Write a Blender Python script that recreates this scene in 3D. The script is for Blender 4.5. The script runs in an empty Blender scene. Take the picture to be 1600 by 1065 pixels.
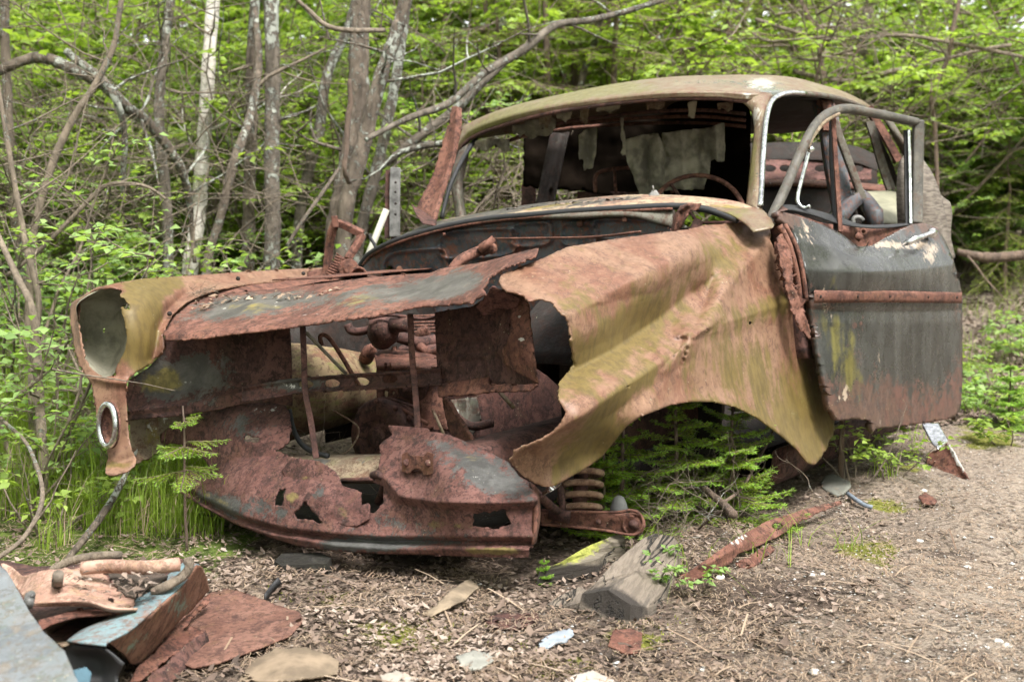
import bpy, math, random
import numpy as np
from mathutils import Matrix, Vector, noise as mn

# ---------------------------------------------------------------- camera, world, light
SC = bpy.context.scene
COL = SC.collection
FPX = 2100.0; PITCH = math.radians(-6.0); CH = 0.92
cam_d = bpy.data.cameras.new('camera'); cam = bpy.data.objects.new('camera', cam_d); COL.objects.link(cam)
cam.location = (0, 0, CH); cam.rotation_euler = (math.radians(90) + PITCH, 0, 0)
cam_d.sensor_width = 36.0; cam_d.lens = FPX / 1600 * 36.0
cam_d.clip_start = 0.05; cam_d.clip_end = 500
cam_d.dof.use_dof = True; cam_d.dof.focus_distance = 3.45; cam_d.dof.aperture_fstop = 4.5
SC.camera = cam
SUN_EL, SUN_AZ = math.radians(58), math.radians(150)     # azimuth clockwise from +Y
wd = bpy.data.worlds.new("World"); SC.world = wd; wd.use_nodes = True
wn = wd.node_tree; wn.nodes.clear()
sky = wn.nodes.new('ShaderNodeTexSky'); sky.sky_type = 'NISHITA'; sky.sun_disc = False
sky.sun_elevation = SUN_EL; sky.sun_rotation = SUN_AZ; sky.dust_density = 3.0; sky.air_density = 1.0; sky.ozone_density = 1.0
hs = wn.nodes.new('ShaderNodeHueSaturation'); hs.inputs['Saturation'].default_value = 0.08
bg = wn.nodes.new('ShaderNodeBackground'); bg.inputs['Strength'].default_value = 0.115
wo = wn.nodes.new('ShaderNodeOutputWorld')
wn.links.new(sky.outputs[0], hs.inputs['Color']); wn.links.new(hs.outputs[0], bg.inputs[0]); wn.links.new(bg.outputs[0], wo.inputs[0])
sd_ = bpy.data.lights.new('sun', 'SUN'); sun = bpy.data.objects.new('sun', sd_); COL.objects.link(sun)
sd_.energy = 1.5; sd_.angle = math.radians(16); sd_.color = (1, .965, .9)
sdir = Vector((math.sin(SUN_AZ) * math.cos(SUN_EL), math.cos(SUN_AZ) * math.cos(SUN_EL), math.sin(SUN_EL)))
sun.rotation_euler = sdir.to_track_quat('Z', 'Y').to_euler()
SC.view_settings.view_transform = 'Standard'; SC.view_settings.look = 'None'
SC.view_settings.exposure = 2.2; SC.view_settings.gamma = 1.0
SC.cycles.use_denoising = True
SC.cycles.max_bounces = 6; SC.cycles.diffuse_bounces = 4; SC.cycles.transparent_max_bounces = 8
SC.cycles.use_adaptive_sampling = True; SC.cycles.adaptive_threshold = 0.02

# ---------------------------------------------------------------- coordinates
CAMP = np.array([0, 0, CH])
FW = np.array([0, math.cos(PITCH), math.sin(PITCH)]); RT = np.array([1., 0, 0]); DN = np.cross(FW, RT)
def W(x, y, t):
    """photo pixel + distance along the view axis -> world point"""
    x = np.asarray(x, float); y = np.asarray(y, float); t = np.asarray(t, float)
    return CAMP + t[..., None] * (FW + ((x - 800) / FPX)[..., None] * RT + ((y - 532.5) / FPX)[..., None] * DN)
def _cf():
    C = np.array([2.38845377, 2.43459254, .974169425]); yaw, pit, rol = 3.76095270, -.0803218202, .0563143212
    fw = np.array([math.cos(yaw) * math.cos(pit), math.sin(yaw) * math.cos(pit), math.sin(pit)])
    r = np.cross(fw, [0, 0, 1]); r /= np.linalg.norm(r); d = np.cross(fw, r)
    r2 = r * math.cos(rol) + d * math.sin(rol); d2 = -r * math.sin(rol) + d * math.cos(rol)
    A = np.stack([r2, d2, fw]); B = np.stack([RT, DN, FW])
    R = B.T @ A; M = np.eye(4); M[:3, :3] = R; M[:3, 3] = CAMP - R @ C
    return M
MCAR = _cf(); MCARI = np.linalg.inv(MCAR)
def CW(x, y, z):
    """car frame (x forward, y its left side, z up) -> world"""
    return MCAR[:3, :3] @ np.array([x, y, z], float) + MCAR[:3, 3]
def D(x, y, ax, val):
    """view distance where the ray through a photo pixel meets the car plane ax = val"""
    i = 'xyz'.index(ax); c = MCARI[:3, :3] @ CAMP + MCARI[:3, 3]
    d = MCARI[:3, :3] @ (FW + (x - 800) / FPX * RT + (y - 532.5) / FPX * DN)
    return (val - c[i]) / d[i]
def PX(p):
    v = np.asarray(p, float) - CAMP
    return 800 + FPX * (v @ RT) / (v @ FW), 532.5 + FPX * (v @ DN) / (v @ FW), v @ FW
def gz(x, y):
    """height of the ground"""
    x = np.asarray(x, float); y = np.asarray(y, float)
    s = lambda a: np.clip(a, 0, 1) ** 2 * (3 - 2 * np.clip(a, 0, 1))
    b = 5.6 + 0.5 * np.sin(x * .9)
    z = .62 * s((y - b) / 4.5) + 3.2 * s((y - 9.5) / 20) + .05 * s((y - 3.2) / 2) * s((1.0 - x) / 3)
    z = z + .028 * np.sin(x * 2.3 + 1) * np.cos(y * 1.9) + .014 * np.sin(x * 5.1 + y * 3.3) + .007 * np.sin(x * 13 - y * 9)
    return z
def G(px, py):
    """ground point under a photo pixel"""
    t = 1.0; lo, hi = 1.0, 60.0
    r = (FW + (px - 800) / FPX * RT + (py - 532.5) / FPX * DN)
    t = 1.5
    while t < 60:
        p = CAMP + r * t
        if p[2] <= gz(p[0], p[1]): break
        t += .01
    return CAMP + r * t
def gp(px, t):
    """ground point at column px and distance t"""
    x = (px - 800) / FPX * t; y = t
    return np.array([x, y, float(gz(x, y))])

# ---------------------------------------------------------------- object helpers
ROOTM = {}
def root(name, label, cat, base, group=None, M=None):
    o = bpy.data.objects.new(name, None); COL.objects.link(o); o.empty_display_size = .1
    if M is None:
        M = np.eye(4); M[:3, 3] = base
    o.matrix_world = Matrix(M.tolist()); ROOTM[o.name] = np.linalg.inv(M)
    o['label'] = label; o['category'] = cat
    if group: o['group'] = group
    return o
def top_of(p):
    while p.parent: p = p.parent
    return p
def tag(o, label=None, cat=None, group=None, kind=None):
    if label: o['label'] = label
    if cat: o['category'] = cat
    if group: o['group'] = group
    if kind: o['kind'] = kind
    return o
def mesh(name, V, F, mat, parent=None, smooth=True, col=None, base=None, mats=None, fm=None, colname='stain'):
    """link world-space verts/faces as ONE mesh object"""
    V = np.asarray(V, float).reshape(-1, 3)
    loc = None
    if parent is not None:
        M = ROOTM[top_of(parent).name]; V = V @ M[:3, :3].T + M[:3, 3]
    elif base is not None:
        loc = np.asarray(base, float); V = V - loc
    me = bpy.data.meshes.new(name)
    if isinstance(F, np.ndarray):
        n = F.shape[1]; me.vertices.add(len(V)); me.vertices.foreach_set('co', V.astype(np.float32).ravel())
        me.loops.add(F.size); me.loops.foreach_set('vertex_index', F.astype(np.int32).ravel())
        me.polygons.add(len(F)); me.polygons.foreach_set('loop_start', np.arange(0, F.size, n, dtype=np.int32))
        me.polygons.foreach_set('loop_total', np.full(len(F), n, dtype=np.int32)); me.update(calc_edges=True); me.validate()
    else:
        me.from_pydata(V.tolist(), [], [list(f) for f in F]); me.update()
    if mats:
        for m in mats: me.materials.append(m)
        if fm is not None: me.polygons.foreach_set('material_index', np.asarray(fm, np.int32))
    else: me.materials.append(mat)
    if smooth: me.polygons.foreach_set('use_smooth', np.ones(len(me.polygons), bool))
    if col is not None and len(col) == len(me.vertices):
        a = me.attributes.new(colname, 'FLOAT_COLOR', 'POINT'); c = np.ones((len(col), 4), np.float32); c[:, :3] = col
        a.data.foreach_set('color', c.ravel())
    o = bpy.data.objects.new(name, me); COL.objects.link(o)
    if parent is not None: o.parent = parent
    if loc is not None: o.location = loc
    return o
def solid(o, th, off=-1.0):
    m = o.modifiers.new('thickness', 'SOLIDIFY'); m.thickness = th; m.offset = off; m.use_even_offset = False
    return o
class MB:
    def __init__(s): s.V = []; s.F = []
    def add(s, V, F):
        k = len(s.V); s.V += [tuple(v) for v in V]; s.F += [tuple(i + k for i in f) for f in F]
    def tube(s, P, R, n=8, cap=True, flat=1.0, up=None, wob=0, seed=0):
        P = np.asarray(P, float); m = len(P); R = np.broadcast_to(np.asarray(R, float), (m,)); T = np.gradient(P, axis=0)
        T /= np.linalg.norm(T, axis=1)[:, None] + 1e-12
        u = np.array(up, float) if up is not None else (np.array([0, 0, 1.]) if abs(T[0][2]) < .9 else np.array([1., 0, 0]))
        V = []; rg = random.Random(seed)
        for i in range(m):
            a = np.cross(T[i], u); a /= np.linalg.norm(a) + 1e-12; b = np.cross(a, T[i])
            if up is None: u = b
            for k in range(n):
                an = 2 * math.pi * k / n; r = R[i] * (1 + (rg.uniform(-wob, wob) if wob else 0))
                V.append(P[i] + a * math.cos(an) * r + b * math.sin(an) * r * flat)
        F = [(i * n + k, i * n + (k + 1) % n, (i + 1) * n + (k + 1) % n, (i + 1) * n + k) for i in range(m - 1) for k in range(n)]
        if cap: F += [tuple(range(n - 1, -1, -1)), tuple(range((m - 1) * n, m * n))]
        s.add(V, F); return s
    def bar(s, P, w, h, side):
        """rectangular bar along points; side = direction of its width"""
        P = np.asarray(P, float); m = len(P); T = np.gradient(P, axis=0); T /= np.linalg.norm(T, axis=1)[:, None] + 1e-12
        w = np.broadcast_to(np.asarray(w, float), (m,)); V = []
        for i in range(m):
            a = np.array(side, float); a -= T[i] * (a @ T[i]); a /= np.linalg.norm(a) + 1e-12; b = np.cross(T[i], a)
            for x, y in ((-1, -1), (1, -1), (1, 1), (-1, 1)): V.append(P[i] + a * x * w[i] / 2 + b * y * h / 2)
        F = [(i * 4 + k, i * 4 + (k + 1) % 4, (i + 1) * 4 + (k + 1) % 4, (i + 1) * 4 + k) for i in range(m - 1) for k in range(4)]
        F += [(3, 2, 1, 0), tuple((m - 1) * 4 + k for k in range(4))]
        s.add(V, F); return s
    def lathe(s, c, axis, prof, n=24, cap=True):
        """prof = [(along, radius)]"""
        c = np.asarray(c, float); ax = np.asarray(axis, float); ax /= np.linalg.norm(ax)
        a = np.cross(ax, [0, 0, 1.] if abs(ax[2]) < .9 else [1., 0, 0]); a /= np.linalg.norm(a); b = np.cross(ax, a)
        V = [c + ax * h + (a * math.cos(2 * math.pi * k / n) + b * math.sin(2 * math.pi * k / n)) * r for h, r in prof for k in range(n)]
        m = len(prof); F = [(i * n + k, i * n + (k + 1) % n, (i + 1) * n + (k + 1) % n, (i + 1) * n + k) for i in range(m - 1) for k in range(n)]
        if cap: F += [tuple(range(n - 1, -1, -1)), tuple(range((m - 1) * n, m * n))]
        s.add(V, F); return s
    def build(s, name, mat, parent=None, smooth=True, base=None, col=None):
        return mesh(name, s.V, s.F, mat, parent, smooth, base=base, col=(np.tile(col, (len(s.V), 1)) if col is not None else None))
def bevel(o, w=.004, seg=2):
    m = o.modifiers.new('bevel', 'BEVEL'); m.width = w; m.segments = seg; m.limit_method = 'ANGLE'; m.angle_limit = math.radians(40)
    return o
def cr(P, k=8, closed=False):
    """Catmull-Rom through points"""
    P = np.asarray(P, float)
    if len(P) < 3 and not closed: return np.array([P[0] + (P[-1] - P[0]) * i / k for i in range(k + 1)])
    Q = np.vstack([P[-1], P, P[0], P[1]]) if closed else np.vstack([2 * P[0] - P[1], P, 2 * P[-1] - P[-2]])
    out = []
    for i in range(len(Q) - 3):
        p0, p1, p2, p3 = Q[i:i + 4]
        for j in range(k):
            t = j / k; out.append(.5 * (2 * p1 + (p2 - p0) * t + (2 * p0 - 5 * p1 + 4 * p2 - p3) * t * t + (3 * p1 - p0 - 3 * p2 + p3) * t ** 3))
    if not closed: out.append(Q[-2])
    return np.array(out)
def nz(P, sc, seed=0, oct=3):
    """fractal noise about -1..1 per point (x,y,z)"""
    return np.array([mn.fractal(Vector((p[0] * sc + seed * 7.3, p[1] * sc - seed * 3.1, p[2] * sc + seed)), 0.9, 2.0, oct) for p in P])

# ---------------------------------------------------------------- sheet metal traced outline with its own curved depth
def segdist(X, A, B):
    d = B - A; L = d @ d + 1e-9; t = np.clip(((X - A) @ d) / L, 0, 1); q = X - (A + t[:, None] * d); return np.hypot(q[:, 0], q[:, 1])
def polysd(X, P):
    """signed distance, + inside; also returns ragged amplitude of the nearest edge"""
    n = len(P); best = np.full(len(X), 1e9); rg = np.zeros(len(X)); ins = np.zeros(len(X), bool)
    for i in range(n):
        a, b = P[i], P[(i + 1) % n]; d = segdist(X, a[:2], b[:2]); m = d < best
        best = np.where(m, d, best); rg = np.where(m, a[2], rg)
        c = (a[1] > X[:, 1]) != (b[1] > X[:, 1]); dy = b[1] - a[1]
        if dy: ins ^= c & (X[:, 0] < (b[0] - a[0]) * (X[:, 1] - a[1]) / dy + a[0])
    return np.where(ins, best, -best), rg
def poly3(P, r):
    return np.array([(p[0], p[1], p[2] if len(p) > 2 else r) for p in P], float)
def tps(C, X, reg=1e-3):
    C = np.asarray(C, float); K = C[:, :2] / 300; v = 1 / C[:, 2]; n = len(C)
    def U(a, b):
        r2 = ((a[:, None] - b[None]) ** 2).sum(2); return .5 * r2 * np.log(r2 + 1e-12)
    A = np.zeros((n + 3, n + 3)); A[:n, :n] = U(K, K) + reg * np.eye(n); A[:n, n] = 1; A[:n, n + 1:] = K; A[n, :n] = 1; A[n + 1:, :n] = K.T
    s = np.linalg.solve(A, np.r_[v, 0, 0, 0]); X = X / 300
    return 1 / (U(X, K) @ s[:n] + s[n] + X @ s[n + 1:])
def pl(X, P):
    """distance to polyline and signed side (+ = left-hand/below side when drawn left to right) """
    best = np.full(len(X), 1e9); side = np.zeros(len(X))
    for i in range(len(P) - 1):
        a = np.array(P[i][:2], float); b = np.array(P[i + 1][:2], float); d = segdist(X, a, b); m = d < best
        best = np.where(m, d, best); cx = (b[0] - a[0]) * (X[:, 1] - a[1]) - (b[1] - a[1]) * (X[:, 0] - a[0]); side = np.where(m, np.sign(cx), side)
    return best, side
def panel(name, out, ctrl, mat, parent, holes=(), step=3.0, rag=1.5, ridges=(), dent=.002, dsc=9, stains=(), base=(0, 0, 0), th=.004, seed=1, smooth_out=0, rfreq=.11, bumps=(), posts=None, **kw):
    P = poly3(out, rag)
    if smooth_out:
        q = cr(P, smooth_out, True); P = q
    x0, y0 = P[:, :2].min(0) - 2 * step; x1, y1 = P[:, :2].max(0) + 2 * step
    nx = int((x1 - x0) / step) + 1; ny = int((y1 - y0) / step) + 1
    gx, gy = np.meshgrid(x0 + np.arange(nx) * step, y0 + np.arange(ny) * step); X = np.stack([gx.ravel(), gy.ravel()], 1)
    N1 = nz(np.c_[X, np.zeros(len(X))], rfreq, seed, 4)
    N2 = nz(np.c_[X, np.zeros(len(X))], .045, seed + 9, 2); N3 = nz(np.c_[X, np.zeros(len(X))], .33, seed + 4, 2)
    s, r = polysd(X, P); s = s + np.where(r > 0, r * (N1 * .9 + N2 * .8 + N3 * .5), 0)
    for h in holes:
        H = poly3(h, max(rag, 1.2)); hs_, hr = polysd(X, H); s = np.minimum(s, -(hs_ + hr * N1 * 1.8))
    S = s.reshape(ny, nx); gyx = np.gradient(S, step); g = np.stack([gyx[1].ravel(), gyx[0].ravel()], 1); gn = np.hypot(g[:, 0], g[:, 1]) + 1e-6
    near = (np.abs(s) < step * .75)
    mv = np.clip(-s / gn, -step * .7, step * .7)[:, None] * g / gn[:, None]
    X2 = np.where(near[:, None], X + mv, X); keepv = (s > 0) | near
    idx = np.arange(nx * ny).reshape(ny, nx); q = np.stack([idx[:-1, :-1], idx[1:, :-1], idx[1:, 1:], idx[:-1, 1:]], -1).reshape(-1, 4)
    q = q[keepv[q].all(1) & ((s[q] > step * .75).any(1) | (s[q].sum(1) > 0))]
    used = np.unique(q); remap = -np.ones(nx * ny, int); remap[used] = np.arange(len(used)); q = remap[q]; X2 = X2[used]
    t = tps(ctrl, X2)
    for P_, amp, wl, wr in ridges:             # amp>0 comes towards the camera; wl = width above/left, wr = below/right
        d, sd = pl(X2, P_); L = np.where(sd < 0, wl, wr); k = np.clip(1 - d / np.maximum(L, 1e-3), 0, 1)
        e0 = np.hypot(*(X2 - np.array(P_[0][:2])).T); e1 = np.hypot(*(X2 - np.array(P_[-1][:2])).T)
        t = t - amp * np.where(sd < 0, k ** 1.5, k ** 1.2)
    for bx, by, rx, ry, an, amp in bumps:
        dx, dy = X2[:, 0] - bx, X2[:, 1] - by; ca, sa = math.cos(math.radians(an)), math.sin(math.radians(an))
        e = ((dx * ca + dy * sa) / rx) ** 2 + ((-dx * sa + dy * ca) / ry) ** 2; t = t - amp * np.exp(-e)
    V = W(X2[:, 0], X2[:, 1], t)
    if dent: 
        n_ = nz(V, dsc, seed + 5, 3); V = V + (V - CAMP) / np.linalg.norm(V - CAMP, axis=1)[:, None] * (n_ * dent)[:, None]
    colr = stainmap(X2, stains, base)
    o = mesh(name, V, q, mat, parent, col=colr, **kw)
    if th: solid(o, th)
    return o
def stainmap(X2, stains, base=(0, 0, 0)):
    c = np.tile(np.array(base, float), (len(X2), 1))
    for ch, bx, by, rx, ry, an, wgt in stains:
        dx, dy = X2[:, 0] - bx, X2[:, 1] - by; ca, sa = math.cos(math.radians(an)), math.sin(math.radians(an))
        e = ((dx * ca + dy * sa) / rx) ** 2 + ((-dx * sa + dy * ca) / ry) ** 2; c[:, 'apw'.index(ch)] += wgt * np.exp(-e)
    return np.clip(c, 0, 1)
def loft(name, rows, mat, parent, ku=6, kv=4, th=.004, dent=.0015, dsc=9, seed=3, stains=(), base=(0, 0, 0), worldpts=False, off=-1.0, **kw):
    """rows of (px,py,t) points (or world points): a smooth sheet through them"""
    R = [np.array(r, float) if worldpts else W(*np.array(r, float).T) for r in rows]
    R = [cr(r, ku) for r in R]; A = np.array(R); A = np.array([cr(A[:, j], kv) for j in range(A.shape[1])])   # j,i,3
    nj, ni = A.shape[:2]; V = A.reshape(-1, 3)
    if dent: V = V + nz(V, dsc, seed, 3)[:, None] * dent * (V - CAMP) / np.linalg.norm(V - CAMP, axis=1)[:, None]
    idx = np.arange(nj * ni).reshape(nj, ni); q = np.stack([idx[:-1, :-1], idx[1:, :-1], idx[1:, 1:], idx[:-1, 1:]], -1).reshape(-1, 4)
    v = V - CAMP; zz = v @ FW; X2 = np.stack([800 + FPX * (v @ RT) / zz, 532.5 + FPX * (v @ DN) / zz], 1)
    o = mesh(name, V, q, mat, parent, col=stainmap(X2, stains, base), **kw)
    if th: solid(o, th, off)
    return o
# ---------------------------------------------------------------- materials
def newmat(name):
    m = bpy.data.materials.new(name); m.use_nodes = True; nt = m.node_tree; nt.nodes.clear()
    out = nt.nodes.new('ShaderNodeOutputMaterial'); p = nt.nodes.new('ShaderNodeBsdfPrincipled'); nt.links.new(p.outputs[0], out.inputs[0])
    return m, nt, p, out
class N:
    def __init__(s, nt): s.nt = nt
    def n(s, typ, **kw):
        o = s.nt.nodes.new(typ)
        for k, v in kw.items():
            if k.startswith('i_'):
                key = k[2:].replace('_', ' '); o.inputs[int(key) if key.isdigit() else key].default_value = v
            else: setattr(o, k, v)
        return o
    def l(s, a, b): s.nt.links.new(a, b)
    def coord(s, scale=(1, 1, 1), kind='Object'):
        t = s.n('ShaderNodeTexCoord'); m = s.n('ShaderNodeMapping'); m.inputs['Scale'].default_value = scale; s.l(t.outputs[kind], m.inputs['Vector']); return m.outputs[0]
    def noise(s, vec, scale, detail=6, rough=.6, dist=0):
        o = s.n('ShaderNodeTexNoise'); o.inputs['Scale'].default_value = scale; o.inputs['Detail'].default_value = detail; o.inputs['Roughness'].default_value = rough; o.inputs['Distortion'].default_value = dist
        if vec is not None: s.l(vec, o.inputs['Vector'])
        return o.outputs['Fac']
    def ramp(s, f, lo, hi, a=0., b=1.):
        o = s.n('ShaderNodeMapRange'); o.interpolation_type = 'SMOOTHSTEP'; s.l(f, o.inputs[0]); o.inputs[1].default_value = lo; o.inputs[2].default_value = hi; o.inputs[3].default_value = a; o.inputs[4].default_value = b; return o.outputs[0]
    def math(s, op, a, b=None, c=None):
        o = s.n('ShaderNodeMath'); o.operation = op
        for i, v in enumerate((a, b, c)):
            if v is None: continue
            if isinstance(v, (int, float)): o.inputs[i].default_value = v
            else: s.l(v, o.inputs[i])
        return o.outputs[0]
    def mix(s, f, a, b, mode='MIX'):
        o = s.n('ShaderNodeMix'); o.data_type = 'RGBA'; o.blend_type = mode
        for i, v in ((0, f), (6, a), (7, b)):
            if isinstance(v, (int, float)): o.inputs[i].default_value = v
            elif isinstance(v, tuple): o.inputs[i].default_value = (*v, 1)
            else: s.l(v, o.inputs[i])
        return o.outputs[2]
    def bump(s, h, strength, dist, prev=None):
        o = s.n('ShaderNodeBump'); o.inputs['Strength'].default_value = strength; o.inputs['Distance'].default_value = dist; s.l(h, o.inputs['Height'])
        if prev is not None: s.l(prev, o.inputs['Normal'])
        return o.outputs[0]
def weathered(name, c1, c2, c3, algae=(.2, .16, .045), paint=(.052, .048, .042), pale=(.42, .41, .38), stretch=(1, 1, 1), rough=.82, pit=1.0, sc=1.0, spec=.3, patchy=1.0, bl=1.0):
    m, nt, p, out = newmat(name); k = N(nt); v = k.coord(); vs = k.coord(stretch)
    a = k.noise(v, 5 * sc, 8, .65, .8); b = k.noise(v, 22 * sc, 8, .72, .5); md = k.noise(v, 10.5 * sc, 7, .7, 1.2); f = k.noise(v, 130 * sc, 4, .7); st = k.noise(vs, 14 * sc, 8, .62, .5); st2 = k.noise(vs, 45 * sc, 6, .65)
    col = k.mix(k.ramp(a, .42, .58), c1, c2); col = k.mix(k.ramp(md, .50, .64, 0, .55 * bl), col, tuple(c1[i] * w for i, w in enumerate((1.05, 1.3, .9)))); col = k.mix(k.ramp(md, .34, .46, .8 * bl, 0), col, tuple(.5 * (x + y) for x, y in zip(c1, c3))); col = k.mix(k.ramp(b, .50, .62, 0, .9 * bl), col, c3)
    col = k.mix(k.ramp(st2, .52, .75, 0, .45), col, tuple(min(1, x * 1.7 + .02) for x in c2))
    col = k.mix(k.ramp(f, .54, .68, 0, .3 + .3 * bl), col, tuple(x * .45 for x in c3)); col = k.mix(k.ramp(f, .30, .42, .35, 0), col, tuple(min(1, x * 1.6) for x in c2))
    fk = k.noise(v, 8.5 * sc, 12, .72, .3); fm_k = k.ramp(fk, .535, .55); col = k.mix(k.math('MULTIPLY', fm_k, .12 + .5 * bl), col, tuple(min(1, x * 1.12 + .01) for x in c2)); fe = k.math('MULTIPLY', k.ramp(fk, .520, .535), k.ramp(fk, .535, .55, 1, 0)); col = k.mix(k.math('MULTIPLY', fe, .6), col, tuple(x * .6 for x in c3))
    g6 = k.noise(v, 58 * sc, 6, .7, .4); col = k.mix(k.ramp(g6, .52, .62, 0, .45 + .3 * bl), col, tuple(x * .75 for x in c3)); col = k.mix(k.ramp(g6, .34, .44, .3, 0), col, tuple(min(1, x * 1.35) for x in c2))
    at = k.n('ShaderNodeAttribute', attribute_name='stain'); sp = k.n('ShaderNodeSeparateColor'); k.l(at.outputs['Color'], sp.inputs[0])
    def mask(ch, nzv, lo=.42, hi=.6, w=1.5):
        x = k.math('ADD', k.math('MULTIPLY', sp.outputs[ch], 1.0), k.math('MULTIPLY', k.math('SUBTRACT', nzv, .5), w)); x = k.ramp(x, lo, hi)
        return k.math('MULTIPLY', x, k.ramp(sp.outputs[ch], .02, .2))
    mp = mask(1, k.math('ADD', k.math('ADD', k.math('MULTIPLY', b, .45), k.math('MULTIPLY', md, .3)), k.math('MULTIPLY', f, .25)), .36, .58, 3.4 * patchy)
    pc = k.mix(k.ramp(st, .4, .68), paint, tuple(x * 1.7 + .008 for x in paint))
    pc = k.mix(k.ramp(st2, .58, .75, 0, .45), pc, tuple(x * 2.2 + .03 for x in paint))
    col = k.mix(mp, col, pc)
    ma = mask(0, k.math('ADD', k.math('MULTIPLY', st, .6), k.math('MULTIPLY', b, .4)), .40, .66, 1.9); al2 = k.mix(k.ramp(st2, .4, .65), algae, tuple(x * .62 for x in algae)); col = k.mix(k.math('MULTIPLY', ma, .88), col, al2)
    mw = mask(2, k.math('ADD', k.math('MULTIPLY', st2, .5), k.math('MULTIPLY', b, .5)), .45, .55, 2.4); col = k.mix(k.math('MULTIPLY', mw, .85), col, pale)
    vs2 = k.n('ShaderNodeTexVoronoi'); vs2.inputs['Scale'].default_value = 75 * sc; k.l(v, vs2.inputs['Vector']); sk = k.math('MULTIPLY', k.ramp(vs2.outputs['Distance'], .10, .16, 1, 0), k.ramp(md, .56, .62)); col = k.mix(k.math('MULTIPLY', sk, .7), col, (.30, .27, .19))
    k.l(col, p.inputs['Base Color'])
    r = k.math('SUBTRACT', k.ramp(b, .3, .7, rough - .08, rough + .1), k.math('MULTIPLY', mp, .28)); k.l(r, p.inputs['Roughness']); p.inputs['Specular IOR Level'].default_value = spec
    vo = k.n('ShaderNodeTexVoronoi'); vo.inputs['Scale'].default_value = 110; k.l(v, vo.inputs['Vector'])
    h = k.math('ADD', k.math('MULTIPLY', f, .6), k.math('MULTIPLY', b, .8)); h = k.math('ADD', h, k.math('MULTIPLY', vo.outputs['Distance'], .35 * pit)); h = k.math('MULTIPLY_ADD', mp, -.35, h)
    k.l(k.bump(h, .5 * pit, .004), p.inputs['Normal'])
    return m
RUST = weathered('rust', (.092, .037, .026), (.150, .066, .046), (.032, .016, .013), bl=.9)
FEND = weathered('rusty_fender_metal', (.135, .060, .037), (.18, .103, .066), (.080, .036, .024), algae=(.115, .084, .022), stretch=(1.7, 1.7, .42), pit=.14, sc=.8, bl=.26, rough=.55, spec=.35)
RUSTD = weathered('dark_rust', (.055, .026, .022), (.09, .04, .032), (.022, .013, .012))
RUSTP = weathered('pitted_rust', (.075, .032, .027), (.118, .053, .044), (.030, .016, .014), pit=1.2, sc=1.3, paint=(.046, .045, .043), algae=(.16, .125, .045))
BLUE = weathered('blue_black_paint', (.028, .038, .05), (.075, .084, .095), (.17, .07, .045), pit=.6, rough=.62, paint=(.012, .016, .022))
DOORM = weathered('dark_green_paint', (.095, .042, .032), (.075, .043, .032), (.045, .024, .019), algae=(.115, .10, .024), paint=(.023, .023, .021), pale=(.33, .26, .2), stretch=(1.6, 1.6, .3), pit=.15, rough=.55, bl=.8, patchy=1.0, spec=.5)
ROOFM = weathered('mossy_roof_paint', (.125, .09, .055), (.15, .115, .072), (.14, .062, .04), algae=(.135, .12, .038), paint=(.052, .055, .046), pale=(.36, .34, .3), stretch=(1, 3, 1), pit=.2, rough=.42, bl=.8, spec=.5)
GREY = weathered('grey_primer', (.065, .06, .05), (.105, .098, .08), (.085, .045, .033), pit=.5)
TAN = weathered('tan_metal', (.13, .10, .07), (.18, .14, .095), (.10, .05, .032), pit=.5)
SCRAPB = weathered('light_blue_scrap', (.095, .15, .17), (.13, .19, .21), (.16, .09, .065), paint=(.15, .27, .31), pit=.6)
SLATE = weathered('slate_paint', (.085, .095, .105), (.12, .13, .14), (.14, .12, .1), pit=.3, rough=.6)
PINK = weathered('pink_vinyl', (.29, .165, .125), (.34, .22, .17), (.18, .11, .08), pit=.5)
BLACKM = weathered('shade_black', (.011, .009, .008), (.018, .014, .012), (.03, .016, .012))  # near-black colour stands in for the shade inside bay and cabin
def simple(name, c, rough=.6, metal=0, var=.25, sc=30, bump=.2, stretch=(1, 1, 1), c2=None, trans=0, spec=.35):
    m, nt, p, out = newmat(name); k = N(nt); v = k.coord(stretch); a = k.noise(v, sc, 6, .65)
    c2 = c2 or tuple(x * (1 - var) for x in c); k.l(k.mix(k.ramp(a, .35, .65), c, c2), p.inputs['Base Color'])
    p.inputs['Roughness'].default_value = rough; p.inputs['Metallic'].default_value = metal; p.inputs['Specular IOR Level'].default_value = spec
    if bump: k.l(k.bump(a, bump, .004), p.inputs['Normal'])
    if trans:
        t = k.n('ShaderNodeBsdfTranslucent'); t.inputs[0].default_value = (*[min(1, x * 1.3) for x in c], 1); mx = k.n('ShaderNodeMixShader'); mx.inputs[0].default_value = trans
        k.l(p.outputs[0], mx.inputs[1]); k.l(t.outputs[0], mx.inputs[2]); k.l(mx.outputs[0], out.inputs[0])
    return m
CHROME = simple('chrome', (.75, .76, .78), .22, 1, .5, 60, .15)
ALU = simple('dull_aluminium', (.17, .165, .16), .6, .4, .6, 25)
RUBBER = simple('black_rubber', (.025, .025, .027), .65)
CLOTH = simple('pale_headliner', (.36, .325, .25), .9, 0, .65, 13, .5, trans=.1)
SEATM = simple('dusty_seat_vinyl', (.25, .24, .17), .7, 0, .35, 8, .3)
SEATF = simple('grey_brown_fabric', (.17, .145, .12), .9, 0, .5, 16, .9, (1, 1, 7), c2=(.075, .06, .05))
PLASTIC = simple('white_plastic', (.36, .35, .30), .4, 0, .15)
STONE = simple('grey_stone', (.2, .19, .18), .85, 0, .4, 20, .6)
CONC = simple('pale_stone', (.55, .53, .5), .85, 0, .3, 40, .5)
WOODG0 = weathered('old_grey_wood', (.17, .145, .12), (.25, .22, .185), (.08, .065, .055), algae=(.3, .3, .06), paint=(.02, .016, .014), stretch=(1, 1, 1), pit=.6, rough=.9)
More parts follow.
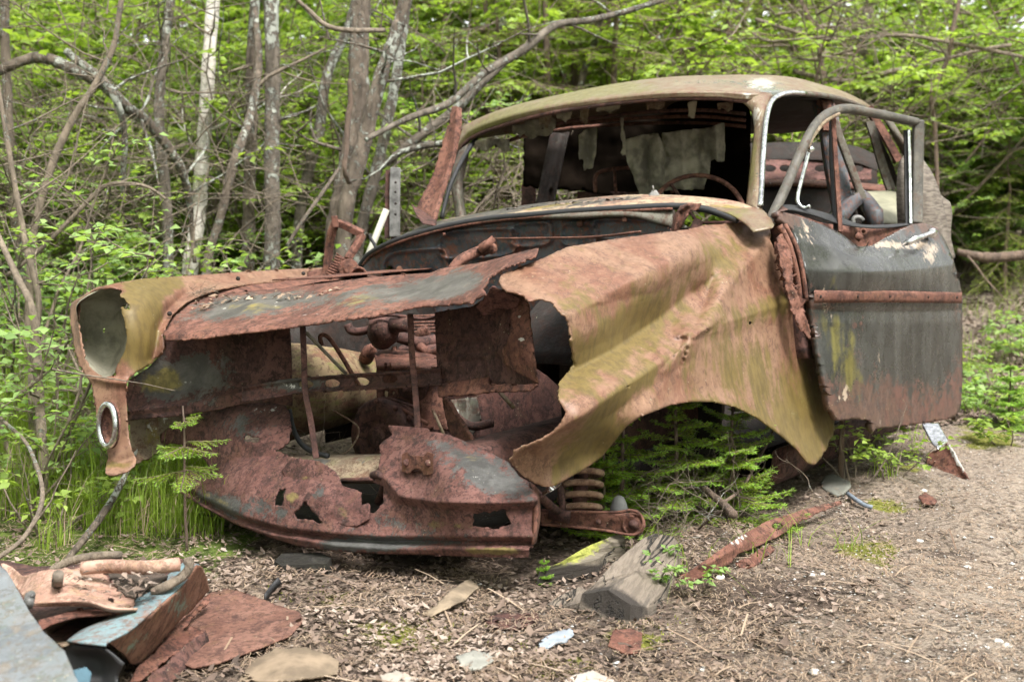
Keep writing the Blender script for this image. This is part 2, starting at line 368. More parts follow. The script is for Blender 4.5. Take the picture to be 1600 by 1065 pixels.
def wood(name, ang, c1, c2, c3):
    m, nt, p, out = newmat(name); k = N(nt); t = k.n('ShaderNodeTexCoord'); mp = k.n('ShaderNodeMapping'); mp.inputs['Rotation'].default_value = (0, 0, math.radians(-ang)); k.l(t.outputs['Object'], mp.inputs['Vector'])
    m2 = k.n('ShaderNodeMapping'); m2.inputs['Scale'].default_value = (.07, 1, 1); k.l(mp.outputs[0], m2.inputs['Vector']); g = k.noise(m2.outputs[0], 110, 8, .7, .3); g2 = k.noise(m2.outputs[0], 32, 6, .65, .6); a = k.noise(t.outputs['Object'], 11, 6, .6); f = k.noise(t.outputs['Object'], 60, 6, .7)
    col = k.mix(k.ramp(g, .4, .6), c1, c2); col = k.mix(k.ramp(g2, .56, .66, 0, .85), col, c3); col = k.mix(k.ramp(a, .5, .7, 0, .5), col, tuple(x * .55 for x in c1))
    cr_ = k.ramp(k.noise(m2.outputs[0], 17, 4, .5, .4), .485, .5); cr2 = k.ramp(k.noise(m2.outputs[0], 17, 4, .5, .4), .5, .515, 1, 0); ck = k.math('MULTIPLY', cr_, cr2); col = k.mix(ck, col, (.012, .01, .008))
    at = k.n('ShaderNodeAttribute', attribute_name='stain'); sp = k.n('ShaderNodeSeparateColor'); k.l(at.outputs['Color'], sp.inputs[0])
    col = k.mix(k.ramp(k.math('ADD', sp.outputs[0], k.math('SUBTRACT', f, .5)), .4, .6), col, k.mix(k.ramp(f, .4, .6), (.16, .17, .03), (.30, .31, .07)))
    col = k.mix(k.ramp(k.math('ADD', sp.outputs[1], k.math('SUBTRACT', a, .5)), .35, .6, 0, .92), col, (.016, .012, .010)); k.l(col, p.inputs['Base Color']); p.inputs['Roughness'].default_value = .9
    k.l(k.bump(k.math('SUBTRACT', k.math('ADD', g, g2), k.math('MULTIPLY', ck, 2.0)), .9, .006), p.inputs['Normal']); return m
WOODG = wood('weathered_timber', 75, (.17, .138, .11), (.115, .092, .073), (.07, .058, .048))
WOODM = wood('mossy_timber', 35, (.20, .17, .13), (.13, .11, .085), (.07, .058, .048))
def bark(name, c1, c2, lich=(.46, .48, .42), amt=.5, band=False):
    m, nt, p, out = newmat(name); k = N(nt); v = k.coord((1, 1, .35)); a = k.noise(v, 30, 8, .7, .6); w = k.coord((1, 1, .8)); b = k.noise(w, 38, 7, .75); c = k.noise(w, 2.2, 3)
    col = k.mix(k.ramp(a, .35, .65), c1, c2)
    if band:
        vb = k.coord((1, 1, 7)); bb = k.noise(vb, 9, 5, .7); col = k.mix(k.ramp(bb, .60, .66), col, (.05, .04, .035))
    mk = k.ramp(k.math('ADD', b, k.math('MULTIPLY', k.math('SUBTRACT', c, .5), .9)), amt, amt + .07); col = k.mix(mk, col, k.mix(k.ramp(a, .4, .6), lich, tuple(x * .7 for x in lich)))
    k.l(col, p.inputs['Base Color']); p.inputs['Roughness'].default_value = .92; k.l(k.bump(k.math('ADD', k.math('MULTIPLY', a, 1.5), mk), 1.0, .02), p.inputs['Normal']); return m
BARK = bark('grey_brown_bark', (.19, .15, .115), (.07, .053, .04), amt=.52)
BARKL = bark('lichen_bark', (.18, .15, .12), (.08, .065, .05), amt=.49)
BARKW = bark('birch_bark', (.70, .66, .60), (.52, .47, .41), lich=(.6, .58, .5), amt=.6, band=True)
TWIG = bark('twig_bark', (.24, .19, .14), (.14, .11, .085), amt=.62)
TWIGR = bark('brown_twig_bark', (.19, .13, .095), (.10, .07, .055), amt=.7)
def leafmat(name, c1, c2, trans=.5, rough=.5):
    m, nt, p, out = newmat(name); k = N(nt); at = k.n('ShaderNodeAttribute', attribute_name='tint'); oi = k.n('ShaderNodeObjectInfo')
    sp = k.n('ShaderNodeSeparateColor'); k.l(at.outputs['Color'], sp.inputs[0]); f = k.math('ADD', k.math('MULTIPLY', sp.outputs[0], .8), k.math('MULTIPLY', oi.outputs['Random'], .2))
    col = k.mix(f, c1, c2); k.l(col, p.inputs['Base Color']); p.inputs['Roughness'].default_value = rough; p.inputs['Specular IOR Level'].default_value = .35
    t = k.n('ShaderNodeBsdfTranslucent'); k.l(k.mix(1.0, col, (1.25, 1.3, .55), 'MULTIPLY'), t.inputs[0]); mx = k.n('ShaderNodeMixShader'); mx.inputs[0].default_value = trans
    k.l(p.outputs[0], mx.inputs[1]); k.l(t.outputs[0], mx.inputs[2]); k.l(mx.outputs[0], out.inputs[0]); return m
LEAF = leafmat('fresh_leaf', (.125, .21, .03), (.38, .49, .12))
LEAF2 = leafmat('blue_green_leaf', (.11, .21, .05), (.36, .50, .18))
NEEDLE = leafmat('spruce_needle', (.12, .19, .018), (.38, .50, .05), .45)
NEEDLEB = leafmat('fresh_spruce_tip', (.20, .36, .05), (.32, .5, .09), .4)
GRASSM = leafmat('grass_blade', (.11, .18, .02), (.28, .38, .055), .45)
def litter(name, cols, rough=.85):
    m, nt, p, out = newmat(name); k = N(nt); at = k.n('ShaderNodeAttribute', attribute_name='tint'); r = k.n('ShaderNodeValToRGB'); sp = k.n('ShaderNodeSeparateColor'); k.l(at.outputs['Color'], sp.inputs[0]); k.l(sp.outputs[0], r.inputs[0])
    while len(r.color_ramp.elements) < len(cols): r.color_ramp.elements.new(.5)
    for i, c in enumerate(cols): r.color_ramp.elements[i].position = i / (len(cols) - 1); r.color_ramp.elements[i].color = (*c, 1)
    k.l(r.outputs[0], p.inputs['Base Color']); p.inputs['Roughness'].default_value = rough; return m
LITTER = litter('dead_leaf', [(.040, .027, .020), (.085, .057, .043), (.135, .094, .072), (.20, .148, .118), (.31, .25, .21)])
NEEDLED = litter('dead_needle', [(.12, .075, .05), (.22, .15, .10), (.31, .235, .17), (.16, .11, .075)])
PEBBLE = litter('pebble', [(.16, .14, .125), (.26, .235, .21), (.42, .4, .38), (.62, .61, .6)])
def groundmat():
    m, nt, p, out = newmat('forest_soil'); k = N(nt); v = k.coord(); a = k.noise(v, 1.3, 6, .6, .3); b = k.noise(v, 14, 8, .7); f = k.noise(v, 90, 6, .75); g = k.noise(v, 4.2, 7, .62, .6)
    col = k.mix(k.ramp(b, .35, .65), (.07, .05, .04), (.15, .115, .09)); 
    sep = k.n('ShaderNodeSeparateXYZ'); k.l(v, sep.inputs[0])
    d = k.math('ADD', k.math('MULTIPLY', sep.outputs[0], 1.0), k.math('MULTIPLY', sep.outputs[1], -.35)); d = k.math('ADD', d, k.math('MULTIPLY', k.math('SUBTRACT', a, .5), 1.4))
    pale = k.mix(k.ramp(f, .35, .65), (.225, .178, .142), (.40, .335, .275)); col = k.mix(k.ramp(d, -.85, .35, 0, .85), col, pale)
    dark = k.math('MULTIPLY', k.ramp(g, .55, .66), .8); col = k.mix(dark, col, (.07, .05, .04))
    vo = k.n('ShaderNodeTexVoronoi'); vo.inputs['Scale'].default_value = 70; k.l(v, vo.inputs['Vector']); sc = k.n('ShaderNodeSeparateColor'); k.l(vo.outputs['Color'], sc.inputs[0])
    col = k.mix(k.ramp(sc.outputs[0], .6, .95, 0, .6), col, (.30, .235, .18)); col = k.mix(k.ramp(sc.outputs[1], .7, .95, 0, .6), col, (.05, .035, .028))
    at = k.n('ShaderNodeAttribute', attribute_name='stain'); s2 = k.n('ShaderNodeSeparateColor'); k.l(at.outputs['Color'], s2.inputs[0])
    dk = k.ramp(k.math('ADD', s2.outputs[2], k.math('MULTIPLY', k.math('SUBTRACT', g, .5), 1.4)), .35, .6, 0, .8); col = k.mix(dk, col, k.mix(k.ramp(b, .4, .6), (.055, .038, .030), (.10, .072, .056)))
    mm = k.ramp(k.math('ADD', s2.outputs[0], k.math('MULTIPLY', k.math('SUBTRACT', g, .5), 1.6)), .4, .62); mos = k.mix(k.ramp(f, .4, .6), (.10, .105, .02), (.2, .2, .04)); col = k.mix(mm, col, mos)
    mg = k.ramp(k.math('ADD', s2.outputs[1], k.math('MULTIPLY', k.math('SUBTRACT', b, .5), 1.2)), .4, .6); col = k.mix(mg, col, k.mix(k.ramp(b, .4, .6), (.05, .07, .015), (.11, .15, .03)))
    k.l(col, p.inputs['Base Color']); p.inputs['Roughness'].default_value = .95; p.inputs['Specular IOR Level'].default_value = .2
    h = k.math('ADD', k.math('MULTIPLY', b, 1.2), k.math('ADD', f, k.math('MULTIPLY', vo.outputs['Distance'], .8))); k.l(k.bump(h, .9, .012), p.inputs['Normal']); return m
SOIL = groundmat()
# ---------------------------------------------------------------- the wrecked car
car = root('wrecked_car', 'rusted abandoned saloon car without bonnet or wheels, its dented door hanging open', 'car', None, M=MCAR)
car.location = car.location
def wr(*pts): return [W(*p) for p in pts]
def Fy(x, y, v): return (x, y, D(x, y, 'y', v))
def Fx(x, y, v): return (x, y, D(x, y, 'x', v))
def Fz(x, y, v): return (x, y, D(x, y, 'z', v))
# near fender, crumpled and torn open at the lamp
arch = [(864,760),(902,739),(924,726),(941,713),(959,691),(980,665),(1002,650),(1019,644),(1049,632),(1080,627),(1114,627),(1149,635),(1183,652),(1218,678),(1244,700),(1261,722)]
fo = [(779,441,2.5),(782,430,1),(812,417,1),(851,402,1),(885,386,.6),(967,372,.6),(1036,363,1),(1071,359,1.5),(1097,352,1),(1149,347,1),(1192,349,1),(1203,352,1),(1205,363,1),(1203,374,1.5),(1213,393,2),(1220,415,2),(1224,445,2),(1231,467,2),(1241,480,2),(1241,497,2),(1257,519,2),(1272,540,2),(1278,579,2),(1289,614,2),(1300,635,2),(1306,665,2),(1298,687,2),(1287,709,1.5),(1274,728,1)]
fo += [(x, y, .15) for x, y in arch[::-1]] + [(846,760,1.5),(833,752,1.5),(816,743,1.5),(797,719,2.5),(803,704,2.5),(833,691,2.5),(859,678,2.5),(879,657,2.5),(883,644,2.5),(872,622,2.5),(873,601,2.5),(896,570,2.5),(892,536,2.5),(890,510,2.5),(883,493,2.5),(868,480,2.5),(861,471,2.5),(842,465,2.5),(827,469,2.5),(812,460,2.5),(786,452,2.5)]
fc = [Fy(782,435,.60), Fy(870,396,.63), Fy(970,373,.64), Fy(1100,352,.66), Fy(1200,352,.72), Fy(790,470,.68), Fy(895,500,.78), Fy(1000,432,.77), Fy(1090,385,.75), Fy(900,580,.81), Fy(880,650,.82), Fy(800,715,.72), Fy(860,757,.74), Fy(905,655,.84), Fy(976,603,.835), Fy(1077,532,.80), Fy(1238,475,.80), Fy(1000,515,.78), Fy(1205,390,.75), Fy(1150,560,.815), Fy(1095,628,.84), Fy(1000,650,.835), Fy(1205,668,.85), Fy(1265,725,.86), Fy(1305,660,.82), Fy(1275,560,.80), Fy(930,700,.77), Fy(1160,440,.76)]
fr = [([(850,505),(902,486),(1000,432),(1092,381)], .050, 80, 62), ([(845,690),(902,654),(976,604),(1028,569),(1078,534)], .055, 80, 24), ([(1078,522),(1160,496),(1240,470)], .026, 40, 12), ([(1078,530),(1160,507),(1240,484)], .012, 12, 14),
      ([(1104,345),(1118,406),(1101,471),(1080,528)], -.055, 30, 60), ([(895,578),(960,545),(1030,497),(1082,455)], -.07, 46, 50), ([(1206,366),(1150,432),(1082,519)], .060, 105, 34), ([(1078,536),(1045,582),(1012,640)], .042, 95, 50),
      (arch, .022, 26, 3), ([(885,392),(985,385),(1080,372)], .012, 14, 18), ([(1120,352),(1160,368),(1200,355)], -.016, 20, 25), ([(960,470),(1030,455),(1085,420)], -.02, 30, 50)]
fs = [('a',930,560,110,38,-38,0.46),('a',920,700,80,30,-40,0.59),('a',1000,500,90,40,-40,0.34),('a',1180,590,110,60,25,0.34),('a',1270,660,50,70,0,0.50),('a',1200,480,70,22,-15,0.37),('a',1150,650,90,18,20,0.31),('a',980,610,70,14,-38,0.56),('a',900,470,60,30,0,0.19),('a',1130,400,50,40,0,0.28),
      ('w',850,435,12,5,0,.45),('p',1130,530,30,12,0,.42),('p',1255,640,26,40,20,.35),('w',1270,620,22,50,0,.3)]
panel('fender', fo, fc, FEND, car, ridges=fr, dent=.004, dsc=4, stains=fs, base=(.30, 0, 0), step=3, holes=[[(980,600,.5),(984,602,.5),(980,606,.5)],[(1170,502,.3),(1175,502,.3),(1175,507,.3),(1170,507,.3)],[(1027,568,.3),(1031,568,.3),(1030,572,.3)]], seed=2)
# far fender with its lamp opening and trim ring
ffo = [(109,479,1.5),(114,471,1),(131,461,1),(149,449,1),(168,445,.4),(181,442,.2),(222,435,.2),(269,432,.2),(317,429,.2),(384,424,.2),(440,421,.2),(506,418,.2),(506,436,.6),(452,438,.6),(384,445,.6),(344,452,.6),(317,460,.6),(290,474,.8),(269,492,1),(259,512,2),(254,525,2.5),(261,538,2.5),(254,554,2),(242,559,2),(232,572,.6),(215,580,.4),(203,589,.3),(197,600,.3),(197,620,.3),(199,654,.4),(201,681,.6),(206,704,.6),(213,716,.6),(210,727,1),(198,736,1.5),(181,743,1.5),(165,740,1.5),(165,733,1),(169,714,.5),(167,700,.3),(158,687,.3),(149,637,.3),(143,600,.5),(131,583,1),(122,566,1),(114,535,1),(109,501,1)]
ffh = [[(124,473,2),(149,452,1.5),(171,449,1.5),(181,452,2),(190,452,2),(188,461,2),(200,471,2),(202,481,2),(189,482,2),(193,495,1),(197,515,.5),(198,535,.5),(193,552,.5),(185,566,1),(180,578,.6),(181,587,.6),(162,589,.6),(143,577,1.5),(131,559,2),(127,529,2),(122,501,2)]]
ffc = [(109,490,3.80),(149,449,3.72),(170,446,3.68),(222,435,3.85),(269,432,4.0),(317,429,4.15),(384,424,4.35),(506,418,4.75),(506,436,4.68),(384,445,4.18),(317,460,3.95),(269,492,3.78),(255,530,3.66),(232,572,3.62),(220,500,3.60),(230,465,3.68),(200,540,3.58),(114,535,3.74),(131,583,3.66),(197,600,3.58),(150,600,3.62),(150,650,3.60),(200,660,3.58),(175,700,3.58),(170,735,3.54),(210,725,3.54),(330,445,4.06)]
ff = panel('fender', ffo, ffc, FEND, car, holes=ffh, ridges=[([(254,555),(259,510),(270,490),(290,472),(317,458),(344,450),(384,443),(452,436),(506,434)], .02, 8, 3), ([(240,560),(246,515),(262,484),(292,457),(340,441),(400,434),(506,428)], -.03, 12, 14), ([(197,598),(170,596),(143,590)], .015, 12, 10), ([(168,726),(188,722),(212,712)], -.02, 18, 16)],
     dent=.003, stains=[('a',225,470,30,50,20,.75),('a',215,540,25,40,0,.8),('a',260,445,50,14,-8,.6),('w',200,450,60,6,-8,.35),('a',180,725,30,8,0,.5),('a',215,500,40,80,0,.35)], base=(.12, 0, 0), step=2.4, seed=4)
mid = np.array([160., 518.]); rim = cr([(p[0], p[1]) for p in ffh[0]][::2], 3, True); rows = []
for k, tt in ((1.10, 3.70), (1.12, 3.74), (1.05, 3.80), (.85, 3.86), (.5, 3.89), (.05, 3.90)):
    rows.append([(mid[0] + (p[0] - mid[0]) * k * .93 + (tt - 3.6) * 8, mid[1] + (p[1] - mid[1]) * k * .93 - (tt - 3.6) * 6, tt) for p in list(rim) + [rim[0]]])
loft('headlamp_bowl', rows, simple('pale_bowl_metal', (.34, .325, .25), .8, 0, .5, 14, .3), ff, ku=2, kv=3, th=0, dent=.004, dsc=14)
b = MB(); cc = W(168, 664, 3.55); nrm = CW(.3, -.25, 0) - CW(0, 0, 0); nrm = nrm / np.linalg.norm(nrm) * .75 + (CAMP - cc) / np.linalg.norm(CAMP - cc) * .55; nrm /= np.linalg.norm(nrm)
ex = np.cross([0, 0, 1.], nrm); ex /= np.linalg.norm(ex); ey = np.cross(nrm, ex)
RP = [cc + (ex * math.cos(a) * .0365 + ey * math.sin(a) * .0555) for a in np.linspace(0, 2 * math.pi, 41)]
b.tube(RP, .0085, 10, cap=False, up=nrm); tr = b.build('trim_ring', CHROME, ff)
b = MB(); k = len(b.V); V = [cc + (ex * math.cos(a) * r * .036 + ey * math.sin(a) * r * .055) - nrm * h for r, h in ((1.15, .012), (1, .0), (.85, .012), (.5, .018), (.02, .016)) for a in np.linspace(0, 2 * math.pi, 25)[:-1]]
b.add(V, [(i * 24 + j, i * 24 + (j + 1) % 24, (i + 1) * 24 + (j + 1) % 24, (i + 1) * 24 + j) for i in range(4) for j in range(24)]); b.build('lamp_pan', RUST, ff)
for (x, y, t) in ((265,490,3.74),(372,435,4.12),(474,427,4.5)): b = MB(); b.lathe(W(x, y, t), CAMP - W(x, y, t), [(-.004, .007), (.004, .007)], 10); b.build('bolt_hole', BLACKM, ff)
# bonnet nose strip
no = [(259,531,2),(255,520,2),(262,508,2),(273,494,2),(296,474,1),(330,463,.6),(350,457,.4),(384,455,.4),(435,451,.3),(500,443,.3),(567,434,.3),(625,429,.3),(672,426,.3),(690,419,.3),(713,416,.3),(756,409,.3),(800,397,.6),(844,386,2),(836,399,2.5),(806,412,2),(784,422,1.5),(765,434,3),(755,450,3),(759,458,2.5),(737,472,2),(705,476,2),(653,479,2),(609,488,2),(560,496,1.5),(526,501,1),(500,505,1.2),(445,512,1.2),(401,518,1.2),(361,522,1.2),(330,527,1.5),(296,530,2)]
nc = [(259,530,3.62),(330,525,3.50),(401,518,3.42),(500,505,3.32),(609,488,3.22),(705,476,3.14),(757,455,3.08),(330,463,3.95),(435,451,3.88),(567,434,3.72),(672,426,3.56),(756,409,3.40),(844,386,3.26),(273,495,3.72),(400,485,3.58),(550,465,3.45),(700,448,3.28),(785,420,3.16)]
lip = [(259,524),(330,519),(401,510),(500,497),(609,481),(705,468),(752,457)]
np_ = panel('bonnet_nose', no, nc, RUST, car, ridges=[(lip, .022, 14, 10), ([(300,478),(350,462),(435,456),(500,448),(640,434),(700,424)], -.01, 8, 14), ([(520,490),(600,455),(668,430)], .012, 20, 40), ([(425,452),(440,475),(455,495)], -.008, 16, 16)], dent=.004, step=2.6,
    stains=[('p',340,486,80,20,-8,.62),('p',430,470,80,18,-4,.68),('p',620,455,110,20,-10,.72),('p',710,446,60,18,-15,.65),('a',400,480,60,10,0,.55),('a',560,470,60,12,-10,.5),('w',430,475,6,12,40,.45),('w',480,492,30,2,-8,.5),('w',350,482,24,3,0,.4),('w',640,460,10,3,-15,.6),('a',360,500,60,6,-8,.3)], seed=6)
panel('gutter', [(257,516,.5),(270,492,.5),(290,472,.5),(344,449,.5),(452,435,.5),(560,428,.5),(620,434,.5),(560,446,.5),(480,456,.5),(384,470,.5),(330,480,.5),(290,494,.5),(262,520,.5)], [(257,516,3.80),(290,472,3.92),(344,449,4.12),(452,435,4.5),(620,430,4.85),(560,446,4.4),(384,470,4.0),(290,494,3.86)], RUST, car, rag=.5, step=3, seed=88, ridges=[([(270,500),(330,466),(452,445),(560,437)], -.02, 8, 8)])
# panels round the missing radiator
panel('radiator_panel', [(255,528,1),(452,512,.3),(455,560,.3),(455,600,1),(456,634,1),(420,628,1),(378,630,1.5),(330,641,1.5),(270,650,1),(202,656,.6),(196,616,.4),(202,593,.4),(232,574,1),(250,556,1)],
      [(203,600,3.78),(202,655,3.76),(330,640,3.68),(455,630,3.62),(455,515,3.66),(320,530,3.76),(320,590,3.76)], RUSTD, car, ridges=[([(205,618),(330,606),(455,590)], -.01, 20, 30), ([(205,640),(330,625),(380,612)], .02, 6, 12)],
      stains=[('p',300,585,60,40,0,.9),('p',245,600,30,25,0,.7),('a',240,600,40,20,0,.7),('a',265,590,20,22,0,.6),('w',280,600,40,25,0,.25)], seed=8, step=3)
panel('inner_fender', [(198,645),(296,640),(290,665),(283,688),(262,694),(247,706),(232,716),(212,722),(204,700),(206,680)], [(200,650,3.86),(295,650,3.92),(285,690,3.9),(215,715,3.82),(240,680,3.9)], TAN, car, seed=9, rag=2.5,
      stains=[('a',240,680,40,30,0,.5),('w',250,670,40,30,0,.4)])
cbh = [[(x + 12 * math.cos(a), y + 6.5 * math.sin(a), .3) for a in np.linspace(0, 6.28, 13)[:-1]] for x, y in ((478,600),(519,598.5),(565,596),(609,592))]
panel('cross_rail', [(378,604,.5),(440,593,.4),(480,589,.4),(560,583,.3),(640,578,.3),(688,574,.5),(690,600,.5),(640,603,.3),(560,608,.3),(480,613,.4),(420,620,.4),(378,628,.5)], [(378,615,3.58),(480,600,3.52),(600,593,3.45),(690,588,3.38)], RUSTD, car, holes=cbh, step=2,
      ridges=[([(380,605),(480,590),(690,576)], .02, 4, 5), ([(380,626),(480,611),(690,601)], .02, 4, 5)], stains=[('p',460,600,60,12,0,.8),('w',470,603,40,8,0,.4)], dent=.001)
for pts in ([(473,510,3.45),(475,560,3.45),(477,610,3.46),(486,660,3.46),(494,716,3.44)], [(641,490,3.33),(644,557,3.33),(649,612,3.34),(653,668,3.33)]):
    b = MB(); P = W(*np.array(pts).T); b.bar(cr(P, 5), .0155, .006, [1, 0, 0]); bevel(b.build('grille_strut', RUSTD, car, smooth=False), .002)
panel('radiator_panel', [(679,488,.4),(740,478,1),(770,455,2),(800,447,2),(824,470,1.5),(830,520,.6),(834,590,1),(841,602,2),(826,611,2),(791,611,2),(760,614,2),(685,620,1.5),(684,600,.5)],
      [(680,490,3.42),(684,618,3.40),(760,610,3.3),(838,602,3.16),(826,475,3.22),(770,540,3.3),(785,455,3.26)], RUSTD, car, holes=[[(820,552,.8),(824,556,.8),(822,560,.8)]], seed=12, step=2.6,
      ridges=[([(695,560),(760,555),(766,592)], .012, 4, 4), ([(690,535),(762,530)], -.008, 8, 8), ([(784,545),(810,575),(838,600)], .03, 30, 14), ([(800,470),(785,520),(784,548)], .01, 40, 4)], stains=[('w',812,560,22,34,-20,.0)])
panel('bent_plate', [(800,470,1),(815,458,1),(826,476,1),(831,530,.5),(840,600,1),(818,588,1),(790,572,1),(784,548,1),(796,522,1.5)], [(800,470,3.20),(826,476,3.17),(840,600,3.13),(784,550,3.22),(815,540,3.14)], RUST, car, seed=14, step=2.4, stains=[('w',815,530,6,3,0,.9),('w',812,495,5,3,0,.7)], dent=.004)
panel('rail_flange', [(684,600,.5),(740,592,1.5),(763,588,1),(763,600,1),(840,600,2),(828,611,2),(791,611,2),(760,613,2),(686,620,2)], [(684,610,3.36),(763,600,3.26),(838,603,3.12),(700,600,3.35)], RUST, car, seed=15, step=2.2, stains=[])
panel('torn_bracket', [(769,448,1.5),(790,458,2),(812,468,1.5),(808,480,3),(790,484,3),(774,481,3),(773,492,2),(755,492,1.5),(745,480,2)], [(769,448,3.12),(812,470,3.14),(773,490,3.2),(745,482,3.18)], RUSTP, car, seed=16, step=2)
# front valance
vo_ = [(250,679,1),(273,659,1),(310,646,1.5),(347,636,1.5),(366,629,1),(444,629,1),(451,643,1.5),(455,670,1.5),(450,692,2.5),(426,704,2.5),(459,714,1),(500,713,.3),(596,712,.5),(592,696,1),(600,688,1),(613,679,1),(606,664,.3),(640,666,.6),(669,669,.6),(671,674,1),(700,678,.5),(734,692,.5),(765,706,.5),(793,721,1),(812,744,1),(828,754,1.5),(841,775,1),(842,806,1),(836,837,1),(833,852,1),(827,854,.5),(826,870,.3),(754,870,.6),(657,866,.6),(599,865,.6),(521,860,.4),(467,853,.4),(421,839,.4),(366,818,.4),(316,791,.4),(289,775,.5),(277,767,.6),(275,756,.6),(273,738,1),(289,732,1),(310,741,1.5),(330,742,1),(322,722,1),(306,706,2),(281,694,1.5),(250,691,1)]
vh = [[(426,790),(434,768),(448,761),(443,775),(442,790)], [(459,800),(478,783),(484,796),(508,820),(486,812),(463,810)], [(740,802),(789,796),(798,819),(773,826),(738,821)], [(380,678),(409,684),(397,692),(382,688)],
      [(533,752),(583,752),(598,762),(601,783),(588,797),(580,802),(576,786),(562,788),(566,768),(540,764)], [(459,715,1),(500,714,.5),(594,713,.5),(586,750,.8),(533,752,1),(524,735,1.5),(500,722,2)]]
vc = [(250,685,3.90),(300,670,3.80),(366,632,3.74),(444,632,3.66),(455,680,3.56),(380,690,3.62),(330,730,3.68),(275,750,3.80),(366,770,3.52),(440,740,3.46),(600,715,3.34),(610,668,3.38),(700,680,3.27),(793,725,3.16),(836,765,3.06),(841,820,3.04),(700,760,3.10),(760,780,3.05),(640,800,3.20),(520,790,3.30),(420,790,3.42),(366,800,3.50),(310,775,3.68),(826,865,3.04),(700,865,3.13),(560,860,3.26),(440,845,3.40),(360,815,3.55)]
groove = [(273,752),(316,782),(378,813),(444,831),(521,840),(599,845),(754,846),(836,847)]
vr = [(groove, -.022, 5, 7), ([(275,746),(316,774),(378,805),(444,823),(521,832),(599,837),(754,838),(834,838)], .014, 22, 8), ([(276,762),(316,789),(366,814),(421,834),(521,851),(600,856),(826,858)], .014, 9, 16),
      ([(600,745),(625,775),(680,784),(750,786),(832,783)], .034, 34, 13), ([(330,735),(370,715),(430,712)], -.02, 26, 20), ([(606,664),(669,669),(734,692),(793,721)], .012, 4, 12)]
va = panel('front_valance', vo_, vc, RUSTP, car, holes=vh, ridges=vr, bumps=[(720,735,80,34,12,.035), (390,665,60,30,0,.03), (460,770,60,30,15,.012)], dent=.006, dsc=11, step=2.6, seed=21,
    stains=[('p',770,745,70,34,20,.85),('p',700,700,50,20,20,.4),('p',560,852,80,12,0,.75),('p',600,820,200,30,5,.32),('a',560,800,120,20,0,.3),('p',340,785,50,12,28,.65),('p',380,665,60,24,0,.5),('p',400,790,60,14,15,.45),('p',500,770,16,12,0,.5),('p',650,846,120,8,0,.35),('a',770,860,50,8,0,.9),('a',700,820,80,12,0,.45),('a',740,715,40,14,20,.5),('a',340,780,40,8,28,.55),('a',455,775,16,10,0,.7),('w',760,740,55,24,20,.33),('w',420,640,40,8,0,.45),('w',700,835,120,8,0,.25)])
panel('valance_skin', [(455,716,2),(500,720,2),(524,738,2),(533,758,2),(558,766,2.5),(564,784,2.5),(578,800,2.5),(575,812,2.5),(556,820,2.5),(520,819,2.5),(505,815,2.5),(486,795,2.5),(470,780,1),(450,760,1),(440,735,1)], [(455,716,3.44),(530,750,3.34),(578,805,3.25),(510,815,3.30),(450,760,3.42),(440,735,3.455)], RUSTP, va, seed=23, step=2.2, dent=.004,
    stains=[('a',472,765,14,10,0,.7),('p',530,775,10,8,0,.6),('a',480,745,12,8,0,.6)])
loft('crossmember', [[(450,713,3.62),(520,712,3.58),(600,711,3.52)], [(450,722,3.52),(520,720,3.48),(600,718,3.44)], [(480,738,3.46),(530,742,3.43),(590,742,3.40)], [(500,751,3.45),(530,751,3.42),(588,751,3.39)], [(500,753,3.6),(530,753,3.56),(588,753,3.5)]], TAN, car, ku=8, kv=4, stains=[('p',500,722,20,6,0,.6),('p',560,722,20,5,0,.5)])
def prism(name, pts, th, mat, parent, bv=.0015):
    P = np.array([W(*p) for p in pts]); n_ = CAMP - P.mean(0); n_ /= np.linalg.norm(n_); m = len(P)
    o = mesh(name, np.vstack([P, P + n_ * th]), [tuple(range(m - 1, -1, -1)), tuple(range(m, 2 * m))] + [(i, (i + 1) % m, m + (i + 1) % m, m + i) for i in range(m)], mat, parent, smooth=False); bevel(o, bv); return o
VV = np.array([v.co for v in va.data.vertices]) @ MCAR[:3, :3].T + MCAR[:3, 3]; VR = VV - CAMP; VT = VR @ FW; VX = np.stack([800 + FPX * (VR @ RT) / VT, 532.5 + FPX * (VR @ DN) / VT], 1)
def near_t(x, y): return float(VT[np.argmin(((VX - [x, y]) ** 2).sum(1))])
ta, tb = near_t(630, 725), near_t(676, 725); tm = min(near_t(a, c) - (ta + (tb - ta) * (a - 630) / 46) for a in (630, 645, 660, 675) for c in (708, 725, 740)); pt_ = lambda x, o: ta + (tb - ta) * (x - 630) / 46 + tm + o
prism('latch_plate', [(x, y, pt_(x, -.004)) for x, y in ((628,709),(636,705),(641,711),(662,712),(668,705),(677,708),(677,741),(662,742),(659,735),(654,732),(648,732),(643,736),(641,740),(628,737))], .008, RUST, va)
prism('latch_mount', [(x, y, pt_(x, .03)) for x, y in ((634,712),(672,712),(672,736),(634,736))], .035, RUSTD, va)
for x, y in ((635, 722), (669, 723)): b = MB(); b.lathe(W(x, y, pt_(x, -.012)), CAMP - W(x, y, 3.2), [(-.01, .0085), (.006, .0085), (.009, .006)], 12); b.build('bolt', RUSTP, va)
b = MB(); b.tube(cr(W(np.array([583,592,600,597,590]), np.array([742,741,752,770,784]), np.array([3.32,3.28,3.3,3.36,3.4])), 5), .010, 8); b.tube(W(np.array([534,560,584]), np.array([750,749,748]), np.array([3.4,3.38,3.36])), .006, 8); b.build('hook', RUSTD, va)
loft('end_flange', [[(826,752,3.06),(832,790,3.04),(830,850,3.03)], [(836,758,3.05),(842,800,3.03),(834,850,3.03)], [(842,765,3.12),(845,805,3.12),(838,848,3.12)]], RUST, va, ku=5, kv=3)
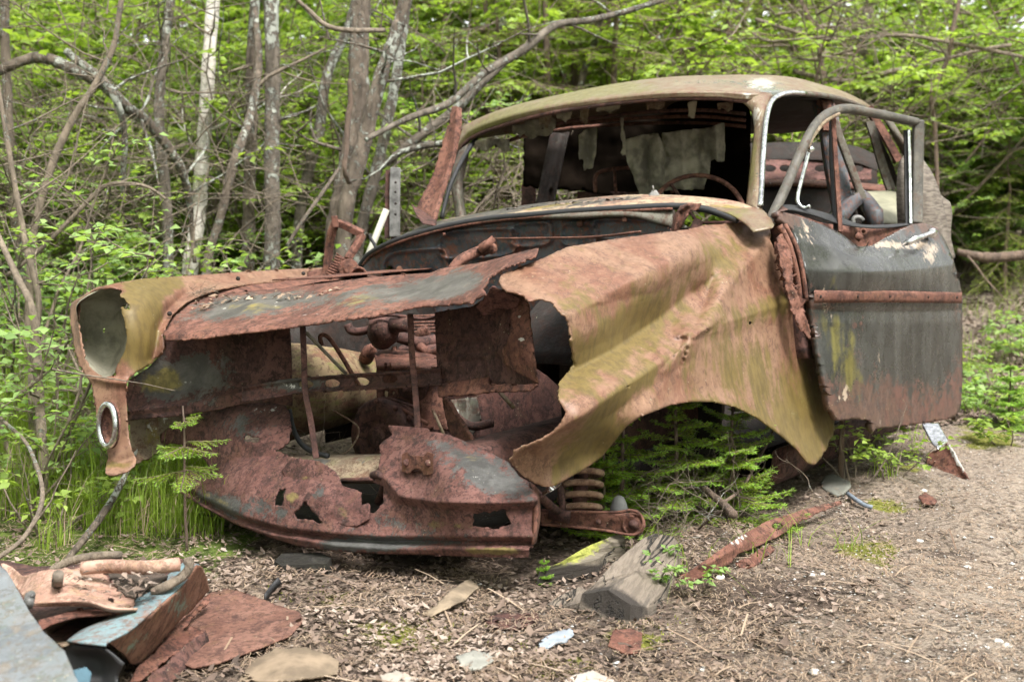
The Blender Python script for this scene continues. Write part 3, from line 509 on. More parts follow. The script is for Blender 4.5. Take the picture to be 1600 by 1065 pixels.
# engine bay
b = MB(); b.tube(cr([W(420,615,3.95), W(470,608,4.0), W(530,603,4.15), W(585,596,4.4)], 5), list(np.linspace(.155, .10, 16)), 28, wob=.004)
b.build('heater_duct', weathered('green_duct', (.13, .065, .04), (.17, .13, .07), (.08, .04, .028), algae=(.15, .15, .045), stretch=(.4, 4, 4), pit=.5), car, col=(.42, .15, .1))
b = MB(); b.lathe(W(590,682,3.72), CW(1, .0, .06) - CW(0, 0, 0), [(-.12, .03), (-.115, .10), (-.01, .105), (0, .098), (.004, .06), (-.02, .055), (-.02, .03), (.01, .028), (.01, .001)], 32); pul = b.build('crank_pulley', RUSTD, car)
for (x, y) in ((588,626),(618,638),(640,652)): b = MB(); b.lathe(W(x, y, 3.68), CAMP - W(x, y, 3.7), [(-.02, .008), (.006, .008)], 8); b.build('bolt', RUSTP, pul)
def carbox(x0, x1, y0, y1, z0, z1):
    return [CW(x, y, z) for x in (x0, x1) for y in (y0, y1) for z in (z0, z1)], [(0,1,3,2),(4,6,7,5),(0,4,5,1),(2,3,7,6),(0,2,6,4),(1,5,7,3)]
b = MB(); b.add(*carbox(-1.15, -.66, -.17, .14, .30, .66)); eb = b.build('engine_block', RUSTD, car, smooth=False); bevel(eb, .02, 3)
b = MB(); pts = [W(543,506,3.9), W(548,516,3.9), W(562,518,3.88), W(580,514,3.86)]; b.tube(cr(pts, 5), .0125, 10)
b.lathe(W(600,512,3.85), [.2, -.6, .75], [(-.06, .03), (-.03, .045), (.02, .046), (.035, .03), (.04, .02)], 20); b.lathe(W(612,508,3.82), [1, -.4, .1], [(0, .022), (.06, .022), (.06, .016)], 16)
b.tube(cr([W(620,525,3.9), W(655,535,3.95), W(690,528,4.0)], 5), .018, 10)
b.build('water_pump', RUSTD, eb)
b = MB()
for i in range(6): b.tube([W(640, 494 + i * 5, 4.3), W(690, 492 + i * 5, 4.3)], .004, 6)
b.build('cooling_fin', RUST, eb)
panel('front_plate', [(588,556,.3),(598,552,.3),(690,560,.3),(700,672,.5),(640,668,.5),(600,640,.5),(588,620,.5)], [(588,560,3.84),(690,560,3.76),(690,670,3.70),(600,640,3.78)], RUST, eb, rag=.4, th=.01, holes=[[(600,612),(606,610),(606,620),(600,620)],[(622,604,.3),(632,602,.3),(632,614,.3),(622,614,.3)],[(612,610,.3),(617,610,.3),(617,616,.3),(612,616,.3)]])
panel('inner_panel', [(455,505,.3),(560,497,.5),(580,520,.5),(590,560,.5),(520,600,.5),(455,600,.5)], [(455,505,4.4),(585,505,4.55),(590,560,4.5),(455,600,4.25)], GREY, car, ridges=[([(455,532),(580,520)], -.03, 6, 10)], stains=[('p',560,560,40,40,0,.9),('a',500,520,60,20,0,.5)], seed=31)
b = MB(); b.tube(W(np.array([478.,510,541]), np.array([519.,552,584]), np.array([3.7,3.72,3.75])), .005, 7); b.build('pale_rod', CLOTH, car)
b = MB(); b.tube(cr(W(np.array([503,500,507,520,548,562]), np.array([540,527,523,535,580,604]), np.array([3.75]*6)), 5), .0065, 8); b.build('bent_rod', RUST, car)
panel('torn_lining', [(694,625,.5),(745,620,.5),(752,655,2),(740,680,3),(722,676,4),(716,672,4),(708,650,3),(700,640,2)], [(694,625,3.75),(750,625,3.75),(715,675,3.7),(745,680,3.8)], GREY, car, seed=33, rag=3, ridges=[([(712,622),(716,672)], -.02, 12, 5), ([(730,622),(732,672)], .015, 8, 8)], stains=[('w',712,655,12,22,0,.8),('a',700,640,10,16,0,.6)])
b = MB(); b.tube(W(np.array([676.,694]), np.array([640.,680]), np.array([3.68,3.62])), .0045, 7); b.tube(W(np.array([781.,802]), np.array([612.,636]), np.array([3.5,3.44])), .006, 7); b.build('loose_tube', TAN, car)
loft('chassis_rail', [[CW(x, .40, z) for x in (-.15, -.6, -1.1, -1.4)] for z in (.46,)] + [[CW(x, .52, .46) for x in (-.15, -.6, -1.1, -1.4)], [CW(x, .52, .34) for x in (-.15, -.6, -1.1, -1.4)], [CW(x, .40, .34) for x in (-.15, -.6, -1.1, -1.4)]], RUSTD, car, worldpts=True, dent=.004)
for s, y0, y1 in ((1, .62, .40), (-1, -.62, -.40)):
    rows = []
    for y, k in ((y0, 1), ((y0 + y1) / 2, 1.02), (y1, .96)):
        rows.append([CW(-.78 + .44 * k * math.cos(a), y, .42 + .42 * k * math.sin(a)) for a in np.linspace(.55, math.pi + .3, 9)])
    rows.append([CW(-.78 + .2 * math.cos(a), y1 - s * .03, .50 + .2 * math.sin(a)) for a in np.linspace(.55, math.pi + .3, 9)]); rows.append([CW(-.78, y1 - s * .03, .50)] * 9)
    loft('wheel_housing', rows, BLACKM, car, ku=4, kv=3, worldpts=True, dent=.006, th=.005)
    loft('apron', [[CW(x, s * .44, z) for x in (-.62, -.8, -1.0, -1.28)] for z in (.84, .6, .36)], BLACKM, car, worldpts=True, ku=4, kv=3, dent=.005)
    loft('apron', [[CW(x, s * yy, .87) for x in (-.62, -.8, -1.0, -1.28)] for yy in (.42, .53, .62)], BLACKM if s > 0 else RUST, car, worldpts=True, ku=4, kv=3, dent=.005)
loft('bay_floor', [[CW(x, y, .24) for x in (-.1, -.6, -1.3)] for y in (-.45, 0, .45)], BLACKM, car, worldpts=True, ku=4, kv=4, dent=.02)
b = MB(); b.tube(cr(wr((452,640,3.66),(458,668,3.64),(470,692,3.6),(490,706,3.56),(512,712,3.5)), 5), .007, 8); b.build('hose', RUBBER, car)
b = MB(); b.lathe(W(636,606,3.74), CW(1, 0, .05) - CW(0, 0, 0), [(-.05, .02), (-.045, .045), (-.02, .046), (-.018, .03), (.0, .03), (.002, .012), (.02, .010)], 20); b.build('idler_pulley', RUSTD, eb)
for pts, r_, mt_ in (((( 596,628,3.74),(630,640,3.70),(668,662,3.66)), .006, RUST), (((560,640,3.8),(600,622,3.74),(650,636,3.7)), .004, RUSTD), (((690,500,3.6),(700,540,3.6),(690,580,3.55)), .006, RUSTD), (((575,497,3.8),(610,492,3.8),(660,498,3.78),(690,492,3.7)), .005, RUSTD), (((520,640,3.7),(560,668,3.66),(548,700,3.62),(530,712,3.6)), .0025, TAN),
      (((700,640,3.66),(735,665,3.62),(770,660,3.6)), .012, RUSTD), (((655,540,3.86),(672,552,3.84),(690,548,3.8)), .014, RUST)):
    b = MB(); b.tube(cr(wr(*pts), 6), r_, 8); b.build('engine_pipe', mt_, eb)
for x, y, t, r_, h_ in ((662,520,4.0,.022,.06),(578,548,4.05,.022,.05)):
    b = MB(); b.lathe(W(x, y, t), [.3, -.7, .5], [(-h_, r_), (0, r_), (.006, r_ * .7), (.02, r_ * .65), (.022, r_ * .3), (.03, r_ * .28)], 14); b.build('engine_fitting', RUSTD if r_ > .027 else RUST, eb)
panel('valve_cover', [(585,552),(600,545),(650,548),(692,556),(692,580),(640,572),(588,572)], [(588,560,3.82),(692,565,3.72),(640,550,3.86)], RUST, eb, seed=35, step=2, rag=.6, th=.01)
panel('shroud_plate', [(690,622),(700,618),(745,690),(790,716),(770,724),(720,700),(700,670)], [(690,622,3.5),(745,690,3.36),(790,716,3.3),(720,700,3.4)], RUST, car, seed=36, step=2, rag=1, ridges=[([(695,622),(740,690),(785,716)], .015, 8, 8)])
# firewall and cowl
fw = [(567,416,.3),(570,408,.3),(579,397,.2),(611,381,.2),(655,366,.2),(713,352,.2),(771,343,.2),(829,339,.2),(900,336,.2),(984,334,.2),(1017,341,.2),(1045,352,.2),(1052,366,.2),(1060,470,.2),(1040,560,.5),(560,590,.5),(560,470,.3)]
fwc = [(567,413,4.72),(611,381,4.62),(713,352,4.46),(829,339,4.28),(950,335,4.12),(1050,362,4.02),(560,590,4.75),(800,560,4.5),(1050,560,4.1),(700,420,4.52),(900,400,4.22)]
ov = lambda x, y, a, b_, sh=0: [(x + a * np.sign(math.cos(q)) * abs(math.cos(q)) ** .5, y + b_ * np.sign(math.sin(q)) * abs(math.sin(q)) ** .5 + sh * math.cos(q)) for q in np.linspace(0, 2 * math.pi, 25)]
fwp = panel('firewall', fw, fwc, BLUE, car, rag=.3, ridges=[(ov(648,420,50,30,-8), .028, 6, 6), (ov(748,380,62,22,-6), .022, 5, 5), (ov(830,366,32,18,-3), .022, 5, 5), (ov(985,358,60,16,2), .022, 5, 5), (ov(905,366,28,18,0), .018, 5, 5)], dent=.004, step=2.2,
    stains=[('w',660,400,30,6,-15,.35),('a',0,0,1,1,0,0)], seed=41, holes=[[(609 + 6 * math.cos(a), 421 + 6 * math.sin(a), .2) for a in np.linspace(0, 6.28, 9)[:-1]], [(820,352,.2),(824,352,.2),(824,355,.2),(820,355,.2)]])
for x, y, t, r in ((906,350,4.15,.011),(976,343,4.06,.009),(624,421,4.58,.012),(694,366,4.45,.006)): b = MB(); b.lathe(W(x, y, t), CAMP - W(x, y, t), [(-.03, r), (.004, r), (.008, r * .6)], 12); b.build('bolt', RUST, fwp)
lowE = [(556,428,4.78),(567,409,4.74),(579,395,4.70),(611,378,4.60),(655,363,4.52),(713,349,4.44),(771,340,4.36),(829,335,4.26),(900,329,4.17),(984,324,4.07),(1051,321,4.02),(1102,326,3.98),(1152,343,3.92)]
upE = [(590,420,4.98),(600,398,4.98),(615,380,4.97),(640,363,4.96),(680,346,4.93),(747,333,4.84),(815,321,4.72),(882,313,4.60),(967,305,4.44),(1034,304,4.32),(1102,308,4.20),(1152,315,4.08),(1188,328,3.99)]
mid_ = [tuple(np.array(a) * .55 + np.array(c_) * .45 - np.array([0, 2.2, 0.02])) for a, c_ in zip(lowE, upE)]
deep = [(x, y + 6, t + .12) for x, y, t in upE]
cow = loft('cowl', [lowE, mid_, upE, deep], weathered('cowl_patina', (.27, .14, .10), (.30, .24, .16), (.12, .08, .06), stretch=(1, 1, 1), pit=.8), car, ku=6, kv=5, dent=.004, stains=[('a',1130,330,60,15,0,.7),('p',900,316,160,9,-4,.7),('p',740,340,90,10,-12,.7),('a',860,322,60,3,-8,.7),('p',640,370,60,12,-20,.7)])
b = MB(); b.tube(cr([W(x, y + 1, t - .01) for x, y, t in lowE], 6), .013, 8, flat=.8); b.build('bonnet_seal', RUBBER, cow); b = MB(); b.tube(cr([W(x, y + 5, t - .018) for x, y, t in lowE[1:11]], 6), .005, 6); b.build('seal_bead', RUST, cow)
loft('cowl_lip', [[(x, y + 3, t) for x, y, t in lowE[2:11]], [(579,399,4.70),(611,381,4.60),(655,367,4.50),(713,353,4.43),(771,344,4.34),(829,340,4.25),(900,338,4.12),(984,336,4.04),(1051,352,4.0)], [(579,402,4.72),(611,385,4.62),(655,370,4.53),(713,356,4.46),(771,347,4.36),(829,343,4.28),(900,341,4.15),(984,339,4.07),(1051,355,4.03)]], GREY, cow, ku=6, kv=3, stains=[('p',640,365,120,30,0,.6)])
loft('cowl_corner', [[(1090,322,3.98),(1130,330,3.93),(1160,345,3.88),(1178,362,3.84)], [(1120,318,4.05),(1165,325,3.98),(1190,338,3.92),(1205,356,3.86)], [(1150,318,4.12),(1185,324,4.02),(1202,338,3.95),(1210,352,3.9)]], ROOFM, cow, ku=6, kv=4, stains=[('a',1150,335,40,20,0,.6)])
panel('crumpled_bracket', [(1048,364,.5),(1052,340,.5),(1062,322,1),(1078,316,2),(1095,318,2),(1090,326,2),(1078,330,1.5),(1068,345,1),(1060,362,.5)], [(1048,364,3.9),(1062,322,3.88),(1095,318,3.82),(1070,345,3.84)], RUST, cow, seed=44, step=1.8, ridges=[([(1052,362),(1060,330),(1075,320)], .02, 6, 6)])
b = MB(); b.lathe(W(1022,312,4.3), [0, -.15, 1], [(-.02, .03), (0, .024), (.015, .018), (.03, .008)], 14); b.tube([W(1022,302,4.29), W(1020,290,4.28)], .003, 6); b.build('wiper_spindle', STONE, cow)
b = MB(); b.tube(cr([W(771,373,4.15), W(850,372,3.95), W(930,370,3.75), W(1001,362,3.6)], 5), .004, 6); b.build('bonnet_stay', RUST, car)
b = MB(); b.tube(cr([W(705,424,3.95), W(718,408,3.96), W(735,398,3.98), W(752,391,4.0)], 6), list(np.full(19, .016)), 10); b.lathe(W(756,389,4.0), W(770,380,4.02) - W(750,392,4.0), [(-.01, .02), (.02, .021), (.03, .014)], 12); b.bar([W(749,392,3.97), W(772,372,3.97)], .02, .012, [0, 0, 1]); b.lathe(W(768,388,4.05), CAMP - W(768,388,4.05), [(-.02, .018), (.01, .018)], 12); b.build('steering_pipe', RUST, car)
# bonnet hinge
b = MB(); S = CW(0, 1, 0) - CW(0, 0, 0)
def wr(*pts): return [W(*p) for p in pts]
b.bar(cr(wr((509,436,4.55),(512,410,4.55),(517,370,4.55),(524,348,4.55)), 4), .024, .022, S); b.bar(wr((519,348,4.54),(535,350,4.54),(567,366,4.54)), .024, .026, [0, -.3, 1]); b.bar(wr((566,366,4.54),(556,385,4.52),(543,405,4.5)), .024, .02, S)
b.bar(wr((519,347,4.5),(528,346,4.5)), .04, .03, [0, 0, 1]); b.lathe(W(545,420,4.48), CAMP - W(545,420,4.48), [(-.03, .034), (.0, .034), (.004, .018), (.01, .016)], 18); b.lathe(W(560,430,4.45), CAMP - W(560,430,4.45), [(-.03, .03), (.0, .03), (-.0, .022), (-.02, .02)], 14); b.lathe(W(509,434,4.52), CAMP - W(509,434,4.5), [(-.01, .018), (.012, .018)], 12)
hg = b.build('bonnet_hinge', RUST, car, smooth=False); bevel(hg, .004)
def helix(P0, P1, r, turns, n=18):
    P0 = np.array(P0); P1 = np.array(P1); ax = (P1 - P0) / np.linalg.norm(P1 - P0); a = np.cross(ax, [0, 1, 0]); a /= np.linalg.norm(a); c = np.cross(ax, a)
    return [P0 + (P1 - P0) * i / (turns * n) + (a * math.cos(2 * math.pi * i / n) + c * math.sin(2 * math.pi * i / n)) * r for i in range(int(turns * n) + 1)]
b = MB(); b.tube(helix(W(515,434,4.5), W(533,400,4.5), .016, 9, 10), .0035, 5); b.build('hinge_spring', RUST, hg)
panel('gutter_rail', [(480,424,.3),(505,419,.3),(590,436,.3),(590,444,.3),(480,444,.3)], [(480,430,4.62),(505,420,4.6),(590,440,4.4)], RUST, car, rag=.4, seed=48)
# suspension
b = MB(); c0 = W(905,800,3.42); c1 = W(909,725,3.46); b.tube(helix(c0, c1, .052, 4.2, 24), .0085, 8); b.build('coil_spring', weathered('spring_rust', (.19, .11, .075), (.24, .16, .11), (.09, .045, .03), pit=.6), car)
b = MB(); b.tube([c0, c1], .02, 10); b.tube([W(880,806,3.36), W(876,765,3.38), W(868,745,3.4)], .009, 8); b.build('damper', RUSTD, car)
b = MB(); b.bar(cr(wr((846,806,3.40),(900,810,3.39),(960,814,3.37),(990,819,3.36)), 5), list(np.linspace(.034, .05, 16)), .022, [0, 0, 1]); b.lathe(W(990,818,3.36), CAMP - W(990,818,3.36), [(-.02, .03), (.012, .03), (.014, .024), (.008, .02)], 22); ca = b.build('control_arm', RUST, car, smooth=False); bevel(ca, .003)
b = MB(); b.tube(cr(wr((846,797,3.37),(900,799,3.36),(960,800,3.34),(986,797,3.33),(1000,803,3.33),(1005,817,3.33),(998,831,3.33),(984,835,3.33),(950,829,3.34),(900,823,3.36),(846,819,3.37)), 5), .0042, 6); b.build('arm_rim', RUST, ca)
b = MB(); b.lathe(W(990,819,3.34), CAMP - W(990,819,3.34), [(-.02, .013), (.002, .013), (.004, .009), (.01, .009)], 14); b.build('bolt', RUSTD, ca); b = MB(); b.lathe(W(935,815,3.36), CAMP - W(935,815,3.36), [(-.02, .007), (.004, .007)], 8); b.build('bolt', RUSTD, ca)
b = MB(); b.lathe(W(967,806,3.42), [.0, .0, 1], [(0, .024), (.02, .023), (.035, .019), (.048, .013), (.054, .004)], 18); b.build('bump_stop', simple('grey_rubber', (.11, .11, .11), .7), ca)
b = MB(); b.bar(cr(wr((848,772,3.12),(858,764,3.1),(868,756,3.1),(880,747,3.08)), 4), [.008, .009, .010, .011, .014, .017, .017, .017, .018, .017, .015, .010, .004], .005, [0, 0, 1]); bevel(b.build('trim_piece', CHROME, car, smooth=False), .002)
b = MB(); b.tube(wr((832,765,3.15),(860,790,3.3),(882,806,3.4)), .011, 8); b.bar(wr((858,800,3.36),(890,808,3.34)), .03, .012, [0, 0, 1]); b.build('tie_rod', RUSTD, car)
# roof
R0 = [(713,242,5.05),(735,214,4.99),(790,192,4.85),(860,174,4.70),(950,160,4.56),(1040,152,4.47),(1120,151,4.42),(1165,155,4.40),(1198,152,4.42),(1225,145,4.47),(1263,144,4.63),(1300,150,4.88),(1335,160,5.2),(1358,173,5.55)]
R1 = [(711,232,5.04),(730,204,5.0),(786,181,4.86),(858,163,4.72),(950,149,4.59),(1040,140,4.50),(1120,138,4.46),(1165,140,4.44),(1198,141,4.47),(1226,139,4.54),(1264,139,4.72),(1302,147,4.98),(1337,158,5.3),(1360,172,5.65)]
R2 = [(711,222,5.12),(736,196,5.1),(795,169,5.02),(868,150,4.95),(960,131,4.88),(1050,120,4.84),(1135,117,4.82),(1180,117,4.86),(1212,118,4.9),(1245,122,5.0),(1282,132,5.15),(1318,144,5.4),(1346,159,5.65),(1363,172,5.85)]
C = CW(-2.75, 0, 1.47); rows = [W(*np.array(r).T) for r in (R0, R1, R2)]
rows.append(rows[2] * .55 + C * .45 - np.array([0, 0, .0])); rows.append(rows[2] * .02 + C * .98)
rf = loft('roof', rows, ROOFM, car, worldpts=True, ku=6, kv=5, dent=.003, th=.006, stains=[('a',760,200,60,20,-25,.8),('a',900,150,120,14,-12,.7),('a',1000,140,100,10,0,.5),('p',1120,128,80,10,0,.4),('w',1190,130,26,12,0,.75),('p',1200,145,40,20,0,.6),('w',1165,150,14,8,0,.5),('a',1280,140,60,10,20,.5)], seed=51)
b = MB(); b.bar(cr([W(x, y + 3, t + .02) for x, y, t in R0[:9]], 6), .03, .012, [0, 1, 0]); b.build('windscreen_channel', RUSTD, rf)
b = MB(); b.tube(cr([W(1188,322,4.0), W(1190,289,4.08), W(1193,235,4.18), W(1197,190,4.28), W(1204,162,4.36), W(1216,150,4.42), W(1235,145,4.49), W(1258,146,4.6)], 6), .0085, 8); b.build('chrome_trim', CHROME, rf)
b = MB(); b.tube(cr([W(1255,146.5,4.6), W(1290,150,4.8), W(1320,157,5.05), W(1350,168,5.4)], 6), .010, 8); b.build('drip_rail', GREY, rf)
# pillars
loft('windscreen_pillar', [[(1150,153,4.42),(1172,172,4.40),(1178,200,4.34),(1174,240,4.24),(1169,290,4.13),(1165,322,4.05)], [(1180,144,4.42),(1186,170,4.36),(1187,200,4.3),(1184,240,4.2),(1180,290,4.08),(1178,326,4.0)], [(1205,146,4.43),(1199,168,4.38),(1197,200,4.30),(1193,240,4.2),(1190,290,4.09),(1190,330,4.0)], [(1207,150,4.5),(1201,170,4.46),(1198,200,4.38),(1194,240,4.28),(1191,290,4.17),(1191,330,4.08)]],
     ROOFM, car, ku=5, kv=4, stains=[('w',1180,180,12,26,0,.7),('a',1172,250,10,60,0,.6),('w',1176,300,8,20,0,.3)], base=(.2, .2, 0), seed=53)
panel('bent_pillar', [(706,167,1),(714,166,.5),(722,170,.6),(721,202,.5),(711,252,.5),(696,297,.5),(682,345,.5),(672,349,1),(660,337,1),(651,324,1),(664,296,2),(678,266,2.5),(686,240,3),(693,217,2.5),(700,195,2),(704,180,1)], [(714,168,4.78),(711,252,4.72),(652,324,4.7),(682,345,4.62),(690,230,4.76)], RUST, car, ridges=[([(715,166),(708,240),(692,290),(676,345)], .02, 8, 10)], seed=54, step=2, th=.006)
panel('pillar_foot', [(644,320,1),(652,324,.5),(672,336,.5),(683,346,.5),(680,352,1),(660,348,1),(650,334,1)], [(644,322,4.7),(683,348,4.58),(660,345,4.55)], RUSTD, car, seed=55, step=1.8, rag=.8)
loft('windscreen_pillar', [[(716,236,5.04),(706,262,5.0),(704,290,4.98),(709,318,4.95),(712,342,4.92)], [(730,226,5.0),(720,262,4.96),(717,290,4.95),(719,318,4.92),(724,340,4.9)], [(736,228,5.06),(728,262,5.04),(724,290,5.02),(726,318,5.0),(730,338,4.97)]], GREY, car, ku=5, kv=4, base=(.2, .2, .1), seed=56)
b = MB(); b.tube(cr(wr((745,215,5.05),(728,240,4.95),(712,270,4.85),(700,300,4.8),(690,340,4.75)), 5), .008, 7); b.build('window_seal', RUBBER, car)
# cabin: floor, far side with openings, tail, in the car's own frame
cb = lambda rows, nm, mt, **k: loft(nm, [[CW(*p) for p in r] for r in rows], mt, car, worldpts=True, **k)
cb([[(x, -.74, .93) for x in (-1.35, -2.2, -3.0, -3.5)], [(x, -.79, .7) for x in (-1.35, -2.2, -3.0, -3.5)], [(x, -.78, .4) for x in (-1.35, -2.2, -3.0, -3.5)], [(x, -.70, .24) for x in (-1.35, -2.2, -3.0, -3.5)]], 'door_panel', GREY, ku=4, kv=4)
cb([[(x, y * (1 if x > -2.5 else (.6 if y > 0 else .95)), .26) for x in (-1.28, -2.2, -2.9, -3.5)] for y in (-.7, 0, .66)], 'floor', BLACKM, ku=3, kv=3, dent=.01)
cb([[(x, .70 + (x + 2.32) * .35, z) for x in (-2.32, -2.7, -3.1)] for z in (.93, .6, .3)], 'quarter_panel', DOORM, ku=4, kv=4)
cb([[(x, .427 + (x + 3.1) * .55, z) for x in (-3.1, -3.3, -3.6)] for z in (.9, .6, .34)], 'quarter_panel', DOORM, ku=4, kv=4)
cb([[(x, -.74 + (-3.5 - x) * .2, z) for x in (-3.45, -3.6, -3.75)] for z in (.9, .6, .34)], 'quarter_panel', DOORM, ku=4, kv=4)
cb([[(-3.2, y, .95), (-3.4, y, .92), (-3.6 - .1 * (.15 - y), y * .96, .78), (-3.62 - .1 * (.15 - y), y * .95, .4)] for y in (-.74, -.5, -.3, -.1, .15)], 'boot_lid', GREY, ku=4, kv=3)
cb([[(-2.25, -.73, .94), (-2.24, -.70, 1.1), (-2.22, -.60, 1.37)], [(-2.33, -.73, .94), (-2.32, -.70, 1.1), (-2.30, -.60, 1.37)], [(-2.33, -.69, .94), (-2.32, -.66, 1.1), (-2.30, -.56, 1.37)]], 'centre_pillar', BLACKM, ku=4, kv=2, th=.01)
for s in (-1, 1): cb([[(-3.0, s * .72, .95), (-2.92, s * .66, 1.15), (-2.75, s * .57, 1.36)], [(-3.12, s * .71, .95), (-3.0, s * .64, 1.15), (-2.88, s * .55, 1.37)], [(-3.3, s * .62, .97), (-3.12, s * .56, 1.16), (-2.98, s * .5, 1.37)]], 'rear_pillar', GREY, ku=4, kv=3, th=.01)
# what the openings show
panel('fallen_headliner', [(818,170,.5),(900,160,.5),(1050,150,.5),(1172,156,.5),(1172,322,.5),(1060,318,2),(980,310,2),(910,299,1.5),(860,296,2),(818,292,2)], [(818,170,5.5),(1172,156,5.2),(1172,320,5.2),(818,292,5.6),(1000,230,5.5)], simple('lining_shade_black', (.011, .008, .006), 1.0, spec=0.0, var=.7, sc=5), car, rag=2, dent=.02, step=5)  # headliner sheet coloured near-black to carry the deep shade of the cabin
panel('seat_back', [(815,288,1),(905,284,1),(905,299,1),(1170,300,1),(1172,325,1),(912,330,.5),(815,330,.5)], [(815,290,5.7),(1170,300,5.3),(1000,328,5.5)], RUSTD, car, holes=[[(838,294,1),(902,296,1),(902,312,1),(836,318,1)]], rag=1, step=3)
z6 = lambda L: [(680 + p[0] / 2.963, 100 + p[1] / 2.963, p[2] if len(p) > 2 else 1.2) for p in L]
for i, (L, t, nm) in enumerate((([(665,330),(700,300),(750,290,.5),(748,360,.5),(745,400,.5),(725,480,1.5),(692,490,2),(686,440,2),(668,442,2),(664,400,.6)], 4.95, 0), ([(415,260),(560,250),(556,300),(520,335,2),(480,330,2),(440,345,2),(418,330,1)], 5.0, 0),
    ([(885,350),(950,330,.5),(1030,320,.5),(1055,370,.5),(1066,420,.5),(1062,510,.5),(1058,640,.5),(960,640,.5),(930,560,1),(900,480,1.5),(880,420,1.5)], 5.0, 0), ([(1050,320,.5),(1150,306,.5),(1230,300),(1290,285),(1340,270,.5),(1341,360,.5),(1340,455,2),(1290,440,2),(1272,450,1),(1270,510,1),(1240,580,1.5),(1060,585,1)], 5.04, 0),
    ([(180,360),(250,345),(340,350),(345,400,1.5),(310,405,3),(280,370,3),(250,400,3),(215,400,3)], 4.98, 0), ([(855,250),(872,250),(880,400),(884,420,2),(868,430,1),(858,410,1),(870,380)], 4.98, 0))):
    Q = z6(L); xs = [p[0] for p in Q]; ys = [p[1] for p in Q]; x0, x1, y0, y1 = min(xs), max(xs), min(ys), max(ys)
    rid = [([(x0 + (x1 - x0) * f, y0), (x0 + (x1 - x0) * (f + .05 * (-1) ** k), y1)], .02 * (-1) ** k, 10, 12) for k, f in enumerate((.3, .6, .85))]
    panel('hanging_lining', Q, [(x0, y0, t), (x1, y0, t), (x1, y1, t + .02), (x0, y1, t + .03)], CLOTH, car, ridges=rid, dent=.03, dsc=11, step=2.0, rag=2, seed=60 + i)
b = MB(); 
for i in range(5): b.tube(cr([W(782, 205, 5.1), W(778, 230 + i, 5.1), W(790 + i * 6, 300 + i * 3, 5.1)], 4), .001, 4)
b = MB(); SP = [W(1090 + 74 * math.cos(a), 340 + 66 * math.sin(a), 4.70 - .12 * math.sin(a)) for a in np.linspace(0, 2 * math.pi, 49)]; b.tube(SP, .0085, 8, cap=False, up=[0, 1, 0]); sw = b.build('steering_wheel', RUST, car)
b = MB(); hub = W(1090, 348, 4.68)
for a in (.1, 2.2, 4.1): b.tube([hub, W(1090 + 74 * math.cos(a), 340 + 66 * math.sin(a), 4.70 - .12 * math.sin(a))], .006, 6)
b.tube([hub, CW(-1.2, .36, .6)], .018, 10); b.build('steering_column', RUSTD, sw)
for k_, (dx_, tt_) in enumerate(((0, 5.0), (0, 5.25), (6, 5.4))):
    b = MB(); b.bar(cr(wr((775 + dx_, 228 - k_ * 2, tt_ + .12), (860, 196 + k_ * 4, tt_ + .02), (980, 178 + k_ * 8, tt_ - .08), (1090, 172 + k_ * 10, tt_ - .14), (1165, 178 + k_ * 10, tt_ - .2)), 6), .018, .012, [0, 1, 0]); b.build('roof_rib', RUST if k_ else RUSTD, rf)
for i_, (x_, y_, w_, h_, t_) in enumerate(((842,178,20,24,4.9),(868,172,26,18,4.88),(905,166,16,30,4.85),(930,164,40,12,4.84),(1010,160,30,14,4.75),(1075,160,14,26,4.72),(1120,162,26,12,4.7),(800,196,22,20,4.95))):
    panel('lining_fringe', [(x_,y_,.3),(x_+w_,y_-2,.3),(x_+w_-2,y_+h_*.6,2.5),(x_+w_*.6,y_+h_,2.5),(x_+w_*.3,y_+h_*.7,2.5),(x_+2,y_+h_*.8,2)], [(x_,y_,t_),(x_+w_,y_,t_),(x_+w_*.5,y_+h_,t_+.02)], CLOTH if i_ % 2 else TAN, car, rag=2.5, step=1.8, dent=.02, dsc=14, seed=130+i_)
b = MB(); b.tube(cr(wr((930,300,5.15),(935,270,5.2),(990,262,5.25),(1045,268,5.2),(1050,300,5.1)), 6), .008, 7); b.tube(wr((960,264,5.2),(962,300,5.15)), .006, 6); b.tube(wr((1018,264,5.2),(1020,300,5.15)), .006, 6); b.build('seat_frame', RUST, car)
# rear of the cabin seen through the side
panel('parcel_shelf', [(1168,250,.3),(1250,249,.3),(1345,254,.3),(1362,262,.6),(1362,280,1),(1290,281,.5),(1168,280,.3)], [(1168,262,6.1),(1362,265,6.2),(1260,281,6.05)], RUSTP, car, rag=.4, step=1.8, holes=[[(x + 9.5 * math.cos(a), 263 + 5.5 * math.sin(a), .2) for a in np.linspace(0, 6.28, 13)[:-1]] for x in (1203, 1227, 1282, 1340)], dent=.002, base=(0, 0, .1))
loft('shelf_edge', [[(1165,281,6.05),(1270,282,6.03),(1385,290,6.0)], [(1165,287,5.9),(1270,288,5.88),(1385,297,5.85)], [(1165,292,5.92),(1270,293,5.9),(1385,302,5.87)]], RUST, car, ku=5, kv=3, base=(0, 0, .25))
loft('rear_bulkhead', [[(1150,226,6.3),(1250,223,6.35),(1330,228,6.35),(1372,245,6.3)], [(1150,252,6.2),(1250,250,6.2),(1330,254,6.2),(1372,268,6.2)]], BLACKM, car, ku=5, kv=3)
loft('shelf_dark_plane', [[(1150,244,6.45),(1260,244,6.45),(1368,250,6.5)], [(1150,292,6.4),(1260,292,6.4),(1372,296,6.45)]], BLACKM, car, ku=4, kv=3)  # added black plane, gives the shelf holes their shade
loft('seat_base', [[(1150,290,5.95),(1260,292,5.9),(1400,300,5.85)], [(1150,350,5.8),(1260,352,5.75),(1400,356,5.7)]], BLACKM, car, ku=5, kv=3, dent=.02)
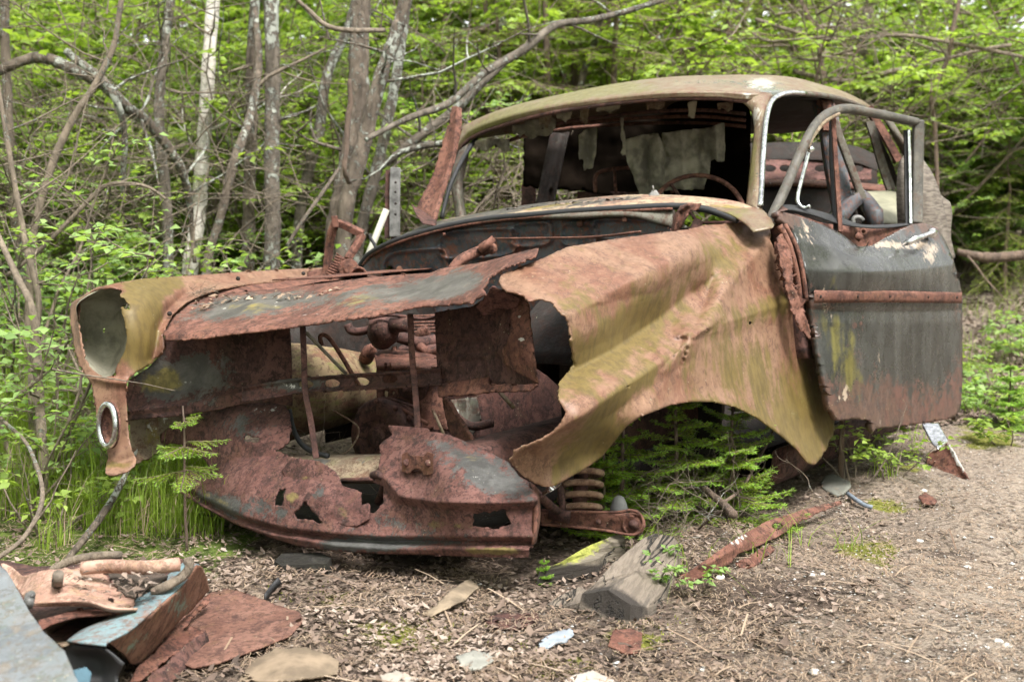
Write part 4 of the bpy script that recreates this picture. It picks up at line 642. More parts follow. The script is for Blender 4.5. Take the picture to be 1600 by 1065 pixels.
loft('roof_lining', [[(1185,150,4.6),(1215,152,4.62),(1260,152,4.75),(1300,158,5.0)], [(1175,172,5.3),(1215,172,5.35),(1262,173,5.4),(1310,178,5.5)], [(1170,208,5.9),(1215,208,5.9),(1262,204,5.95),(1306,202,6.0)]], BLACKM, car, ku=5, kv=4, dent=.012)
b = MB(); b.bar(cr(wr((1285,158,4.95),(1296,200,4.9),(1303,250,4.88),(1312,300,4.86),(1322,350,4.85)), 5), [.075] * 21, .05, [1, 0, 0]); bp = b.build('centre_pillar', BLUE, car, smooth=False); bevel(bp, .01)
b = MB(); b.bar(cr(wr((1280,158,4.9),(1291,165,4.88),(1292,205,4.86)), 5), .03, .02, [1, 0, 0]); b.build('pillar_cap', RUST, bp, smooth=False)
b = MB(); b.bar(cr(wr((1303,188,4.8),(1312,215,4.8),(1325,250,4.8),(1338,285,4.8),(1344,303,4.8)), 5), [.026] * 20 + [.04], .03, [1, 0, 0]); b.bar(cr(wr((1340,300,4.8),(1352,325,4.8),(1366,352,4.8)), 5), .04, .03, [1, 0, 0]); bevel(b.build('rear_door_frame', GREY, car, smooth=False), .006)
b = MB(); b.bar(cr(wr((1356,190,5.4),(1364,215,5.4),(1376,258,5.4),(1389,297,5.4)), 5), .02, .02, [1, 0, 0]); b.bar(cr(wr((1362,190,5.42),(1372,225,5.42),(1384,262,5.42),(1397,297,5.42)), 5), .014, .02, [1, 0, 0]); b.build('rear_window_frame', GREY, car, smooth=False)
b = MB(); b.bar(cr(wr((1356,168,5.6),(1371,193,5.6),(1388,222,5.6),(1404,252,5.6)), 5), .03, .03, [1, 0, 0]); b.build('rear_window_pillar', RUST, car, smooth=False)
loft('rear_pillar_skin', [[(1366,190,5.5),(1376,215,5.5),(1390,245,5.5),(1402,275,5.5)], [(1370,215,5.55),(1378,240,5.55),(1392,270,5.55),(1400,292,5.55)]], BLACKM, car, ku=4, kv=3)
loft('rear_seat', [[(1343,300,5.3),(1365,300,5.35),(1390,299,5.4),(1415,300,5.45)], [(1350,322,5.2),(1370,320,5.2),(1392,318,5.25),(1415,320,5.3)], [(1358,326,5.05),(1376,325,5.05),(1394,325,5.1),(1415,325,5.15)], [(1372,350,4.9),(1385,350,4.9),(1398,351,4.95),(1415,352,5.0)]], SEATM, car, ku=5, kv=5, dent=.006)
b = MB(); b.bar(cr(wr((1300,350,4.7),(1325,320,4.8),(1340,312,4.9),(1372,350,4.7)), 5), .10, .04, [0, 1, 0]); b.build('front_seat', BLUE, car)
# the open door
door_c = [(1217,330,3.93),(1236,356,3.95),(1258,429,3.95),(1264,500,3.96),(1305,658,4.02),(1360,668,4.16),(1440,660,4.44),(1495,647,4.62),(1504,500,4.64),(1499,430,4.64),(1470,372,4.60),(1380,400,4.18),(1340,395,4.08),(1380,470,4.18),(1330,560,4.06),(1430,560,4.38),(1430,450,4.34),(1290,350,4.08),(1400,368,4.38),(1440,352,4.55),(1340,386,4.16)]
do = [(1212,332,1),(1217,329,.5),(1236,334,.5),(1262,342,.5),(1288,352,.5),(1310,362,.5),(1328,375,.6),(1342,385,.6),(1361,384,.4),(1382,372,.3),(1405,360,.3),(1425,350,.4),(1445,348,.3),(1465,356,.3),(1478,377,.2),(1489,403,.2),(1499,438,.2),(1503,460,.3),(1504,503,.3),(1504,589,.3),(1502,632,.3),(1499,642,.3),(1492,650,.3),(1482,655,.5),(1440,661,.8),(1396,667,.6),(1362,670,1),(1359,657,2),(1340,653,2.5),(1310,657,2.5),(1296,640,1),(1272,520,.6),(1266,477,.8),(1262,440,.5),(1251,390,.5),(1238,358,.5),(1220,345,1)]
ds = [('p',1380,410,120,60,0,1.0),('p',1390,530,115,90,0,.82),('p',1300,400,60,50,0,.8),('p',1460,520,50,110,0,.5),('p',1300,560,30,60,0,.5),('p',1280,380,50,30,30,.7),('a',1305,545,13,80,2,.62),('a',1328,550,12,70,2,.6),('a',1286,500,14,60,0,.5),('a',1350,600,30,40,0,.3),('a',1300,430,10,30,0,.3),('w',1290,470,10,40,-15,.6),('w',1452,398,20,34,0,.5),('w',1425,385,40,8,0,.35),('w',1380,382,40,8,0,.5),('w',1262,365,16,40,-25,.5),('w',1320,620,14,26,0,.55),('w',1372,560,4,40,0,.4),('w',1376,660,4,20,0,.5),('a',1400,392,40,18,0,.3),('w',1465,500,10,70,0,.3)]
dr = panel('door', do, door_c, DOORM, car, rag=.5, ridges=[([(1262,420),(1330,424),(1420,420),(1500,410)], .03, 60, 45), ([(1340,388),(1372,395),(1410,382)], -.022, 20, 40), ([(1255,380),(1300,385),(1330,400)], .012, 30, 30), ([(1499,430),(1503,540),(1500,640)], -.012, 6, 12), ([(1275,482),(1380,484),(1502,482)], -.010, 3, 22)], dent=.004, dsc=4, stains=ds, step=3, seed=71, th=.02)
b = MB(); P = [W(x, y, t) for x, y, t in ((1272,463,3.915),(1330,463,4.03),(1390,463,4.19),(1450,464,4.39),(1503,465,4.61))]; P = cr(P, 6); V = []
for p in P:
    o_ = (CAMP - p) / np.linalg.norm(CAMP - p); u = np.array([0, 0, 1.])
    V += [p + u * .018 + o_ * .002, p + u * .013 + o_ * .016, p + u * .008 + o_ * .020, p - u * .008 + o_ * .020, p - u * .014 + o_ * .015, p - u * .019 + o_ * .002]
b.add(V, [(i * 6 + j, i * 6 + j + 1, (i + 1) * 6 + j + 1, (i + 1) * 6 + j) for i in range(len(P) - 1) for j in range(5)]); ts = b.build('trim_strip', RUST, dr)
b = MB()
for f in (.05, .30, .52, .75, .96):
    p = P[int(f * (len(P) - 1))]; o_ = (CAMP - p) / np.linalg.norm(CAMP - p); b.lathe(p + o_ * .021, o_, [(-.002, .005), (.001, .005)], 8)
b.build('clip_hole', BLACKM, ts)
b = MB(); fpts = wr((1203,350,3.95),(1208,335,3.96),(1226,297,4.0),(1245,252,4.05),(1263,214,4.09),(1280,189,4.14),(1300,175,4.20),(1325,170,4.28),(1360,176,4.40),(1400,184,4.52),(1432,191,4.62))
b.tube(cr(fpts, 6), .0155, 10, up=[0, 1, 0]); fm_ = b.build('window_frame', GREY, dr, col=(.25, .5, .1))
b = MB(); b.bar(cr(wr((1435,188,4.62),(1434,230,4.62),(1433,290,4.61),(1432,350,4.58)), 4), .036, .03, [1, 0, 0]); bevel(b.build('frame_post', GREY, fm_, smooth=False, col=(.2, .6, .1)), .005)
b = MB(); b.bar(wr((1419,204,4.60),(1421,280,4.59),(1422,350,4.56)), .008, .02, [1, 0, 0]); b.build('glass_channel', CHROME, fm_, smooth=False)
b = MB(); b.bar(wr((1417,204,4.61),(1418,280,4.60),(1419,350,4.57)), .02, .012, [1, 0, 0]); b.build('channel_seal', RUBBER, fm_, smooth=False)
b = MB(); b.bar(cr(wr((1302,183,4.21),(1305,240,4.20),(1309,300,4.18),(1313,362,4.16)), 4), .013, .014, [1, 0, 0]); b.build('vent_divider', RUST, fm_, smooth=False)
b = MB(); b.bar(cr(wr((1300,182,4.24),(1300,240,4.23),(1303,300,4.21),(1307,360,4.19)), 4), .016, .012, [1, 0, 0]); b.build('divider_seal', RUBBER, fm_, smooth=False)
b = MB(); b.tube(cr(wr((1311,178,4.19),(1290,190,4.13),(1272,212,4.09),(1262,232,4.07)), 5), .006, 7); b.build('vent_rubber', TAN, fm_)
b = MB(); b.tube(cr(wr((1265,232,4.12),(1258,260,4.11),(1250,290,4.10),(1246,310,4.09),(1249,320,4.08),(1257,325,4.08),(1266,322,4.07)), 5), .0065, 8); b.tube(wr((1262,238,4.12),(1270,230,4.12)), .01, 8); b.build('vent_strut', CHROME, fm_)
loft('inner_sill', [[(1215,322,4.06),(1240,322,4.1),(1275,330,4.15),(1310,340,4.22),(1345,352,4.32),(1380,352,4.42),(1420,350,4.58)], [(1217,328,4.0),(1240,330,4.03),(1272,338,4.1),(1308,350,4.16),(1345,356,4.28),(1385,357,4.42),(1425,352,4.56)]], RUBBER, dr, ku=5, kv=3, dent=.005)
loft('inner_skin', [[(1240,334,4.16),(1290,350,4.24),(1345,352,4.36),(1385,356,4.46),(1450,352,4.62)], [(1250,370,4.16),(1300,385,4.24),(1345,395,4.34),(1385,395,4.44),(1465,390,4.66)], [(1290,600,4.12),(1320,640,4.2),(1360,650,4.3),(1400,650,4.42),(1490,640,4.70)]], RUST, dr, ku=5, kv=4, dent=.006)
b = MB(); b.lathe(W(1349,362,4.22), CAMP - W(1349,362,4.2), [(-.01, .012), (.005, .012), (.006, .006), (-.005, .005)], 14); b.bar(wr((1338,374,4.22),(1345,366,4.22)), .022, .01, [1, 0, 0]); b.build('window_winder', RUST, dr)
b = MB(); b.tube(cr(wr((1333,350,4.3),(1334,341,4.3),(1343,340,4.3),(1349,345,4.3)), 5), .008, 7); b.build('inner_latch', ALU, dr)
b = MB(); b.tube(cr(wr((1411,382,4.34),(1425,376,4.33),(1445,368,4.38),(1461,362,4.46)), 5), [.006, .009, .011, .012, .012, .012, .012, .012, .012, .012, .011, .010, .012, .014, .013, .009], 10, flat=.8); b.lathe(W(1457,364,4.5), CAMP - W(1457,364,4.5), [(-.03, .015), (.02, .017), (.025, .01)], 14); b.build('door_handle', CHROME, dr)
# hinge post between fender and door
loft('hinge_post', [[(1200,345,3.98),(1212,400,3.99),(1222,470,4.0),(1240,560,4.02)], [(1225,350,3.96),(1238,400,3.98),(1248,470,3.99),(1262,560,4.0)], [(1240,350,4.02),(1255,400,4.04),(1264,470,4.05),(1275,560,4.06)]], RUSTD, car, ku=5, kv=4, dent=.008, dsc=20)
b = MB(); b.tube(cr(wr((1218,352,3.90),(1232,380,3.90),(1243,420,3.91),(1249,460,3.93),(1252,490,3.95)), 5), .009, 8); b.tube(cr(wr((1226,350,3.92),(1246,390,3.92),(1255,430,3.92),(1260,470,3.93)), 5), .007, 8); b.build('post_flange', RUST, car)
panel('torn_flange', [(1212,372,2),(1222,366,1),(1234,385,2),(1238,410,2.5),(1240,440,2.5),(1250,470,2),(1262,500,2),(1268,532,1),(1256,520,2.5),(1243,500,3),(1236,480,2.5),(1228,450,3),(1222,420,3),(1216,395,3)], [(1215,372,3.87),(1238,410,3.88),(1268,530,3.92),(1235,480,3.86)], RUST, car, seed=77, rag=2, step=2, dent=.01, dsc=22)
# cheap flakes of rust hanging at the post
b = MB(); rg = random.Random(5)
for i in range(16):
    p = W(1218 + i * 2.2 + rg.uniform(-5, 5), 385 + i * 7 + rg.uniform(-5, 5), 3.9 + rg.uniform(-.02, .03)); a = np.array([rg.uniform(-1, 1) for _ in range(3)]) * .022; c_ = np.array([rg.uniform(-1, 1) for _ in range(3)]) * .02
    b.add([p - a, p + c_, p + a, p - c_ * .7], [(0, 1, 2, 3)])
solid(b.build('rust_flake', RUST, car, smooth=False), .003)
# sill remnants under the door
loft('sill', [[CW(x, .74, .28) for x in (-1.3, -1.7, -2.1, -2.6)], [CW(x, .70, .16) for x in (-1.3, -1.7, -2.1, -2.6)], [CW(x, .5, .18) for x in (-1.3, -1.7, -2.1, -2.6)]], RUSTD, car, ku=4, kv=3, worldpts=True, dent=.02)
sl = panel('sill_strip', [(1440,661),(1466,660),(1481,688),(1474,694),(1466,702),(1455,690)], [(1440,661,4.72),(1466,660,4.74),(1481,688,4.64),(1466,702,4.6)], CHROME, car, rag=.3, step=2)
gA = G(1510, 752); gt = PX(gA)[2]
panel('sill_end', [(1467,702,1),(1481,690,.5),(1496,716,1),(1511,744,1.5),(1532,766,1),(1560,765,.5),(1545,772,1),(1520,778,2),(1490,764,3),(1470,745,4),(1452,726,3),(1448,708,2)], [(1467,700,4.62),(1511,744,4.44),(1555,766,gt - .05),(1460,735,4.56),(1520,776,gt - .02)], RUST, car, seed=81, rag=2, step=2.4, ridges=[([(1481,690),(1496,716),(1513,748)], .02, 5, 10)], stains=[('w',1495,715,6,30,-30,.95)], dent=.008, dsc=20)
# ---------------------------------------------------------------- ground
def recenter(o):
    me = o.data; n = len(me.vertices); a = np.empty(n * 3, np.float32); me.vertices.foreach_get('co', a); a = a.reshape(-1, 3)
    c = np.array([a[:, 0].mean(), a[:, 1].mean(), a[:, 2].min()]); a -= c; me.vertices.foreach_set('co', a.astype(np.float32).ravel()); me.update(); o.location = c; return o
rng = np.random.default_rng(11)
xs = np.sinh(np.linspace(-3.6, 3.6, 420)) * 2.6; ys = np.r_[np.linspace(-6, 1.6, 20)[:-1], 1.6 * np.exp(np.linspace(0, 4.2, 520))]
gx, gy = np.meshgrid(xs, ys); gzv = gz(gx, gy)
P0 = np.stack([gx.ravel() , gy.ravel(), np.zeros(gx.size)], 1); near = (np.abs(P0[:, 0]) < 5) & (P0[:, 1] < 10)
dz = np.zeros(len(P0)); dz[near] = nz(P0[near], 9, 3, 4) * .009; V = np.stack([gx.ravel(), gy.ravel(), gzv.ravel() + dz], 1)
st = np.zeros((len(V), 3)); rel = V - CAMP; zz = np.maximum(rel @ FW, .3); qx = 800 + FPX * rel[:, 0] / zz; qy = 532.5 + FPX * (rel @ DN) / zz
def blob(px, py, rx, ry, w):
    return w * np.exp(-(((qx - px) / rx) ** 2 + ((qy - py) / ry) ** 2)) * (rel @ FW > .5)
for a in ((640,990,110,40,.8),(880,1040,60,25,.9),(1000,1000,80,20,.55),(500,930,80,20,.45),(1390,790,70,22,.6),(1330,860,60,20,.7),(1430,720,60,20,.5),(1250,830,40,10,.4),(1540,690,60,20,.6),(1500,640,60,40,.35),(1330,1010,60,20,.4),(450,890,100,10,.4),(1380,870,30,30,.5)): st[:, 0] += blob(*a)
for a in ((150,800,230,110,1.),(40,700,260,200,1.),(330,840,60,30,.6),(1560,480,60,40,.1)): st[:, 1] += blob(*a)
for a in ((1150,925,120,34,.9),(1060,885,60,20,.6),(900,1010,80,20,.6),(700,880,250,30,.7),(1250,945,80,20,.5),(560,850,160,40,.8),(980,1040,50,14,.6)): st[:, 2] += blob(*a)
st[:, 1] += np.clip((V[:, 1] - 6.5 + V[:, 0] * -.9) / 3, 0, .55) + .5 * np.clip((V[:, 1] - 11) / 4, 0, 1)
st = np.clip(st, 0, 1)
idx = np.arange(gx.size).reshape(gx.shape); q = np.stack([idx[:-1, :-1], idx[:-1, 1:], idx[1:, 1:], idx[1:, :-1]], -1).reshape(-1, 4)
gr = mesh('ground', V, q, SOIL, col=st); gr['kind'] = 'structure'
def scatter(n, t0, t1, xa=-.42, xb=.42, pw=1.0):
    u = rng.random(n); t = (t0 ** -pw + u * (t1 ** -pw - t0 ** -pw)) ** (-1 / pw); x = t * (xa + (xb - xa) * rng.random(n)); return x, t
def tinted(name, V, F, mat, tint, **k):
    c = np.zeros((len(V), 3)); c[:, 0] = tint; return mesh(name, V, F, mat, col=c, colname='tint', **k)
def flat_bits(name, n, t0, t1, size, asp, mat, label, tilt=.45, lift=.004, curl=.3, xa=-.42, xb=.42, keep=None, pw=1.2):
    x, y = scatter(n, t0, t1, xa, xb, pw)
    if keep is not None: m = keep(x, y); x, y = x[m], y[m]
    n = len(x); s = rng.uniform(*size, n); an = rng.uniform(0, 2 * math.pi, n); ar = rng.uniform(*asp, n)
    d = np.stack([np.cos(an), np.sin(an), rng.normal(0, tilt, n) * .6], 1); e = np.stack([-np.sin(an), np.cos(an), rng.normal(0, tilt, n) * .6], 1)
    c = np.stack([x, y, gz(x, y) + lift + rng.random(n) * lift], 1); c[:, 2] += np.abs(d[:, 2]) * s * .5 + np.abs(e[:, 2]) * s * ar * .35; up = np.array([0, 0, 1.]) * (curl * s)[:, None]
    k = lambda a, b_, h: c + d * (a * s)[:, None] + e * (b_ * s * ar)[:, None] + up * h
    V = np.stack([k(-.5, 0, .5), k(-.1, -.5, .2), k(.5, 0, .45), k(.0, .5, .25), k(.02, 0, 0)], 1).reshape(-1, 3)
    i = np.arange(n)[:, None] * 5; F = np.concatenate([i + [0, 1, 4], i + [1, 2, 4], i + [2, 3, 4], i + [3, 0, 4]]); o = tinted(name, V, F, mat, np.repeat(np.clip(.62 * rng.random(n) + .55 * (patch(x, y, 2.2, 21, -.4, .4) - .25), 0, 1), 5), smooth=False); tag(o, kind='stuff'); o['label'] = label; return o
bare = lambda x, y: np.exp(-((x - .52) / .17) ** 2 - ((y - 3.1) / .13) ** 2)
pathd = lambda x, y: x - .35 * y
def patch(x, y, sc=3.0, sd=0, lo=-.25, hi=.25): return np.clip((np.array([mn.fractal(Vector((a * sc, b_ * sc, sd)), .8, 2., 3) for a, b_ in zip(x, y)]) - lo) / (hi - lo), 0, 1)
flat_bits('leaf_litter', 60000, 2.3, 10, (.005, .021), (.45, .8), LITTER, 'dead brown leaves strewn over the soil', keep=lambda x, y: (rng.random(len(x)) < np.clip(.85 - (pathd(x, y) + .75) * 1.3, .04, 1) * (.25 + .75 * patch(x, y)) * (1 - .85 * bare(x, y))))
flat_bits('leaf_litter', 16000, 5.2, 10.5, (.015, .04), (.45, .8), LITTER, 'brown leaves on the bank beyond the door', xa=.27, xb=.50, pw=.2)
flat_bits('leaf_litter', 50000, 2.3, 7, (.003, .010), (.3, .8), LITTER, 'small crumbled leaf scraps over the path', tilt=.3, lift=.002, keep=lambda x, y: rng.random(len(x)) < .15 + .6 * patch(x, y, 4, 3))
flat_bits('whole_leaves', 1500, 2.4, 7, (.02, .034), (.4, .6), LITTER, 'whole dry curled leaves on the soil near the car', tilt=.4, lift=.003, curl=.45, keep=lambda x, y: rng.random(len(x)) < np.clip(.8 - (pathd(x, y) + .6) * 1.4, .03, 1))
def needles(name, n, t0, t1, label, mat, ln=(.012, .034), w=.0008, keep=None, lift=.004):
    x, y = scatter(n, t0, t1, pw=1.3)
    if keep is not None: m = keep(x, y); x, y = x[m], y[m]
    n = len(x); an = rng.uniform(0, 2 * math.pi, n); l = rng.uniform(*ln, n); d = np.stack([np.cos(an), np.sin(an), rng.normal(0, .12, n)], 1) * l[:, None] / 2; e = np.stack([-np.sin(an), np.cos(an), 0 * an], 1) * w
    c = np.stack([x, y, gz(x, y) + lift + rng.random(n) * .008 + np.abs(d[:, 2])], 1); h = np.array([0, 0, .003]); V = np.stack([c - d - e, c - e + h, c + d - e, c + d + e, c + e + h, c - d + e], 1).reshape(-1, 3); i = np.arange(n)[:, None] * 6
    o = tinted(name, V, np.concatenate([i + [0, 1, 4, 5], i + [1, 2, 3, 4]]), mat, np.repeat(rng.random(n), 6)); tag(o, kind='stuff'); o['label'] = label; return o
needles('needle_litter', 60000, 2.3, 7, 'fallen brown needles over the soil', NEEDLED, keep=lambda x, y: rng.random(len(x)) < .12 + .8 * patch(x, y, 3.5, 5))
needles('fallen_twigs', 260, 2.3, 8, 'short dead twigs over the soil', NEEDLED, (.05, .16), .0022)
def pebbles(name, n, size, label, keep=None, tint=(0, 1)):
    x, y = scatter(n, 2.3, 8)
    if keep is not None: m = keep(x, y); x, y = x[m], y[m]
    n = len(x); s = rng.uniform(*size, n) ** 1.0; base = np.array([[1,0,0],[0,1,0],[-1,0,0],[0,-1,0],[.3,.3,.6],[.1,-.2,-.6],[.7,.6,.1],[-.6,.7,.2],[-.7,-.6,.1],[.6,-.7,.15]], float)
    tri = np.array([(4,0,6),(4,6,1),(4,1,7),(4,7,2),(4,2,8),(4,8,3),(4,3,9),(4,9,0),(5,6,0),(5,1,6),(5,7,1),(5,2,7),(5,8,2),(5,3,8),(5,9,3),(5,0,9)])
    j = base[None] * rng.uniform(.7, 1.2, (n, 10, 3)); an = rng.uniform(0, 6.28, n); ca, sa = np.cos(an)[:, None], np.sin(an)[:, None]
    X = (j[..., 0] * ca - j[..., 1] * sa) * s[:, None] + x[:, None]; Y = (j[..., 0] * sa + j[..., 1] * ca) * s[:, None] * .8 + y[:, None]; Z = j[..., 2] * s[:, None] + (gz(x, y) + s * .25)[:, None]
    o = tinted(name, np.stack([X, Y, Z], -1).reshape(-1, 3), (tri[None] + np.arange(n)[:, None, None] * 10).reshape(-1, 3), PEBBLE, np.repeat(rng.uniform(*tint, n), 10), smooth=False); tag(o, kind='stuff'); o['label'] = label
pebbles('gravel', 16000, (.0015, .005), 'fine grey grit on the path', keep=lambda x, y: rng.random(len(x)) < np.clip(.25 + (pathd(x, y) + .9) * .6, .08, 1), tint=(0, .75))
pebbles('gravel', 260, (.003, .010), 'small pale stones on the path', keep=lambda x, y: rng.random(len(x)) < np.clip(.3 + (pathd(x, y) + .9) * .6, .05, 1), tint=(.2, .8))

# moss cushions
x, y = scatter(60000, 2.3, 7); pz = CH - 0.0; zz_ = gz(x, y); v_ = np.stack([x, y, zz_], 1) - CAMP; w_ = v_ @ FW; mx = 800 + FPX * v_[:, 0] / w_; my = 532.5 + FPX * (v_ @ DN) / w_; dm = np.zeros(len(x))
for a in ((640,990,90,28,1),(880,1040,50,20,1),(1000,1000,60,14,.7),(500,930,60,14,.6),(1390,790,60,16,.8),(1330,860,50,12,.7),(1430,720,50,16,.8),(1540,690,50,14,.8),(1500,640,40,26,.5),(1380,870,26,22,.7),(990,975,60,8,1),(820,1010,30,8,.6)): dm += a[4] * np.exp(-((mx - a[0]) / a[2]) ** 2 - ((my - a[1]) / a[3]) ** 2)
kk = rng.random(len(x)) < dm * 1.3 * patch(x, y, 9, 8, -.2, .25); x, y = x[kk], y[kk]; n = len(x); h = rng.uniform(.002, .007, n); an = rng.uniform(0, 6.28, n); d = np.stack([np.cos(an), np.sin(an), 0 * an], 1) * .0022; c = np.stack([x, y, gz(x, y) + .005], 1)
V = np.stack([c - d, c + d, c + rng.normal(0, .002, (n, 3)) + np.array([0, 0, 1.]) * h[:, None]], 1).reshape(-1, 3)
MOSSM = leafmat('moss', (.07, .075, .012), (.21, .22, .035), .2); mo = tinted('moss', V, np.arange(n * 3).reshape(-1, 3), MOSSM, np.repeat(rng.random(n), 3)); tag(mo, kind='stuff'); mo['label'] = 'yellow-green moss on the soil'
# ---------------------------------------------------------------- foliage makers
class LB:
    """collects leaf quads"""
    def __init__(s): s.c = []; s.d = []; s.n = []; s.l = []; s.w = []; s.t = []
    def add(s, c, d, n, l, w, t): s.c.append(c); s.d.append(d); s.n.append(n); s.l.append(l); s.w.append(w); s.t.append(t)
    def build(s, name, mat, parent=None, droop=.18, M=None, serr=0):
        c, d, n = (np.array(a, float) for a in (s.c, s.d, s.n)); l = np.array(s.l)[:, None]; w = np.array(s.w)[:, None]
        d /= np.linalg.norm(d, axis=1)[:, None] + 1e-9; e = np.cross(d, n); e /= np.linalg.norm(e, axis=1)[:, None] + 1e-9; u = np.cross(e, d)
        V = np.stack([c, c + d * l * .42 - e * w * .5 + u * w * .12, c + d * l - u * l * droop, c + d * l * .42 + e * w * .5 + u * w * .12, c + d * l * .5 - u * w * .06], 1).reshape(-1, 3)
        i = np.arange(len(c))[:, None] * 5; F = np.concatenate([i + [0, 4, 1], i + [1, 4, 2], i + [0, 3, 4], i + [4, 3, 2]])
        return tinted(name, V, F, mat, np.repeat(np.array(s.t), 5), parent=parent, smooth=False)
def unit(v): v = np.asarray(v, float); return v / (np.linalg.norm(v) + 1e-9)
def grow(P, d, L, r, rg, mb, depth, tips, seg=6, wander=.25, lift=.05):
    pts = [np.array(P)]; dd = unit(d)
    for i in range(seg):
        dd = unit(dd + np.array([rg.gauss(0, wander), rg.gauss(0, wander), rg.gauss(lift, wander)]) * .5); pts.append(pts[-1] + dd * L / seg)
    mb.tube(pts, [r * (1 - .75 * i / seg) for i in range(seg + 1)], 4 if depth else 6, cap=False)
    tips.append((pts, depth)); return pts
def make_shrub(name, label, group, h, spread, stems, leaves, seed, mat, bm, lsz=(.028, .05), base=(0, 0, 0), dens=1.0, lean=None):
    rg = random.Random(seed); r = root(name, label, 'shrub', base, group); mb = MB(); lb = LB(); tips = []; B = np.array(base, float)
    for i in range(stems):
        an = rg.uniform(0, 6.28); d = np.array([math.cos(an) * spread, math.sin(an) * spread, 1]) + (np.array(lean) if lean is not None else 0)
        m = grow(B + np.array([math.cos(an), math.sin(an), 0]) * .05, d, h * rg.uniform(.7, 1.1), .006 * h + .002, rg, mb, 0, tips, 8, .22)
        for k in range(int(7 * dens)):
            j = rg.randint(2, 8); a2 = rg.uniform(0, 6.28); t = grow(m[j], [math.cos(a2), math.sin(a2), rg.uniform(-.1, .6)], h * rg.uniform(.18, .38), .0035 * h, rg, mb, 1, tips, 5, .3)
            for q in range(3):
                a3 = a2 + rg.uniform(-1, 1); grow(t[rg.randint(1, 5)], [math.cos(a3), math.sin(a3), rg.uniform(-.3, .4)], h * rg.uniform(.08, .2), .0018 * h, rg, mb, 2, tips, 3, .3)
    tw = [p for p, dp in tips if dp > 0]; per = max(2, int(leaves / max(1, len(tw))))
    for p in tw:
        p = np.array(p)
        for k in range(per):
            f = (k + rg.random()) / per * (len(p) - 1); i = min(int(f), len(p) - 2); c = p[i] + (p[i + 1] - p[i]) * (f - i); ax = unit(p[i + 1] - p[i]); sd = unit(np.cross(ax, [0, 0, 1])) * (1 if k % 2 else -1)
            d = unit(ax * .6 + sd + np.array([rg.gauss(0, .25), rg.gauss(0, .25), rg.gauss(0, .25)])); l = rg.uniform(*lsz); n = unit(np.array([rg.gauss(0, .35), rg.gauss(0, .35), 1]))
            lb.add(c, d, n, l, l * rg.uniform(.5, .68), min(1, max(0, rg.gauss(.5, .25))))
    mb.build('stems', bm, r); lb.build('foliage', mat, r); return r
def make_spruce(name, label, group, h, seed, base=(0, 0, 0), nl=.03, per=26, mat=None, tipm=None, whorls=9, droop=.35, rad=.42, nw=.12, bare=.0, nk=5, rt=.014):
    rg = random.Random(seed); r = root(name, label, 'spruce', base, group); mb = MB(); lb = LB(); lt = LB(); B = np.array(base, float)
    tr = [B + np.array([rg.gauss(0, .01) * h * i / 8, rg.gauss(0, .01) * h * i / 8, h * i / 8]) for i in range(9)]; mb.tube(tr, [h * rt * (1 - .85 * i / 8) + .002 for i in range(9)], 7)
    for w_ in range(whorls):
        f = bare + (1 - bare) * (w_ + .4) / whorls; L0 = h * rad * (1 - f) ** .8 + .03 * h
        for k in range(nk):
            a = 2 * math.pi * k / nk + rg.uniform(-.5, .5) + w_ * 1.3; dd = np.array([math.cos(a), math.sin(a), .25 - droop * (1 - f)]); p = B + np.array([0, 0, h * (f + rg.uniform(-.03, .03))]); L = L0 * rg.uniform(.55, 1.15); pts = [p]
            for i in range(6): dd = unit(dd + np.array([rg.gauss(0, .08), rg.gauss(0, .08), -droop * .12 + .035 * i])); pts.append(pts[-1] + dd * L / 6)
            mb.tube(pts, [.004 * h * (1 - .8 * i / 6) + .001 for i in range(7)], 4, cap=False)
            subs = [(pts, 1.)]
            for i in range(1, 6):
                for s_ in (-1, 1):
                    ax = unit(pts[i + 1] - pts[i]); sd = unit(np.cross(ax, [0, 0, 1])) * s_; sl = L * .38 * (1 - i / 7.5) * rg.uniform(.8, 1.2); q = [pts[i]]; d2 = unit(ax * .7 + sd + np.array([0, 0, -.15 * droop * 2]))
                    for j in range(3): d2 = unit(d2 + np.array([rg.gauss(0, .08), rg.gauss(0, .08), -.12 * droop])); q.append(q[-1] + d2 * sl / 3)
                    mb.tube(q, .0012 * h + .0006, 3, cap=False); subs.append((q, .8))
            for q, s_ in subs:
                q = np.array(q); LL = np.linalg.norm(q[-1] - q[0]); cnt = max(5, int(per * LL / (h * .12)))
                for k2 in range(cnt):
                    ff = (k2 + rg.random() * .5) / cnt * (len(q) - 1); i = min(int(ff), len(q) - 2); c = q[i] + (q[i + 1] - q[i]) * (ff - i); ax = unit(q[i + 1] - q[i]); sd = unit(np.cross(ax, [rg.gauss(0, .35), rg.gauss(0, .35), 1])) * (1 if k2 % 2 else -1)
                    l = nl * rg.uniform(.8, 1.15); (lt if tipm and ff > (len(q) - 1) * .62 and rg.random() < .9 else lb).add(c, ax * .75 + sd, [rg.gauss(0, .5), rg.gauss(0, .5), 1], l, l * nw, min(1, max(0, rg.gauss(.45, .25))))
    mb.build('trunk', TWIGR, r); lb.build('needles', mat or NEEDLE, r, droop=.05)
    if tipm: lt.build('fresh_tips', tipm, r, droop=.05)
    return r
def place(src, base, rz, sc=1.0, label=None, group=None):
    o = src.copy(); COL.objects.link(o); o.location = base; o.rotation_euler = (0, 0, rz); o.scale = (sc, sc, sc)
    if label: o['label'] = label
    if group: o['group'] = group
    for ch in list(src.children):
        c = ch.copy(); COL.objects.link(c); c.parent = o
    return o
